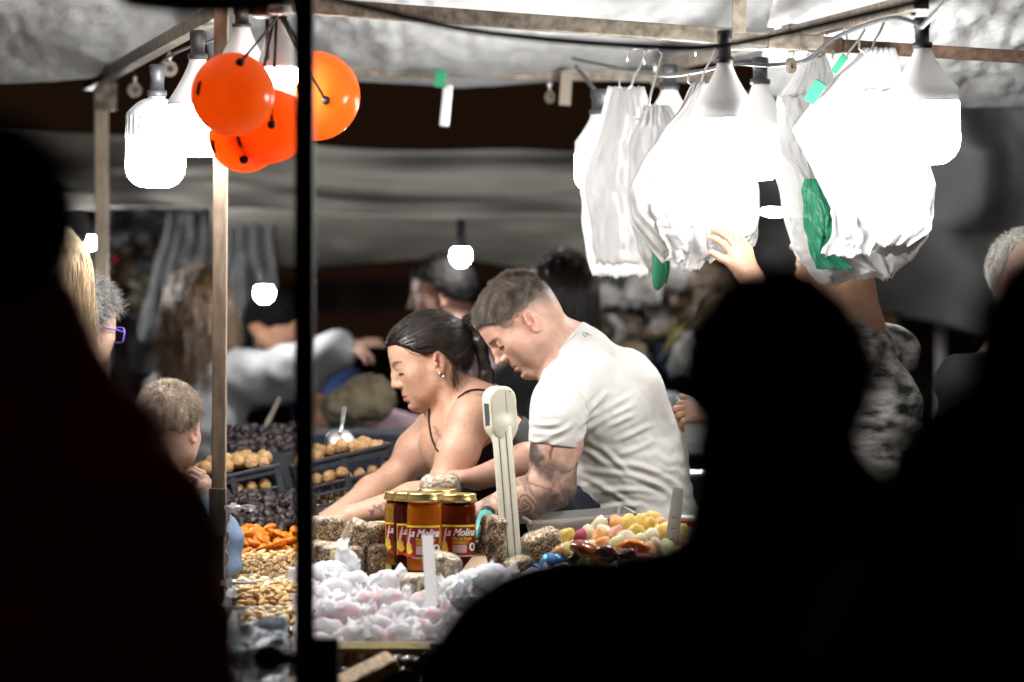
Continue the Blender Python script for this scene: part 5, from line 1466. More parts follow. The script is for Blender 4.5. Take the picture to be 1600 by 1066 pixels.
def sweet(px, py, Yd, pink, sc=1.0, label=None, rot=None, me=None):
    me = me or random.choice(SWP if pink else SWB)
    lab = label or ('white paper sweet with pink print in the front heap' if pink else 'white paper sweet with pale blue print in the rear of the heap')
    drop('wrapped_sweet', me, W(px, py, Yd), rot or (random.uniform(-3, 3), random.uniform(-.5, .5), random.uniform(-1.2, 1.2)), lab, 'sweet', 'pink printed paper sweets' if pink else 'blue printed paper sweets', sc)
for (px, py) in poisson(60, 488, 672, 892, 990, 27, 31, 9000):
    top = np.interp(px, [485, 520, 550, 600, 640, 675], [915, 900, 905, 930, 945, 960])
    if py < top - 14: continue
    Yd = 8.82 - (py - 890) * .0042
    sweet(px, py, Yd, py > 935 - (px - 480) * .05, random.uniform(.85, 1.12))
for (px, py) in poisson(26, 488, 660, 930, 1000, 30, 33, 5000):
    sweet(px, py + 8, 8.72 - (py - 890) * .0042, True, random.uniform(.8, 1.0))
sweet(543, 884, 8.82, False, .95, 'white paper sweet with blue print standing upright at the top of the heap', (.3, 1.3, .4))
sweet(516, 905, 8.78, False, 1.25, 'large round white paper sweet left of the upright one', (.4, .3, .5))
sweet(598, 912, 8.76, False, .95, 'white paper sweet whose twisted end points up towards the cardboard box', (.2, -.5, .2))
sweet(588, 1004, 8.3, True, .9, 'pink printed sweet whose paper end hangs over the rim of the tub', (.3, 1.0, .4))
for (px, py, s) in ((690, 942, 1), (712, 920, 1), (735, 910, 1), (765, 903, 1.05), (720, 948, .9), (750, 928, 1), (700, 965, .95), (680, 930, .8), (786, 912, .9), (735, 940, .9), (672, 960, .9), (828, 905, .8)):
    sweet(px, py, 8.66, False, s, 'white paper sweet with violet print in the heap to the right of the price tag', me=SWG[0] if px == 712 else None)
t = thing('sweet_tray', (-.36, 8.55, .76), 'wide shallow tray under the heap of paper sweets', 'tray')
b = MB(); b.add([W(470, 1004, 8.32), W(700, 1004, 8.32), W(800, 915, 8.86), W(470, 915, 8.86)], [(0, 1, 2, 3)]); b.build('tray_bottom', M_TRAYW, t)
b = MB(); b.box(V3(W(590, 1008, 8.27)), (M(200, 8.27), .012, .012), None, .003); b.build('tray_rim', mat('cream_rim', (.6, .5, .3), .4), t)
# tub of candied fruit in front
t = thing('plastic_tub', W(592, 1050, 8.2), 'clear plastic tub of orange candied fruit at the bottom edge below the paper sweets', 'tub')
b = MB(); c = V3(W(592, 1120, 8.17)); b.box(c, (M(150, 8.17), .12, M(225, 8.17)), None, .012); b.build('tub_wall', film('tub_plastic', (1, .97, .9), .12, .15, .4), t)
b = MB(); b.box(V3(W(592, 1012, 8.17)), (M(158, 8.17), .13, M(9, 8.17)), None, .003); b.build('rim', mat('olive_rim', (.35, .3, .13), .35), t)
M_CANDY = mat('candied_orange', (.55, .16, .02), .2, var=.6, vscale=50, color2=(.16, .035, .008), coat=.5)
CAN = [blob_mesh('candied_fruit', M_CANDY, (.022, .016, .014), .25, 1.5, 12, 8, i) for i in range(3)]
for (px, py) in poisson(26, 530, 655, 1022, 1075, 17, 41): drop('candied_fruit', random.choice(CAN), W(px, py, 8.165 + random.uniform(0, .03)), rr(), 'piece of orange candied fruit inside the clear tub', 'candied fruit', 'candied fruit in the tub', 1)
# brittle bar and chocolate dates at the very bottom
b = MB(); b.box((0, 0, 0), (.15, .06, .03), None, .008); me = b.build('nut_brittle', mat('peanut_brittle', (.68, .45, .18), .35, var=.5, vscale=70, color2=(.4, .2, .06), bump=.8, bscale=110), None, False, local=True)
me.location = W(566, 1056, 8.0); me.rotation_euler = (.3, -.42, .3); tag(me, 'golden nut brittle bar sticking up at the bottom edge', 'nut brittle')
M_CHOC = mat('chocolate_coat', (.02, .008, .005), .18, coat=.5, bump=.4, bscale=80)
CH = [blob_mesh('chocolate_date', M_CHOC, (.024, .017, .015), .25, 1.6, 12, 8, i) for i in range(3)]
for (px, py) in poisson(22, 596, 668, 1032, 1078, 17, 43) + [(538, 1056), (530, 1070), (550, 1073)]: drop('chocolate_date', random.choice(CH), W(px, py, 8.02 + random.uniform(0, .05)), rr(), 'dark glossy chocolate date at the bottom edge beside the brittle', 'chocolate date', 'chocolate dates at the bottom edge', 1)
# crumpled plastic at the lower left
def crump(u, v):
    P = np.stack([M(1, 7.9) * (352 + 95 * u - 800), 7.75 + .35 * v, np.zeros_like(u)], 1); py = 1085 - 120 * v
    P[:, 0] = (350 + 100 * u - 800) * P[:, 1] / F; P[:, 2] = H - (py - 430) * P[:, 1] / F
    P[:, 2] += .03 * fbm(P, 14, 3, 4); P[:, 1] += .03 * fbm(P, 12, 5, 4); return P
tag(sheet('plastic_sheet', crump, 40, 40, mat('blue_grey_plastic', (.6, .66, .72), .4, var=.3, vscale=9, trans=.55), None, .0015, loc=W(390, 1020, 7.9)), 'crumpled blue grey plastic sheet hanging in front of the bins at the lower left', 'plastic sheet')

# ---- jelly sweets and candied fruit at the right
JC = [((.9, .5, .2), 'orange'), ((.9, .72, .26), 'yellow'), ((.76, .8, .46), 'pale green'), ((.5, .07, .14), 'dark red'), ((.88, .5, .36), 'peach'), ((.85, .78, .6), 'cream'), ((.74, .25, .26), 'red')]
JM = []
for i, (c, nme) in enumerate(JC):
    m = mat('sugared_jelly_' + nme.replace(' ', '_'), c, .5, trans=.4, bump=.4, bscale=600, var=.18, vscale=70, sss=0)
    JM.append([blob_mesh('jelly_sweet', m, (.021, .0145, .012), .3, 1.5, 16, 10, i * 3 + k, bean if k else None) for k in range(2)])
for (px, py) in poisson(80, 872, 1062, 802, 868, 14, 51, 9000):
    top = np.interp(px, [868, 885, 920, 940, 970, 1000, 1030, 1062], [852, 838, 826, 817, 820, 808, 806, 812])
    if py < top: continue
    w = random.choices(range(7), [7, 4, 1.2, 1.2, 4, 2, .6])[0] if px < 985 else random.choices(range(7), [4, 4, 1.6, 2, 3, 3, 1.5])[0]
    nme = JC[w][1]
    drop('jelly_sweet', random.choice(JM[w]), W(px, py, 8.92 - (py - 805) * .0035), rr(), nme + ' sugared jelly sweet in the heap at the right of the counter', 'jelly sweet', nme + ' jelly sweets', random.uniform(1.1, 1.45))
M_GLAZE = mat('glazed_fruit', (.34, .08, .012), .1, coat=.7, var=.5, vscale=30, color2=(.1, .018, .006)); M_GLAZE2 = mat('dark_glazed_fruit', (.05, .014, .008), .1, coat=.7)
for i, (px, py, m, nm) in enumerate([(912, 858, M_GLAZE, 'glossy orange brown candied fruit in front of the jelly sweets'), (948, 866, M_GLAZE2, 'dark glossy candied fruit, left of two'), (976, 870, M_GLAZE2, 'dark glossy candied fruit, right of two'), (1001, 878, M_GLAZE, 'wrinkled glossy candied fruit nearest the dark shoulder'), (896, 872, M_GLAZE2, 'small black glossy fruit beside the blue sweet'), (877, 886, M_DATE, 'small dark red glossy fruit under the blue sweet')]):
    sc_ = 1.0 if i < 4 else .6
    drop('candied_fruit', blob_mesh('candied_fruit', m, (.03, .023, .02), .2, 1.5, 16, 10, i + 20), W(px, py, 8.66), (.2, .3, i), nm, 'candied fruit', None, sc_)
b = MB(); b.tube([W(968, 852, 8.72), W(985, 846, 8.71), W(1002, 850, 8.7), W(1014, 858, 8.69)], [.008, .012, .012, .008], 10, True, .6); tag(b.build('candied_peel', mat('orange_peel', (.75, .2, .015), .25, coat=.4), None, True, loc=W(990, 850, 8.7)), 'curved strip of bright orange candied peel over the dark fruit', 'candied peel')
M_BLUEF = mat('blue_foil', (.02, .2, .75), .25, .4, var=.5, vscale=40, color2=(.25, .55, .9), bump=.6, bscale=60)
o = drop('blue_sweet', sweet_mesh(M_BLUEF, 2, .036, .026), W(864, 880, 8.7), (.3, -.4, .5), 'bright blue foil sweet at the left of the candied fruit', 'sweet', None, 1.0)
# paper cup with red stripes among the sweets
t = thing('paper_bag', W(1068, 815, 8.85), 'white paper bag with a red band standing among the jelly sweets by the dark shoulder', 'paper bag')
b = MB(); b.box(V3(W(1070, 838, 8.9)), (M(36, 8.9), .05, M(64, 8.9)), rotm(.05, .04, .3), .006); b.build('bag_body', mat('white_paper', (.7, .68, .66), .6, bump=.5, bscale=40), t)
b = MB(); b.box(V3(W(1070, 816, 8.898)), (M(37, 8.9), .052, M(8, 8.9)), rotm(.05, .04, .3), .002); b.build('red_band', mat_red, t)
b = MB(); b.box(V3(W(1068, 862, 8.898)), (M(37, 8.9), .052, M(12, 8.9)), rotm(.05, .04, .3), .002); b.build('red_band', mat_red, t)
t = thing('jelly_tray', (.25, 8.8, .88), 'low tray under the jelly sweets', 'tray')
b = MB(); b.add([W(860, 905, 8.6), W(1090, 905, 8.6), W(1090, 815, 9.02), W(880, 838, 9.02)], [(0, 1, 2, 3)]); b.add([W(860, 906, 8.6), W(1090, 906, 8.6), W(1090, 990, 8.6), W(860, 990, 8.6)], [(0, 1, 2, 3)]); b.build('tray_bottom', M_TRAYW, t)

# ---- crates of walnuts
def crate(origin, w, d, h, roll, yaw, label, pitch=.0):
    """black slatted crate; origin = lower front left corner"""
    t = thing('plastic_crate', origin, label, 'crate', 'black crates of walnuts'); R = np.asarray(Matrix.Rotation(-roll, 3, 'Y') @ Matrix.Rotation(yaw, 3, 'Z') @ Matrix.Rotation(pitch, 3, 'X'))
    o = V3(origin)
    def P(x, y, z): return o + R @ V3((x, y, z))
    def bar(name, c, s): b = MB(); b.box(P(*c), s, R, .002); return b.build(name, M_CRATE, t)
    bar('crate_floor', (w / 2, d / 2, .004), (w, d, .008))
    for y0 in (0, d):
        for z, hh in ((h * .89, h * .2), (h * .5, .008), (h * .32, .008), (h * .07, h * .14)): bar('slat', (w / 2, y0, z), (w, .008, hh))
        bar('rim', (w / 2, y0 - .004 if y0 == 0 else y0 + .004, h - .004), (w + .012, .012, .01))
        for i in range(3): bar('post', (w * (0.02 + .48 * i), y0 - .003, h / 2), (.016, .01, h))
        for i in range(14):
            x = w * (.06 + .88 * i / 13)
            if i % 4 != 3: bar('bar', (x, y0 + .001, h * .32), (.004, .006, h * .42))
    for x0 in (0, w):
        for z, hh in ((h * .89, h * .2), (h * .5, .008), (h * .32, .008), (h * .07, h * .14)): bar('slat', (x0, d / 2, z), (.008, d, hh))
        for i in range(8): bar('bar', (x0, d * (.1 + .8 * i / 7), h * .4), (.006, .005, h * .6))
    return P
def fill(P, w, d, h, n, seed, label):
    r = random.Random(seed)
    for (x, y) in poisson(n, .02, w - .02, .02, d - .02, .027, seed):
        drop('walnut', r.choice(MESH['walnut']), P(x, y, h + .004 + .02 * math.sin(math.pi * x / w) + r.uniform(-.006, .012)), rr(), label, 'walnut', label, r.uniform(.92, 1.12))
    for zz in (h * .25, h * .6):
        for i in range(int(w / .036)):
            drop('walnut', r.choice(MESH['walnut']), P(.022 + .036 * i, .026, zz), rr(), label, 'walnut', label, 1.0)
PA = crate(W(305, 826, 9.98), .245, .34, .118, .215, .1, 'left black crate of walnuts beside the pale post')
fill(PA, .245, .34, .118, 60, 61, 'walnut heaped in the left black crate')
PB = crate(W(476, 806, 10.02), .262, .36, .135, .222, .12, 'right black crate of walnuts behind the arms of the ponytailed person')
fill(PB, .262, .36, .118, 46, 62, 'walnut in the right black crate')
for (x, z, w_) in ((.05, .085, 'leftmost'), (.085, .083, 'middle'), (.122, .088, 'rightmost and highest')): drop('walnut', MESH['walnut'][0], PB(x, .005, z), rr(), w_ + ' of three walnuts showing through the upper opening of the right crate', 'walnut', None, 1.05)
for (px, py) in poisson(90, 345, 475, 668, 704, 9, 64): drop('dried_fig', random.choice(MESH['fig']), W(px, py + (470 - px) * .02, 10.55 - (py - 668) * .008), rr(), 'almost black dried fig in the heap behind the walnut crates', 'dried fig', 'black dried figs behind the crates', 1.0)
b = MB(); b.add([W(330, 668, 10.62), W(480, 662, 10.62), W(480, 712, 10.2), W(330, 716, 10.2)], [(0, 1, 2, 3)]); b.add([W(330, 716, 10.2), W(480, 712, 10.2), W(480, 830, 10.2), W(330, 830, 10.2)], [(0, 1, 2, 3)]); tag(b.build('fig_box', M_CRATE, None, loc=W(400, 700, 10.4)), 'dark box under the black figs behind the crates', 'box')
# steel scoop in the walnuts
t = thing('steel_scoop', W(531, 690, 10.15), 'round steel scoop stuck in the walnuts of the right crate', 'scoop'); c = V3(W(531, 693, 10.15)); R = frame((.25, -.75, .6))
b = MB(); rad = M(25, 10.15); b.lathe([(rad * math.sin(a), -rad * .75 * math.cos(a)) for a in np.linspace(0, math.pi / 2, 9)] + [(rad * .95, .002)] + [(rad * .93 * math.sin(a), -rad * .7 * math.cos(a)) for a in np.linspace(math.pi / 2, 0, 9)], 28, c, -R); b.build('bowl', M_STEEL, t, True)
b = MB(); b.tube([W(531, 676, 10.12), W(535, 660, 10.2), W(538, 638, 10.3)], [.005, .005, .006], 8); b.build('handle', M_STEEL, t, True)
b = MB(); b.add([W(402, 684, 10.6), W(410, 688, 10.6), W(440, 622, 10.9), W(434, 620, 10.9)] + [V3(W(x, y, Y)) + V3((0, .006, 0)) for x, y, Y in ((402, 684, 10.6), (410, 688, 10.6), (440, 622, 10.9), (434, 620, 10.9))], [(0, 1, 2, 3), (7, 6, 5, 4), (0, 4, 5, 1), (1, 5, 6, 2), (2, 6, 7, 3), (3, 7, 4, 0)])
tag(b.build('wooden_paddle', mat('dull_wood', (.16, .14, .11), .6, var=.3, vscale=30), None, loc=W(420, 660, 10.7)), 'dull wooden paddle leaning behind the left crate', 'paddle')
# ------------------------------------------------------------------ packs of plastic bags on hooks
def bag_sheet(t, name, rows, Yd, m, seed, ruf=.02, fr=5, tilt=0.0, rag=.012, nu=34, nv=46, bulge=.03):
    py = np.array([r[0] for r in rows], float); xl = np.array([r[1] for r in rows], float); xr = np.array([r[2] for r in rows], float)
    def fn(u, v):
        y = py[0] + (py[-1] - py[0]) * v; l = np.interp(y, py, xl); r = np.interp(y, py, xr)
        px = l + (r - l) * u
        Pn = np.stack([u * 3, v * 2.2, np.full_like(u, seed * 1.7)], 1)
        dep = .6 * ruf * (.2 + v) * (np.sin(fr * 2 * u + seed + 2 * vnoise(Pn, 1.2, seed)) + .6 * fbm(Pn, 2.2, seed + 3))
        cr = np.abs(fbm(Pn, 3.1, seed + 9)) * .012 + np.abs(fbm(Pn, 6.5, seed + 12)) * .006
        dep = dep - .8 * cr
        dep -= bulge * np.sin(math.pi * u) * np.sin(math.pi * np.minimum(v * 1.1, 1))
        Y = Yd + tilt * (v - .3) + dep
        px = px + 3.5 * vnoise(np.stack([v * 6, u * 0 + seed, u * 0], 1), 1.6, seed + 1) * np.where((u < .05) | (u > .95), 1, .4)
        z = H - (y - 430) * Yd / F + rag * (.6 * vnoise(np.stack([u * 22, u * 0, u * 0 + seed], 1), 1.0, seed) + .5 * vnoise(np.stack([u * 6, u * 0, u * 0 + seed], 1), 1, seed + 4)) * (v ** 4 + (1 - v) ** 12 * .6)
        return np.stack([(px - 800) * Yd / F, Y, z], 1)
    return sheet(name, fn, nu, nv, m, t, .0006)
def pack(label, packs, Yd, hooks, group='packs of white plastic bags'):
    x0 = (packs[0][0][0][1] + packs[0][0][0][2]) / 2; t = thing('bag_pack', W(x0, packs[0][0][0][0], Yd), label, 'plastic bags', group)
    for i, (rows, dy, m, kw) in enumerate(packs): bag_sheet(t, 'bag', rows, Yd + dy, m, 3 * i + int(x0) % 7, **kw)
    return t
def shift(rows, dx0, dx1, dyb, sq=0): return [(y + dyb * i / (len(rows) - 1), l + dx0 + sq * i, r + dx1 - sq * i) for i, (y, l, r) in enumerate(rows)]
A0 = [(136, 950, 1000), (160, 944, 1008), (200, 936, 1014), (250, 918, 1020), (300, 906, 1024), (350, 910, 1024), (400, 918, 1022), (432, 925, 1010)]
pack('tall narrow pack of white bags at the left of the hanging bags', [(A0, 0, M_BAG, dict(ruf=.01, fr=4)), (shift(A0, 8, 6, -20), -.02, M_BAG, dict(ruf=.008, fr=3))], 10.0, [])
C0 = [(165, 1004, 1040), (195, 994, 1060), (230, 980, 1080), (290, 974, 1100), (350, 986, 1112), (395, 1000, 1112), (422, 1012, 1090)]
pack('pack of white bags between the narrow and wide packs, green strip below', [(C0, 0, M_BAG, dict(ruf=.012, fr=3)), (shift(C0, 4, 8, -14), -.03, M_BAG, dict(ruf=.01, fr=3))], 9.85, [])
B0 = [(130, 1082, 1102), (150, 1072, 1106), (175, 1060, 1116), (205, 1034, 1140), (250, 1004, 1166), (300, 978, 1182), (345, 988, 1185), (380, 1015, 1176), (402, 1036, 1130)]
pack('wide pack of white bags that a raised hand is pulling at', [(B0, 0, M_BAG, dict(ruf=.025)), (shift(B0, 3, -4, -6), -.03, M_BAG, dict(ruf=.02, fr=6)), (shift(B0, 8, 2, -18), -.05, M_BAG, dict(ruf=.025, fr=4)), (shift(B0, 0, 1, 6), .04, M_BAG, dict(ruf=.03)), ([(320, 1016, 1110), (360, 1030, 1130), (395, 1042, 1132), (412, 1050, 1112)], -.07, M_BAG, dict(ruf=.03, fr=9, rag=.03)), ([(330, 1080, 1184), (355, 1090, 1184), (375, 1120, 1180)], .03, M_BAG, dict(ruf=.02))], 9.3, [])
E0 = [(84, 1262, 1290), (112, 1244, 1300), (150, 1220, 1306), (200, 1212, 1310), (255, 1205, 1316), (300, 1216, 1326), (350, 1228, 1340), (400, 1244, 1380), (436, 1276, 1392)]
pack('rear right pack of white bags with a green bag in it', [(E0, 0, M_BAG, dict(ruf=.02)), (shift(E0, 6, -4, -10), .03, M_BAG, dict()), ([(150, 1216, 1290), (200, 1212, 1286), (240, 1220, 1290), (262, 1240, 1282), (298, 1270, 1282)], -.05, M_BAG, dict(ruf=.01)), ([(330, 1300, 1446), (375, 1312, 1448), (405, 1330, 1428), (430, 1372, 1398)], .02, M_BAG, dict(ruf=.03, rag=.03)), ([(340, 1232, 1300), (390, 1240, 1330), (425, 1262, 1370), (444, 1282, 1310)], -.03, M_BAG, dict(ruf=.02))], 9.5, [])
D0 = [(76, 1346, 1398), (92, 1334, 1402), (120, 1306, 1410), (160, 1270, 1424), (203, 1238, 1436), (240, 1256, 1446), (290, 1280, 1459), (340, 1306, 1456), (375, 1302, 1444), (398, 1286, 1420)]
pack('large front pack of white bags at the right, next to the far right lamp', [(D0, 0, M_BAG, dict(ruf=.022, fr=4)), (shift(D0, 6, -6, -12), -.03, M_BAG, dict(ruf=.02)), (shift(D0, 2, 0, -3), .03, M_BAG, dict(ruf=.03)), ([(140, 1352, 1424), (220, 1346, 1440), (300, 1350, 1458), (360, 1352, 1454), (384, 1356, 1420)], -.05, M_BAG, dict(ruf=.02, fr=3)), ([(250, 1268, 1352), (320, 1300, 1356), (370, 1296, 1366), (400, 1284, 1360)], -.06, M_BAG, dict(ruf=.03, fr=6))], 9.15, [])
# green bags
t = thing('green_bag', W(1290, 350, 9.1), 'green plastic bag hanging folded between the two right packs of white bags', 'plastic bag')
bag_sheet(t, 'bag', [(280, 1258, 1288), (300, 1253, 1304), (330, 1255, 1314), (365, 1259, 1312), (400, 1266, 1308), (421, 1274, 1336)], 9.32, M_GREENBAG, 4, ruf=.018, fr=2, rag=.003)
bag_sheet(t, 'bag', [(284, 1264, 1284), (310, 1257, 1300), (350, 1258, 1312), (400, 1268, 1314), (417, 1276, 1330)], 9.35, M_GREENBAG, 8, ruf=.02, fr=3, rag=.003)
for pts, lab in ((((1274, 124), (1290, 134), (1270, 163), (1255, 155)), 'short folded green bag sticking out at the left of the right packs'), (((1316, 84), (1324, 92), (1306, 115), (1297, 111)), 'small folded green bag at the top of the right packs')):
    b = MB(); P = [V3(W(x, y, 9.05)) for x, y in pts]; Q = [p + V3((.004, .016, .002)) for p in P]
    b.add(P + Q, [(0, 1, 2, 3), (7, 6, 5, 4), (0, 4, 5, 1), (1, 5, 6, 2), (2, 6, 7, 3), (3, 7, 4, 0)]); tag(b.build('folded_green_bag', M_GREENBAG, None, loc=tuple(P[0])), lab, 'plastic bag')
b = MB(); pr = [(1030, 366), (1031, 395), (1030, 425), (1028, 445), (1026, 454)]; b.tube([W(x, y, 9.75) for x, y in pr], [.016, .018, .019, .014, .004], 8, True, .5); b.tube([W(x + 12, y - 2, 9.77) for x, y in pr[:4]], [.008, .009, .008, .004], 6)
tag(b.build('green_strip', M_GREENBAG, None, True, loc=W(1030, 400, 9.75)), 'rolled green bag strip hanging below the left packs of white bags', 'plastic bag')
# wire hooks over the side rail
def hook(px, py, px2, py2, Yd, label):
    a, e = V3(W(px, py, Yd)), V3(W(px2, py2, Yd - .03)); n = nrm(e - a); s = nrm(np.cross(n, (0, 1, 0))); L = np.linalg.norm(e - a); b = MB()
    pts = [a - s * .03 + n * .02, a - s * .034, a - s * .024 - n * .02, a - s * .004 - n * .026, a + s * .012 - n * .016, a + n * .02 + s * .008, a + n * L * .6, e - n * .01, e - s * .012 + n * .008, e - s * .03, e - s * .034 - n * .02]
    b.tube(pts, .0028, 6); tag(b.build('wire_hook', M_STEEL, None, True, loc=tuple(a)), label, 'hook', 'wire hooks holding the bags')
hook(1000, 90, 985, 140, 10.0, 'leftmost wire hook, above the narrow bag pack')
hook(1026, 92, 1010, 186, 9.85, 'second wire hook from the left over the side rail')
hook(1108, 82, 1094, 134, 9.3, 'wire hook above the wide bag pack, left of the nearest lamp')
hook(1312, 62, 1278, 92, 9.3, 'wire hook holding the rear right pack')
hook(1340, 52, 1318, 100, 9.1, 'wire hook by the green folded handle')
hook(1374, 34, 1362, 82, 8.95, 'wire hook holding the large front pack')

# ------------------------------------------------------------------ orange balls with black strings round a lamp
M_BALL = mat('orange_translucent_ball', (1, .33, .055), .22, trans=.72, coat=.3)
M_STRING = mat('black_string', (.01, .008, .008), .6)
def ball(px, py, r, Yd, bead, face, label, hubp=(436, 22)):
    c = V3(W(px, py, Yd)); t = thing('orange_ball', c, label, 'ball', 'orange balls hanging round a lamp'); R_ = r * Yd / F
    b = MB(); b.sphere(c, R_, 32, 22); b.build('shell', M_BALL, t, True)
    bd = V3(W(bead[0], bead[1], Yd)); d = bd - c; d[1] = -math.sqrt(max(R_ ** 2 - d[0] ** 2 - d[2] ** 2, 1e-4)); bd = c + d * 1.02
    hp = V3(W(hubp[0], hubp[1], 8.5))
    b = MB(); b.tube([hp, hp * .5 + bd * .5 + V3((0, 0, -.004)), bd], .0034, 6); b.sphere(bd, M(7, Yd), 10, 8); b.build('string', M_STRING, t, True)
    for (fx, fy, kind) in face:
        p = V3(W(fx, fy, Yd)) - c; s2 = R_ ** 2 - p[0] ** 2 - p[2] ** 2; p[1] = -math.sqrt(max(s2, 1e-5)); p = p / np.linalg.norm(p)
        b = MB(); A = frame(p); pts = []
        for q in np.linspace(-1.1, 1.1, 9) if kind == 'arc' else np.linspace(-.8, .8, 6):
            o = (A @ V3((math.sin(q) * .016, math.cos(q) * .012 - .008, 0))) if kind == 'arc' else (A @ V3((.004 * q, q * .02, 0)))
            pp = c + p * R_ + o; dd = nrm(pp - c); pts.append(c + dd * R_ * 1.004)
        b.tube(pts, [.002] + [.0055] * (len(pts) - 2) + [.002], 6, True, .3); b.build('painted_feature', M_STRING, t, True)
ball(493, 150, 70, 8.86, (512, 160), [(446, 163, 'arc'), (462, 200, 'bar')], 'right orange ball, partly behind the black post')
ball(421, 196, 60, 8.5, (428, 197), [(376, 222, 'bar')], 'orange ball glowing low in the middle of the cluster', (432, 30))
ball(383, 212, 58, 8.56, (384, 250), [(336, 230, 'bar')], 'lowest orange ball at the back of the cluster', (428, 30))
ball(364, 148, 66, 8.36, (378, 101), [(315, 140, 'bar')], 'nearest orange ball at the upper left of the cluster')
t = thing('ball_hanger', W(430, 20, 8.5), 'dark hub with a white cap from which the orange balls hang', 'hanger')
b = MB(); b.lathe([(0, .03), (.03, .025), (.034, -.02), (.012, -.03), (0, -.03)], 16, W(410, 8, 8.5)); b.build('hub', M_SOCKET, t, True)
b = MB(); b.lathe([(0, .012), (.026, .01), (.03, -.006), (0, -.012)], 20, W(436, 16, 8.48)); b.build('cap', M_WHITEPLASTIC, t, True)
b = MB(); b.tube([W(462, -10, 8.5), W(470, 30, 8.5), W(478, 80, 8.55)], .008, 8); b.tube([W(440, 20, 8.5), W(462, 60, 8.6), W(478, 96, 8.7)], .0045, 8); b.tube([W(418, 20, 8.5), W(418, 60, 8.55), W(417, 110, 8.6)], .005, 8); b.build('cord', M_STRING, t, True)
# ------------------------------------------------------------------ the other people
M_FILMG = film('lens_glass', (.95, .95, 1), .08, .05, 0)
M_BLACKINK0 = mat('black_frame', (.01, .01, .01), .4)
def cloth(name, c, **k): return mat(name, c, k.pop('rough', .85), var=k.pop('var', .25), vscale=k.pop('vscale', 18), bump=k.pop('bump', .15), bscale=k.pop('bscale', 120), **k)
def figure(label, hp, Yd, fwd, up=(0, 0, 1), sc=1.0, skin=SKIN_PALE, top=None, pants=None, sleeve='long', female=False, h=.011, g=.014, w=1.0,
           L=None, R=None, nb=None, ch=None, pe=None, hair=None, detail=False, extra=None, neck=.054, bulk=1.0, face=True, sl=None, sr=None, hands=True, lift=0.0):
    f = nrm(fwd); hd = Head(W(hp[0], hp[1], Yd), f, up, sc, female); fh = nrm(f * (1, 1, 0)); side = np.cross((0, 0, 1), fh)
    c = hd.c
    nb = c + V3((0, 0, -.185)) - fh * .045 if nb is None else V3(nb)
    ch = nb + V3((0, 0, -.2)) - fh * .01 if ch is None else V3(ch)
    pe = V3((ch[0], ch[1], max(.55, ch[2] - .36))) if pe is None else V3(pe)
    t = thing('person', (pe[0], pe[1], 0), label, 'person')
    S = Sdf(); hd.build(S, detail=detail)
    S.cap(hd.p(-.03, 0, -.05), nb, neck, neck * 1.12, .035)
    trunk(S, nb, ch, pe, side, .86 * w)
    sh = {}
    for nm, sg, arm, s0 in (('L', 1, L, sl), ('R', -1, R, sr)):
        s = nb + side * .185 * sg * w + V3((0, 0, -.075)) if s0 is None else V3(s0)
        if arm is None: e = s + V3((0, 0, -.29)) + side * .04 * sg; wr = e + V3((0, 0, -.24)) + fh * .07; hdir = (0, 0, -1)
        else: e, wr = V3(arm[0]), V3(arm[1]); hdir = arm[2] if len(arm) > 2 else tuple(wr - e)
        sh[nm] = (s, e, wr)
        S.cap(s, nb, .052, .052, .05); limb(S, s, e, wr, (.05, .045, .04, .042, .028), .03)
        if hands:
            hk = arm[3] if arm is not None and len(arm) > 3 else {}
            hand(S, wr, hdir, hk.pop('back', tuple(side * sg + V3((0, 0, .2)))), hk.pop('thumb', tuple(fh + V3((0, 0, .3)))), .95 * min(sc + .02, 1), **hk)
    fine = [(c - .15 * sc, c + .15 * sc, .005 if not detail else .0028)]
    for nm, arm in (('L', L), ('R', R)):
        if arm is not None and hands: wr = sh[nm][2]; dd = nrm(arm[2] if len(arm) > 2 else wr - sh[nm][1]); cc = wr + dd * .09; fine.append((cc - .13, cc + .13, .0038))
    v, fc = S.mesh(h, fine)
    col = hd.paint(v, skin, lashes=face) if face else np.tile(V3(skin), (len(v), 1))
    mesh_obj('body', v, fc, M_SKIN if detail else M_SKIN_FAR, t, col=col)
    # clothes
    S = Sdf(); trunk(S, nb + (0, 0, -.01), ch, pe, side, .86 * w, g); S.ecap(pe, pe + (0, 0, -.14), (.15 * w + g, .115 * w + g), (.155 * w + g, .12 * w + g), side, .05)
    for nm in sh:
        s, e, wr = sh[nm]; S.cap(s, nb + (0, 0, -.03), .055 + g, .05 + g, .05); rg = g * bulk
        if sleeve == 'long': limb(S, s, e, wr, tuple(q + rg for q in (.05, .045, .042, .042, .032)), .03)
        elif sleeve == 'short': S.cap(s, s * .45 + e * .55, .053 + g, .05 + g, .03)
    if extra: extra(S, hd, nb)
    v, fc = S.mesh(h); n = normals(v, fc); v = v + n * (.006 * fbm(v, 9, 4) + .003 * np.sin(v @ V3((20, 10, 70)) + 3 * fbm(v, 6, 9)))[:, None]
    mesh_obj('top', v, fc, top or M_NAVY, t)
    S = Sdf(); S.ecap(pe + (0, 0, -.1), pe, (.16 * w, .125 * w), (.15 * w, .12 * w), side, .04); legs(S, pe, side, w, .014, fh); S.plane((0, 0, .05), (0, 0, -1))
    v, fc = S.mesh(.016); mesh_obj('trousers', v, fc, pants or M_NAVY, t)
    shoes(pe, side, fh, t, M_BLACKCLOTH)
    if hair: hair(hd, t)
    return t, hd
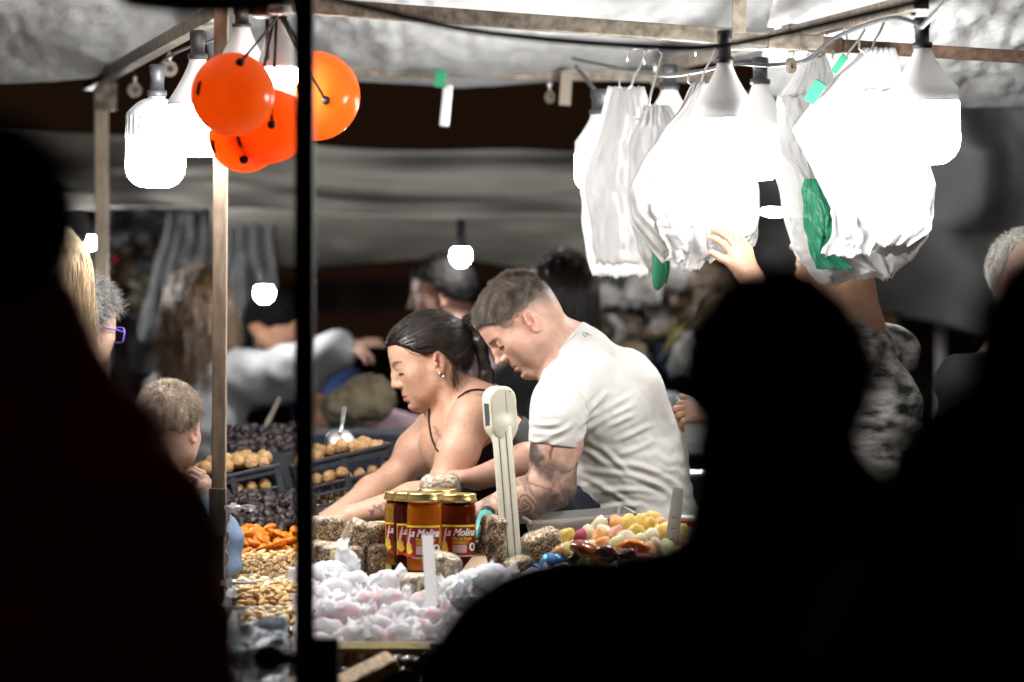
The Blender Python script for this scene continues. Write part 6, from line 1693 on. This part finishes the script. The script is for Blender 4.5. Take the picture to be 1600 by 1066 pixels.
def hair_short(m, line=((-.14, -.05), (-.05, -.03), (0, .0), (.02, .035), (.06, .05), (.1, .06)), thick=.012, n=2500, ln=.02, rad=.0011, curl=0.0, lay=.6, jit=.3):
    xs, zs = [p[0] for p in line], [p[1] for p in line]
    def mk(hd, t):
        v, f = hair_cap(hd, lambda q: np.interp(q[..., 0], xs, zs) - q[..., 2], thick, .006, .004, 70)
        o = mesh_obj('hair', v, f, m, t)
        if n:
            q, nn = scalp(hd, n, lambda q: q[:, 2] > np.interp(q[:, 0], xs, zs), r=(.1 + thick * .7, .08 + thick * .7, .09 + thick * .7))
            cr = q - V3((-.07, 0, .1)); cr /= np.linalg.norm(cr, axis=1, keepdims=True); cr -= nn * (cr * nn).sum(1)[:, None]
            v, f = strands(to_world(hd, q), (nn + cr * lay) @ hd.R.T, ln * RNG.uniform(.6, 1.2, n), rad, 3 if not curl else 5, (nn * .3 + cr) @ hd.R.T, curl, jit)
            mesh_obj('hair_strands', v, f, m, o)
    return mk
def drape(hd, wp, L_, rad, seg=10, wave=.0, rng=RNG, out=.0):
    """hair that slides over the skull and then hangs straight down"""
    N = len(wp); P = [wp]; p = wp.copy(); ph = rng.uniform(0, 6.28, N); r = V3((.113, .094, .103)) * hd.s; cl = rng.normal(0, .05, (N, 3)) + out * rng.normal(0, .2, (N, 3))
    for i in range(seg):
        q = (p - hd.p(-.012, 0, .03)) @ hd.R; s = np.linalg.norm(q / r, axis=1); n = q / r ** 2; n /= np.linalg.norm(n, axis=1, keepdims=True) + 1e-9; n = n @ hd.R.T
        d = np.tile(V3((0, 0, -1)), (N, 1)) + cl
        dn = (d * n).sum(1); fix = (s < 1.12) & (dn < 0); d = d - np.where(fix, dn, 0)[:, None] * n + np.where(fix & (s < 1.0), .25, 0)[:, None] * n
        d /= np.linalg.norm(d, axis=1, keepdims=True)
        if wave: d = d + wave * np.stack([np.sin(ph + i * 1.5), np.cos(ph * 2 + i * 1.3), 0 * ph], 1) * min(1, i / 3)
        p = p + d * (L_ / seg)[:, None]; P.append(p)
    P = np.stack(P, 1); T = np.gradient(P, axis=1); T /= np.linalg.norm(T, axis=2, keepdims=True) + 1e-9
    A = np.cross(T, np.broadcast_to(rng.normal(0, 1, (N, 1, 3)), T.shape)); A /= np.linalg.norm(A, axis=2, keepdims=True) + 1e-9; B = np.cross(T, A)
    rr_ = (rad * np.linspace(1, .3, seg + 1))[None, :, None]
    V = np.stack([P + rr_ * (A * math.cos(k) + B * math.sin(k)) for k in (0, 2.094, 4.189)], 2).reshape(-1, 3)
    base = (np.arange(N) * (seg + 1) * 3)[:, None]
    fs = [base + np.array([[i * 3 + j, i * 3 + (j + 1) % 3, (i + 1) * 3 + (j + 1) % 3, (i + 1) * 3 + j]]) for i in range(seg) for j in range(3)]
    return V, np.concatenate(fs)
def hair_long(m, length=.4, n=3000, wave=.25, rad=.0016, line=((-.14, -.2), (-.02, -.12), (.0, -.02), (.02, .03), (.06, .05), (.1, .06)), spread=.1, back=.3):
    xs, zs = [p[0] for p in line], [p[1] for p in line]
    def mk(hd, t):
        v, f = hair_cap(hd, lambda q: np.interp(q[..., 0], xs, zs) - q[..., 2], .013, .007, .004, 40)
        o = mesh_obj('hair', v, f, m, t)
        q, nn = scalp(hd, n, lambda q: (q[:, 2] > np.interp(q[:, 0], xs, zs)) & (q[:, 0] < .085), r=(.112, .093, .102))
        wp = to_world(hd, q)
        L_ = np.clip(wp[:, 2] - (hd.c[2] - length) + .05, .05, 2) * RNG.uniform(.75, 1.05, n)
        v, f = drape(hd, wp, L_, rad, 11, wave, out=spread)
        mesh_obj('hair_strands', v, f, m, o)
    return mk

M_MAROON = cloth('dark_maroon_jacket', (.32, .035, .025)); M_BLACKJ = cloth('black_jacket', (.008, .008, .009)); M_DENIM = cloth('light_blue_denim', (.19, .28, .43), bscale=300)
M_SWEATER = cloth('grey_fluffy_sweater', (.24, .245, .26), bump=.5, bscale=180); M_NAVYJ = cloth('navy_shirt', (.03, .07, .2)); M_MAUVE = cloth('mauve_shirt', (.42, .29, .34)); M_GREYT = cloth('grey_cloth', (.12, .12, .13))
M_TIEDYE = mat('black_white_mottled_cloth', (.5, .48, .46), .7, var=1, vscale=9, color2=(.015, .018, .018), stretch=(1.6, 1.6, 4.5), detail=9, bump=.15, bscale=200)

# foreground silhouettes
def ex_hood(pts):
    def fn(S, hd, nb):
        for (a, b_, ra, rb) in pts: S.cap(W(*a), W(*b_), ra, rb, .06)
    return fn
figure('person in a maroon hooded jacket, very dark and close, at the left edge', (-22, 396), 3.8, (.25, 1, -.05), sc=1.0, top=M_MAROON, g=.02, h=.014, w=1.0, face=False,
       hair=hair_short(M_HAIR_BLACK, ((-.14, -.12), (-.02, -.1), (.02, -.02), (.05, .04), (.1, .06)), .014, 1500, .02, .0016),
       extra=ex_hood([((10, 520, 3.8), (100, 640, 3.8), .075, .058), ((0, 555, 3.8), (110, 800, 3.8), .075, .105), ((110, 800, 3.8), (140, 1100, 3.8), .11, .13)]))
figure('person in black, out of focus from behind, right of centre with a wide padded shoulder', (1212, 620), 4.2, (-.15, 1, -.1), sc=.98, top=M_BLACKJ, g=.02, h=.014, w=.95, face=False, bulk=1.6,
       hair=hair_short(M_HAIR_BLACK, ((-.14, -.12), (.0, -.1), (.02, -.05), (.05, .04), (.1, .06)), .025, 3000, .02, .0014),
       L=(W(770, 1090, 4.15), W(900, 1200, 4.4)), sl=W(985, 1010, 4.2),
       extra=ex_hood([((1212, 680, 4.2), (1222, 850, 4.2), .088, .1), ((1090, 950, 4.2), (850, 1020, 4.18), .06, .08), ((850, 1020, 4.18), (775, 1085, 4.15), .082, .075), ((1250, 850, 4.2), (1420, 920, 4.2), .08, .1), ((1290, 770, 4.25), (1330, 900, 4.25), .045, .08)]))
figure('person in black, out of focus from behind, cut by the right edge', (1672, 590), 3.7, (-.2, 1, -.05), sc=1.0, top=M_BLACKJ, g=.02, h=.014, w=1.0, face=False,
       hair=hair_short(M_HAIR_BLACK, ((-.14, -.12), (-.02, -.1), (.02, -.02), (.05, .04), (.1, .06)), .014, 1500, .02, .0016),
       extra=ex_hood([((1605, 660, 3.7), (1490, 780, 3.7), .07, .06), ((1490, 780, 3.7), (1460, 1000, 3.7), .07, .1)]))
# customers at the left
def boy_hair(hd, t):
    hair_short(M_HAIR_SANDY, ((-.14, -.02), (-.06, -.02), (0, .02), (.03, .04), (.06, .055), (.1, .06)), .004, 7000, .016, .00055, 0, .9, .14)(hd, t)
def boyfade(q): return np.clip(sstep(-.07, .03, q[:, 2]), 0, 1) * .75 * (q[:, 0] < .05)
figure('young person in light blue denim with short sandy hair, hand at the chin', (265, 668), 9.2, (.36, .92, -.15), sc=.88, top=M_DENIM, pants=M_DENIM, g=.012, w=.74, h=.008, skin=SKIN_PALE, detail=True, neck=.043,
       R=(W(335, 890, 9.05), W(312, 800, 9.12), (.15, .15, 1), dict(back=(.9, -.3, 0), thumb=(-.6, .5, .1), curl=(.8, .8, .8, .8))), hair=boy_hair)
figure('person with grey curly hair and purple glasses at the left', (126, 510), 9.7, (.72, .66, -.12), sc=.96, top=M_GREYT, g=.014, female=True, detail=True, skin=SKIN_PALE, pe=W(120, 900, 9.7),
       hair=lambda hd, t: (hair_short(M_HAIR_GREY, ((-.14, -.1), (-.03, -.07), (.0, .0), (.03, .03), (.06, .05), (.1, .06)), .01, 3000, .038, .0008, .55, .5, .5)(hd, t), glasses(hd, t, mat('purple_frame', (.12, .05, .4), .3), M_FILMG)))
figure('person with straight blond hair, half hidden by the dark head at the left', (70, 442), 9.2, (.8, .55, -.05), sc=.98, top=M_GREYT, female=True, skin=SKIN_PALE, detail=True, h=.01,
       hair=hair_long(M_HAIR_BLOND, .2, 3200, .05, .0011, ((-.14, -.2), (-.02, -.12), (.0, -.02), (.02, .03), (.06, .05), (.1, .06)), 0, .05))
figure('person with short white hair and dark glasses at the right edge', (1608, 438), 9.6, (.62, -.78, -.12), sc=1.0, top=M_BLACKJ, skin=(.62, .42, .35), detail=True, h=.01,
       hair=lambda hd, t: (hair_short(M_HAIR_WHITE, ((-.14, -.06), (-.06, -.05), (-.035, .0), (-.005, .03), (.012, .2), (.1, .2)), .005, 2200, .016, .0009, 0, .5, .3)(hd, t), glasses(hd, t, M_BLACKINK0, M_FILMG)))
figure('person in a mottled black and white T-shirt, head hidden behind the bags', (1302, 372), 9.75, (-.8, .35, .1), sc=1.0, top=M_TIEDYE, skin=(.52, .3, .2), sleeve='short', g=.012, neck=.074, h=.007, detail=True,
       nb=W(1326, 505, 9.75), ch=W(1362, 640, 9.75), pe=W(1390, 850, 9.75), sl=W(1330, 548, 9.56), sr=W(1392, 552, 9.93),
       L=(W(1236, 560, 9.3), W(1172, 432, 9.18), (-.38, -.05, .92), dict(back=(.65, -.7, .2), thumb=(-.8, -.5, -.2), curl=(.42, .45, .5, .55), thumb_dir=(-.9, -.25, .42))),
       R=(W(1230, 700, 9.75), W(1120, 652, 9.6), (-1, -.1, .25), dict(back=(0, -.6, .8), thumb=(0, .6, .6), curl=(.9, .9, .9, .9))),
       hair=hair_short(M_HAIR_BLACK))
# people in the stalls behind
figure('person with long wavy brown hair in a fluffy grey sweater, one arm pointing right', (312, 488), 13.0, (.35, .9, -.1), sc=1.0, top=M_SWEATER, female=True, g=.03, bulk=1.0, h=.013, extra=lambda S, hd, nb: (S.cap(W(325, 606, 12.98), W(465, 584, 12.84), .105, .085, .05), S.cap(W(465, 584, 12.84), W(522, 547, 12.72), .082, .05, .05)), skin=SKIN_PALE,
       R=(W(430, 590, 12.9), W(528, 545, 12.7), (1, -.2, .05), dict(back=(0, -.5, .9), thumb=(.2, .3, .9), curl=(.12, .1, .6, .5), spread=.3)), sr=W(345, 592, 12.95), sl=W(262, 620, 13.0),
       hair=hair_long(M_HAIR_LONG, .36, 2600, .35, .0032, spread=.14, back=.4))
figure('person with cropped dark hair in a navy shirt bending behind the pointing arm', (430, 506), 13.3, (-.75, .3, -.5), (-.45, 0, .9), sc=.93, top=M_NAVYJ, skin=SKIN_TAN, g=.02, sleeve='short', h=.013,
       nb=W(478, 556, 13.4), ch=W(515, 620, 13.4), pe=W(560, 800, 13.4), L=(W(500, 640, 13.1), W(478, 690, 13.1)), hair=hair_short(M_HAIR_BLACK, n=0))
figure('person with short dark hair and a mauve shirt behind the ponytailed person', (690, 458), 12.6, (-1, .05, -.1), sc=1.03, top=M_MAUVE, skin=(.13, .065, .045), g=.03, h=.012, detail=True,
       nb=W(715, 520, 12.6), ch=W(722, 610, 12.6), L=(W(690, 700, 12.3), W(610, 670, 12.2)), hair=hair_short(M_HAIR_BLACK, n=0))
figure('person with long dark hair standing just behind the head of the white T-shirt', (878, 470), 12.2, (-.3, .9, 0), sc=1.0, top=M_BLACKJ, female=True, skin=SKIN_TAN, face=False, h=.013,
       hair=hair_long(M_HAIR_DARK, .3, 1500, .12, .003))
figure('person in dark clothes far behind, between the white T-shirt and the black head', (1088, 470), 14.0, (.2, -.9, 0), sc=1.0, top=M_NAVY, skin=SKIN_TAN, h=.014, hair=hair_short(M_HAIR_LONG, n=0))
# ------------------------------------------------------------------ the stalls behind
def wave_sheet(name, label, cat, tl, tr, br, bl, Ys, m, amp, seed, fx=3.0, nu=60, nv=36, hem=0.0, kind=None):
    """hanging cloth through four photo points at depths Ys, with soft folds"""
    P4 = [V3(W(*p, y)) for p, y in zip((tl, tr, br, bl), Ys)]
    def fn(u, v):
        P = (P4[0][None] * (1 - u)[:, None] + P4[1][None] * u[:, None]) * (1 - v)[:, None] + (P4[3][None] * (1 - u)[:, None] + P4[2][None] * u[:, None]) * v[:, None]
        q = np.stack([u * fx * .55, v * fx * .5, np.full_like(u, seed)], 1)
        d = amp * (fbm(q, 1.4, seed, 2) + .5 * np.sin(u * fx * 5 + seed + 2 * vnoise(q, 1.3, seed)))
        P[:, 1] += d; P[:, 2] += hem * np.sin(u * fx * 3.1 + seed) * v + .25 * amp * fbm(q, 2.0, seed + 6, 2)
        return P
    return tag(sheet(name, fn, nu, nv, m, None, .002, loc=tuple((P4[0] + P4[1]) / 2)), label, cat, kind=kind)
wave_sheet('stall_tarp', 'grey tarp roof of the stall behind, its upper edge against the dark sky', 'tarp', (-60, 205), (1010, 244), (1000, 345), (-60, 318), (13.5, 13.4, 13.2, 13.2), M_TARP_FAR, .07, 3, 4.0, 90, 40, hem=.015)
wave_sheet('stall_tarp', 'beige grey back tarp lit by a small bulb above the dark haired heads', 'tarp', (330, 322), (990, 336), (980, 425), (330, 402), (13.6, 13.6, 14.4, 14.4), mat('beige_tarp', (.74, .69, .62), .8, var=.25, vscale=3, bump=.3, bscale=8), .06, 9, hem=.03)
wave_sheet('stall_tarp', 'pale grey plastic sheet hanging at the left behind the rear post', 'tarp', (-40, 290), (350, 290), (350, 600), (-40, 560), (15.6, 15.6, 15.6, 15.6), mat('pale_grey_plastic', (.66, .67, .7), .6, var=.35, vscale=2.5, bump=.3, bscale=8), .06, 12)
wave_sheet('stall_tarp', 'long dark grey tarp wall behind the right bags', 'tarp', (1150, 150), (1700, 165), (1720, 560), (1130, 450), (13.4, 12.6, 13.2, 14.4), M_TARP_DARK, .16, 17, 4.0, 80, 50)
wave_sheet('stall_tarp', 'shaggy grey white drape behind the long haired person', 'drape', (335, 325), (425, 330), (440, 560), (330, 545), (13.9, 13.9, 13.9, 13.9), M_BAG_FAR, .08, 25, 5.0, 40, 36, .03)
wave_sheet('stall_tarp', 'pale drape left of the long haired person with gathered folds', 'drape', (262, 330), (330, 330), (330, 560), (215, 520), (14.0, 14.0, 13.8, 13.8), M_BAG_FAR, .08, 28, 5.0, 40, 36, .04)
b = MB(); b.box(W(560, 463, 19), (M(400, 19), .1, M(50, 19))); tag(b.build('stall_board', mat('beige_board', (.22, .19, .17), .8), None, loc=W(560, 463, 19)), 'plain beige board far back between the two bulbs', 'board')
# dark stall back wall and shelf at the right
b = MB(); b.box(W(1240, 580, 16.5), (M(560, 16.5), .1, M(330, 16.5))); tag(b.build('board_wall', mat('dark_board', (.012, .012, .014), .8), None, loc=W(1240, 580, 16.5)), 'dark back wall of the stall at the right', 'wall')
t = thing('display_table', W(1060, 690, 12.4), 'grey white display table behind the person in white, with a pale panel front', 'table')
b = MB(); b.box(V3(W(1062, 660, 12.5)), (M(150, 12.5), .3, M(52, 12.5))); b.build('panel', mat('pale_panel', (.36, .35, .35), .6, var=.15, vscale=6), t)
b = MB(); b.box(V3(W(1062, 694, 12.45)), (M(170, 12.45), .5, M(16, 12.45))); b.build('ledge', mat('grey_ledge', (.24, .24, .24), .5), t)
b = MB(); b.box((W(1062, 694, 12.5).x, 12.5, .5), (.3, .3, 1.0)); b.build('table_base', M_BLACKCLOTH, t)
b = MB()
for i in range(7): b.box(V3(W(1030 + i * 9, 655, 12.33)), (M(6, 12.3), .004, M(9, 12.3)))
b.build('faint_red_print', mat('faded_red', (.45, .2, .18), .6), t)
S = Sdf(); S.ell(W(1040, 628, 12.4), (M(30, 12.4), .06, M(16, 12.4)), None, .02); S.ell(W(1062, 630, 12.45), (M(22, 12.4), .05, M(13, 12.4)), None, .02); v, f = S.mesh(.01); n = normals(v, f)
tag(mesh_obj('plastic_bundle', v + n * (.01 * fbm(v, 30, 3))[:, None], f, mat('pale_blue_plastic', (.55, .62, .66), .35, trans=.3), None, loc=W(1045, 630, 12.4)), 'pale blue plastic bundle on the display table behind', 'bundle')
S = Sdf(); S.cap(W(528, 636, 11.6), W(585, 620, 11.6), .05, .07, .03); S.cap(W(555, 640, 11.6), W(590, 640, 11.6), .05, .04, .03); v, f = S.mesh(.009); n = normals(v, f)
tag(mesh_obj('cloth_sack', v + n * (.014 * fbm(v, 18, 5))[:, None], f, mat('khaki_cloth', (.15, .125, .08), .9, var=.3, vscale=20), None, loc=W(555, 630, 11.6)), 'crumpled khaki cloth sack in front of the navy shirt', 'sack')
b = MB(); b.box(V3(W(560, 740, 11.7)), (M(330, 11.7), .5, M(130, 11.7))); tag(b.build('rear_table', M_NAVY, None, loc=W(560, 740, 11.7)), 'dark covered table in front of the navy shirt', 'table')
# goods hanging and heaped in the stalls behind
PK = [mat('packet_' + n, c, .45, var=.4, vscale=22, bump=.4, bscale=60) for n, c in (('white', (.45, .44, .42)), ('beige', (.2, .155, .11)), ('tan', (.13, .09, .06)), ('dark_blue', (.02, .03, .07)), ('grey', (.12, .12, .13)), ('orange', (.8, .22, .03)), ('pink', (.2, .11, .11)), ('olive', (.2, .19, .06)), ('red', (.45, .03, .04)), ('brown', (.09, .06, .04)))]
PN = ['white', 'beige', 'tan', 'dark blue', 'grey', 'orange', 'pink', 'olive', 'red', 'brown']
PM = [[blob_mesh('goods_packet', m, (.07, .045, .06), .75, 1.9, 14, 9, i * 2 + k) for k in range(2)] for i, m in enumerate(PK)]
def packets(n, x0, x1, y0, y1, Yd, wts, seed, where, dm=22, s=(.45, 1.35), cond=None):
    r = random.Random(seed)
    for (px, py) in poisson(n, x0, x1, y0, y1, dm, seed):
        if cond and not cond(px, py): continue
        k = r.choices(range(10), wts)[0]
        drop('goods_packet', r.choice(PM[k]), W(px, py, Yd + r.uniform(-.15, .15)), (r.uniform(-3, 3), r.uniform(-1, 1), r.uniform(-3, 3)), f'blurred {PN[k]} packet of goods {where}', 'packet', f'{PN[k]} packets {where}', r.uniform(*s) * (.45 if k in (5, 8) else 1))
packets(46, 935, 1110, 425, 560, 13.4, (6, 6, 5, 3, 2, 2, 1.5, 1, .5, 3), 71, 'in the stall behind the person in white', 21)
packets(12, 940, 1060, 425, 470, 13.2, (8, 2, 1, 0, 1, .6, 0, 0, 0, 0), 73, 'under the left white bags', 24)
packets(16, 960, 1090, 560, 620, 13.8, (0, 0, 1, 6, 1, 0, 0, 0, 0, 5), 74, 'low in the stall behind the person in white', 28)
packets(30, 170, 300, 370, 480, 14.3, (2, 3, 4, 1, 2, 3, 1, 2, 2, 5), 75, 'and dried flowers behind the rear left post', 17, (.35, .7))
packets(6, 1386, 1410, 490, 570, 14.0, (0, 0, 3, 0, 0, 6, 0, 0, 0, 3), 76, 'glimpsed beyond the mottled T-shirt', 16)
# slanting poles at the far left
for i, (a, e, r_, lab) in enumerate([((250, 400, 14.6), (345, 318, 14.0), .02, 'dark slanting pole above the dried flowers'), ((330, 372, 14.4), (390, 326, 14.0), .018, 'short dark slanting pole right of the pale post'), ((372, 362, 14.6), (430, 325, 14.2), .018, 'second short slanting pole right of the pale post'), ((118, 300, 14.8), (170, 380, 14.8), .02, 'dark slanting pole at the far left')]):
    b = MB(); b.tube([W(*a), W(*e)], r_, 8); tag(b.build('stall_pole', M_DARKPOST, None, True, loc=W(*a)), lab, 'pole')
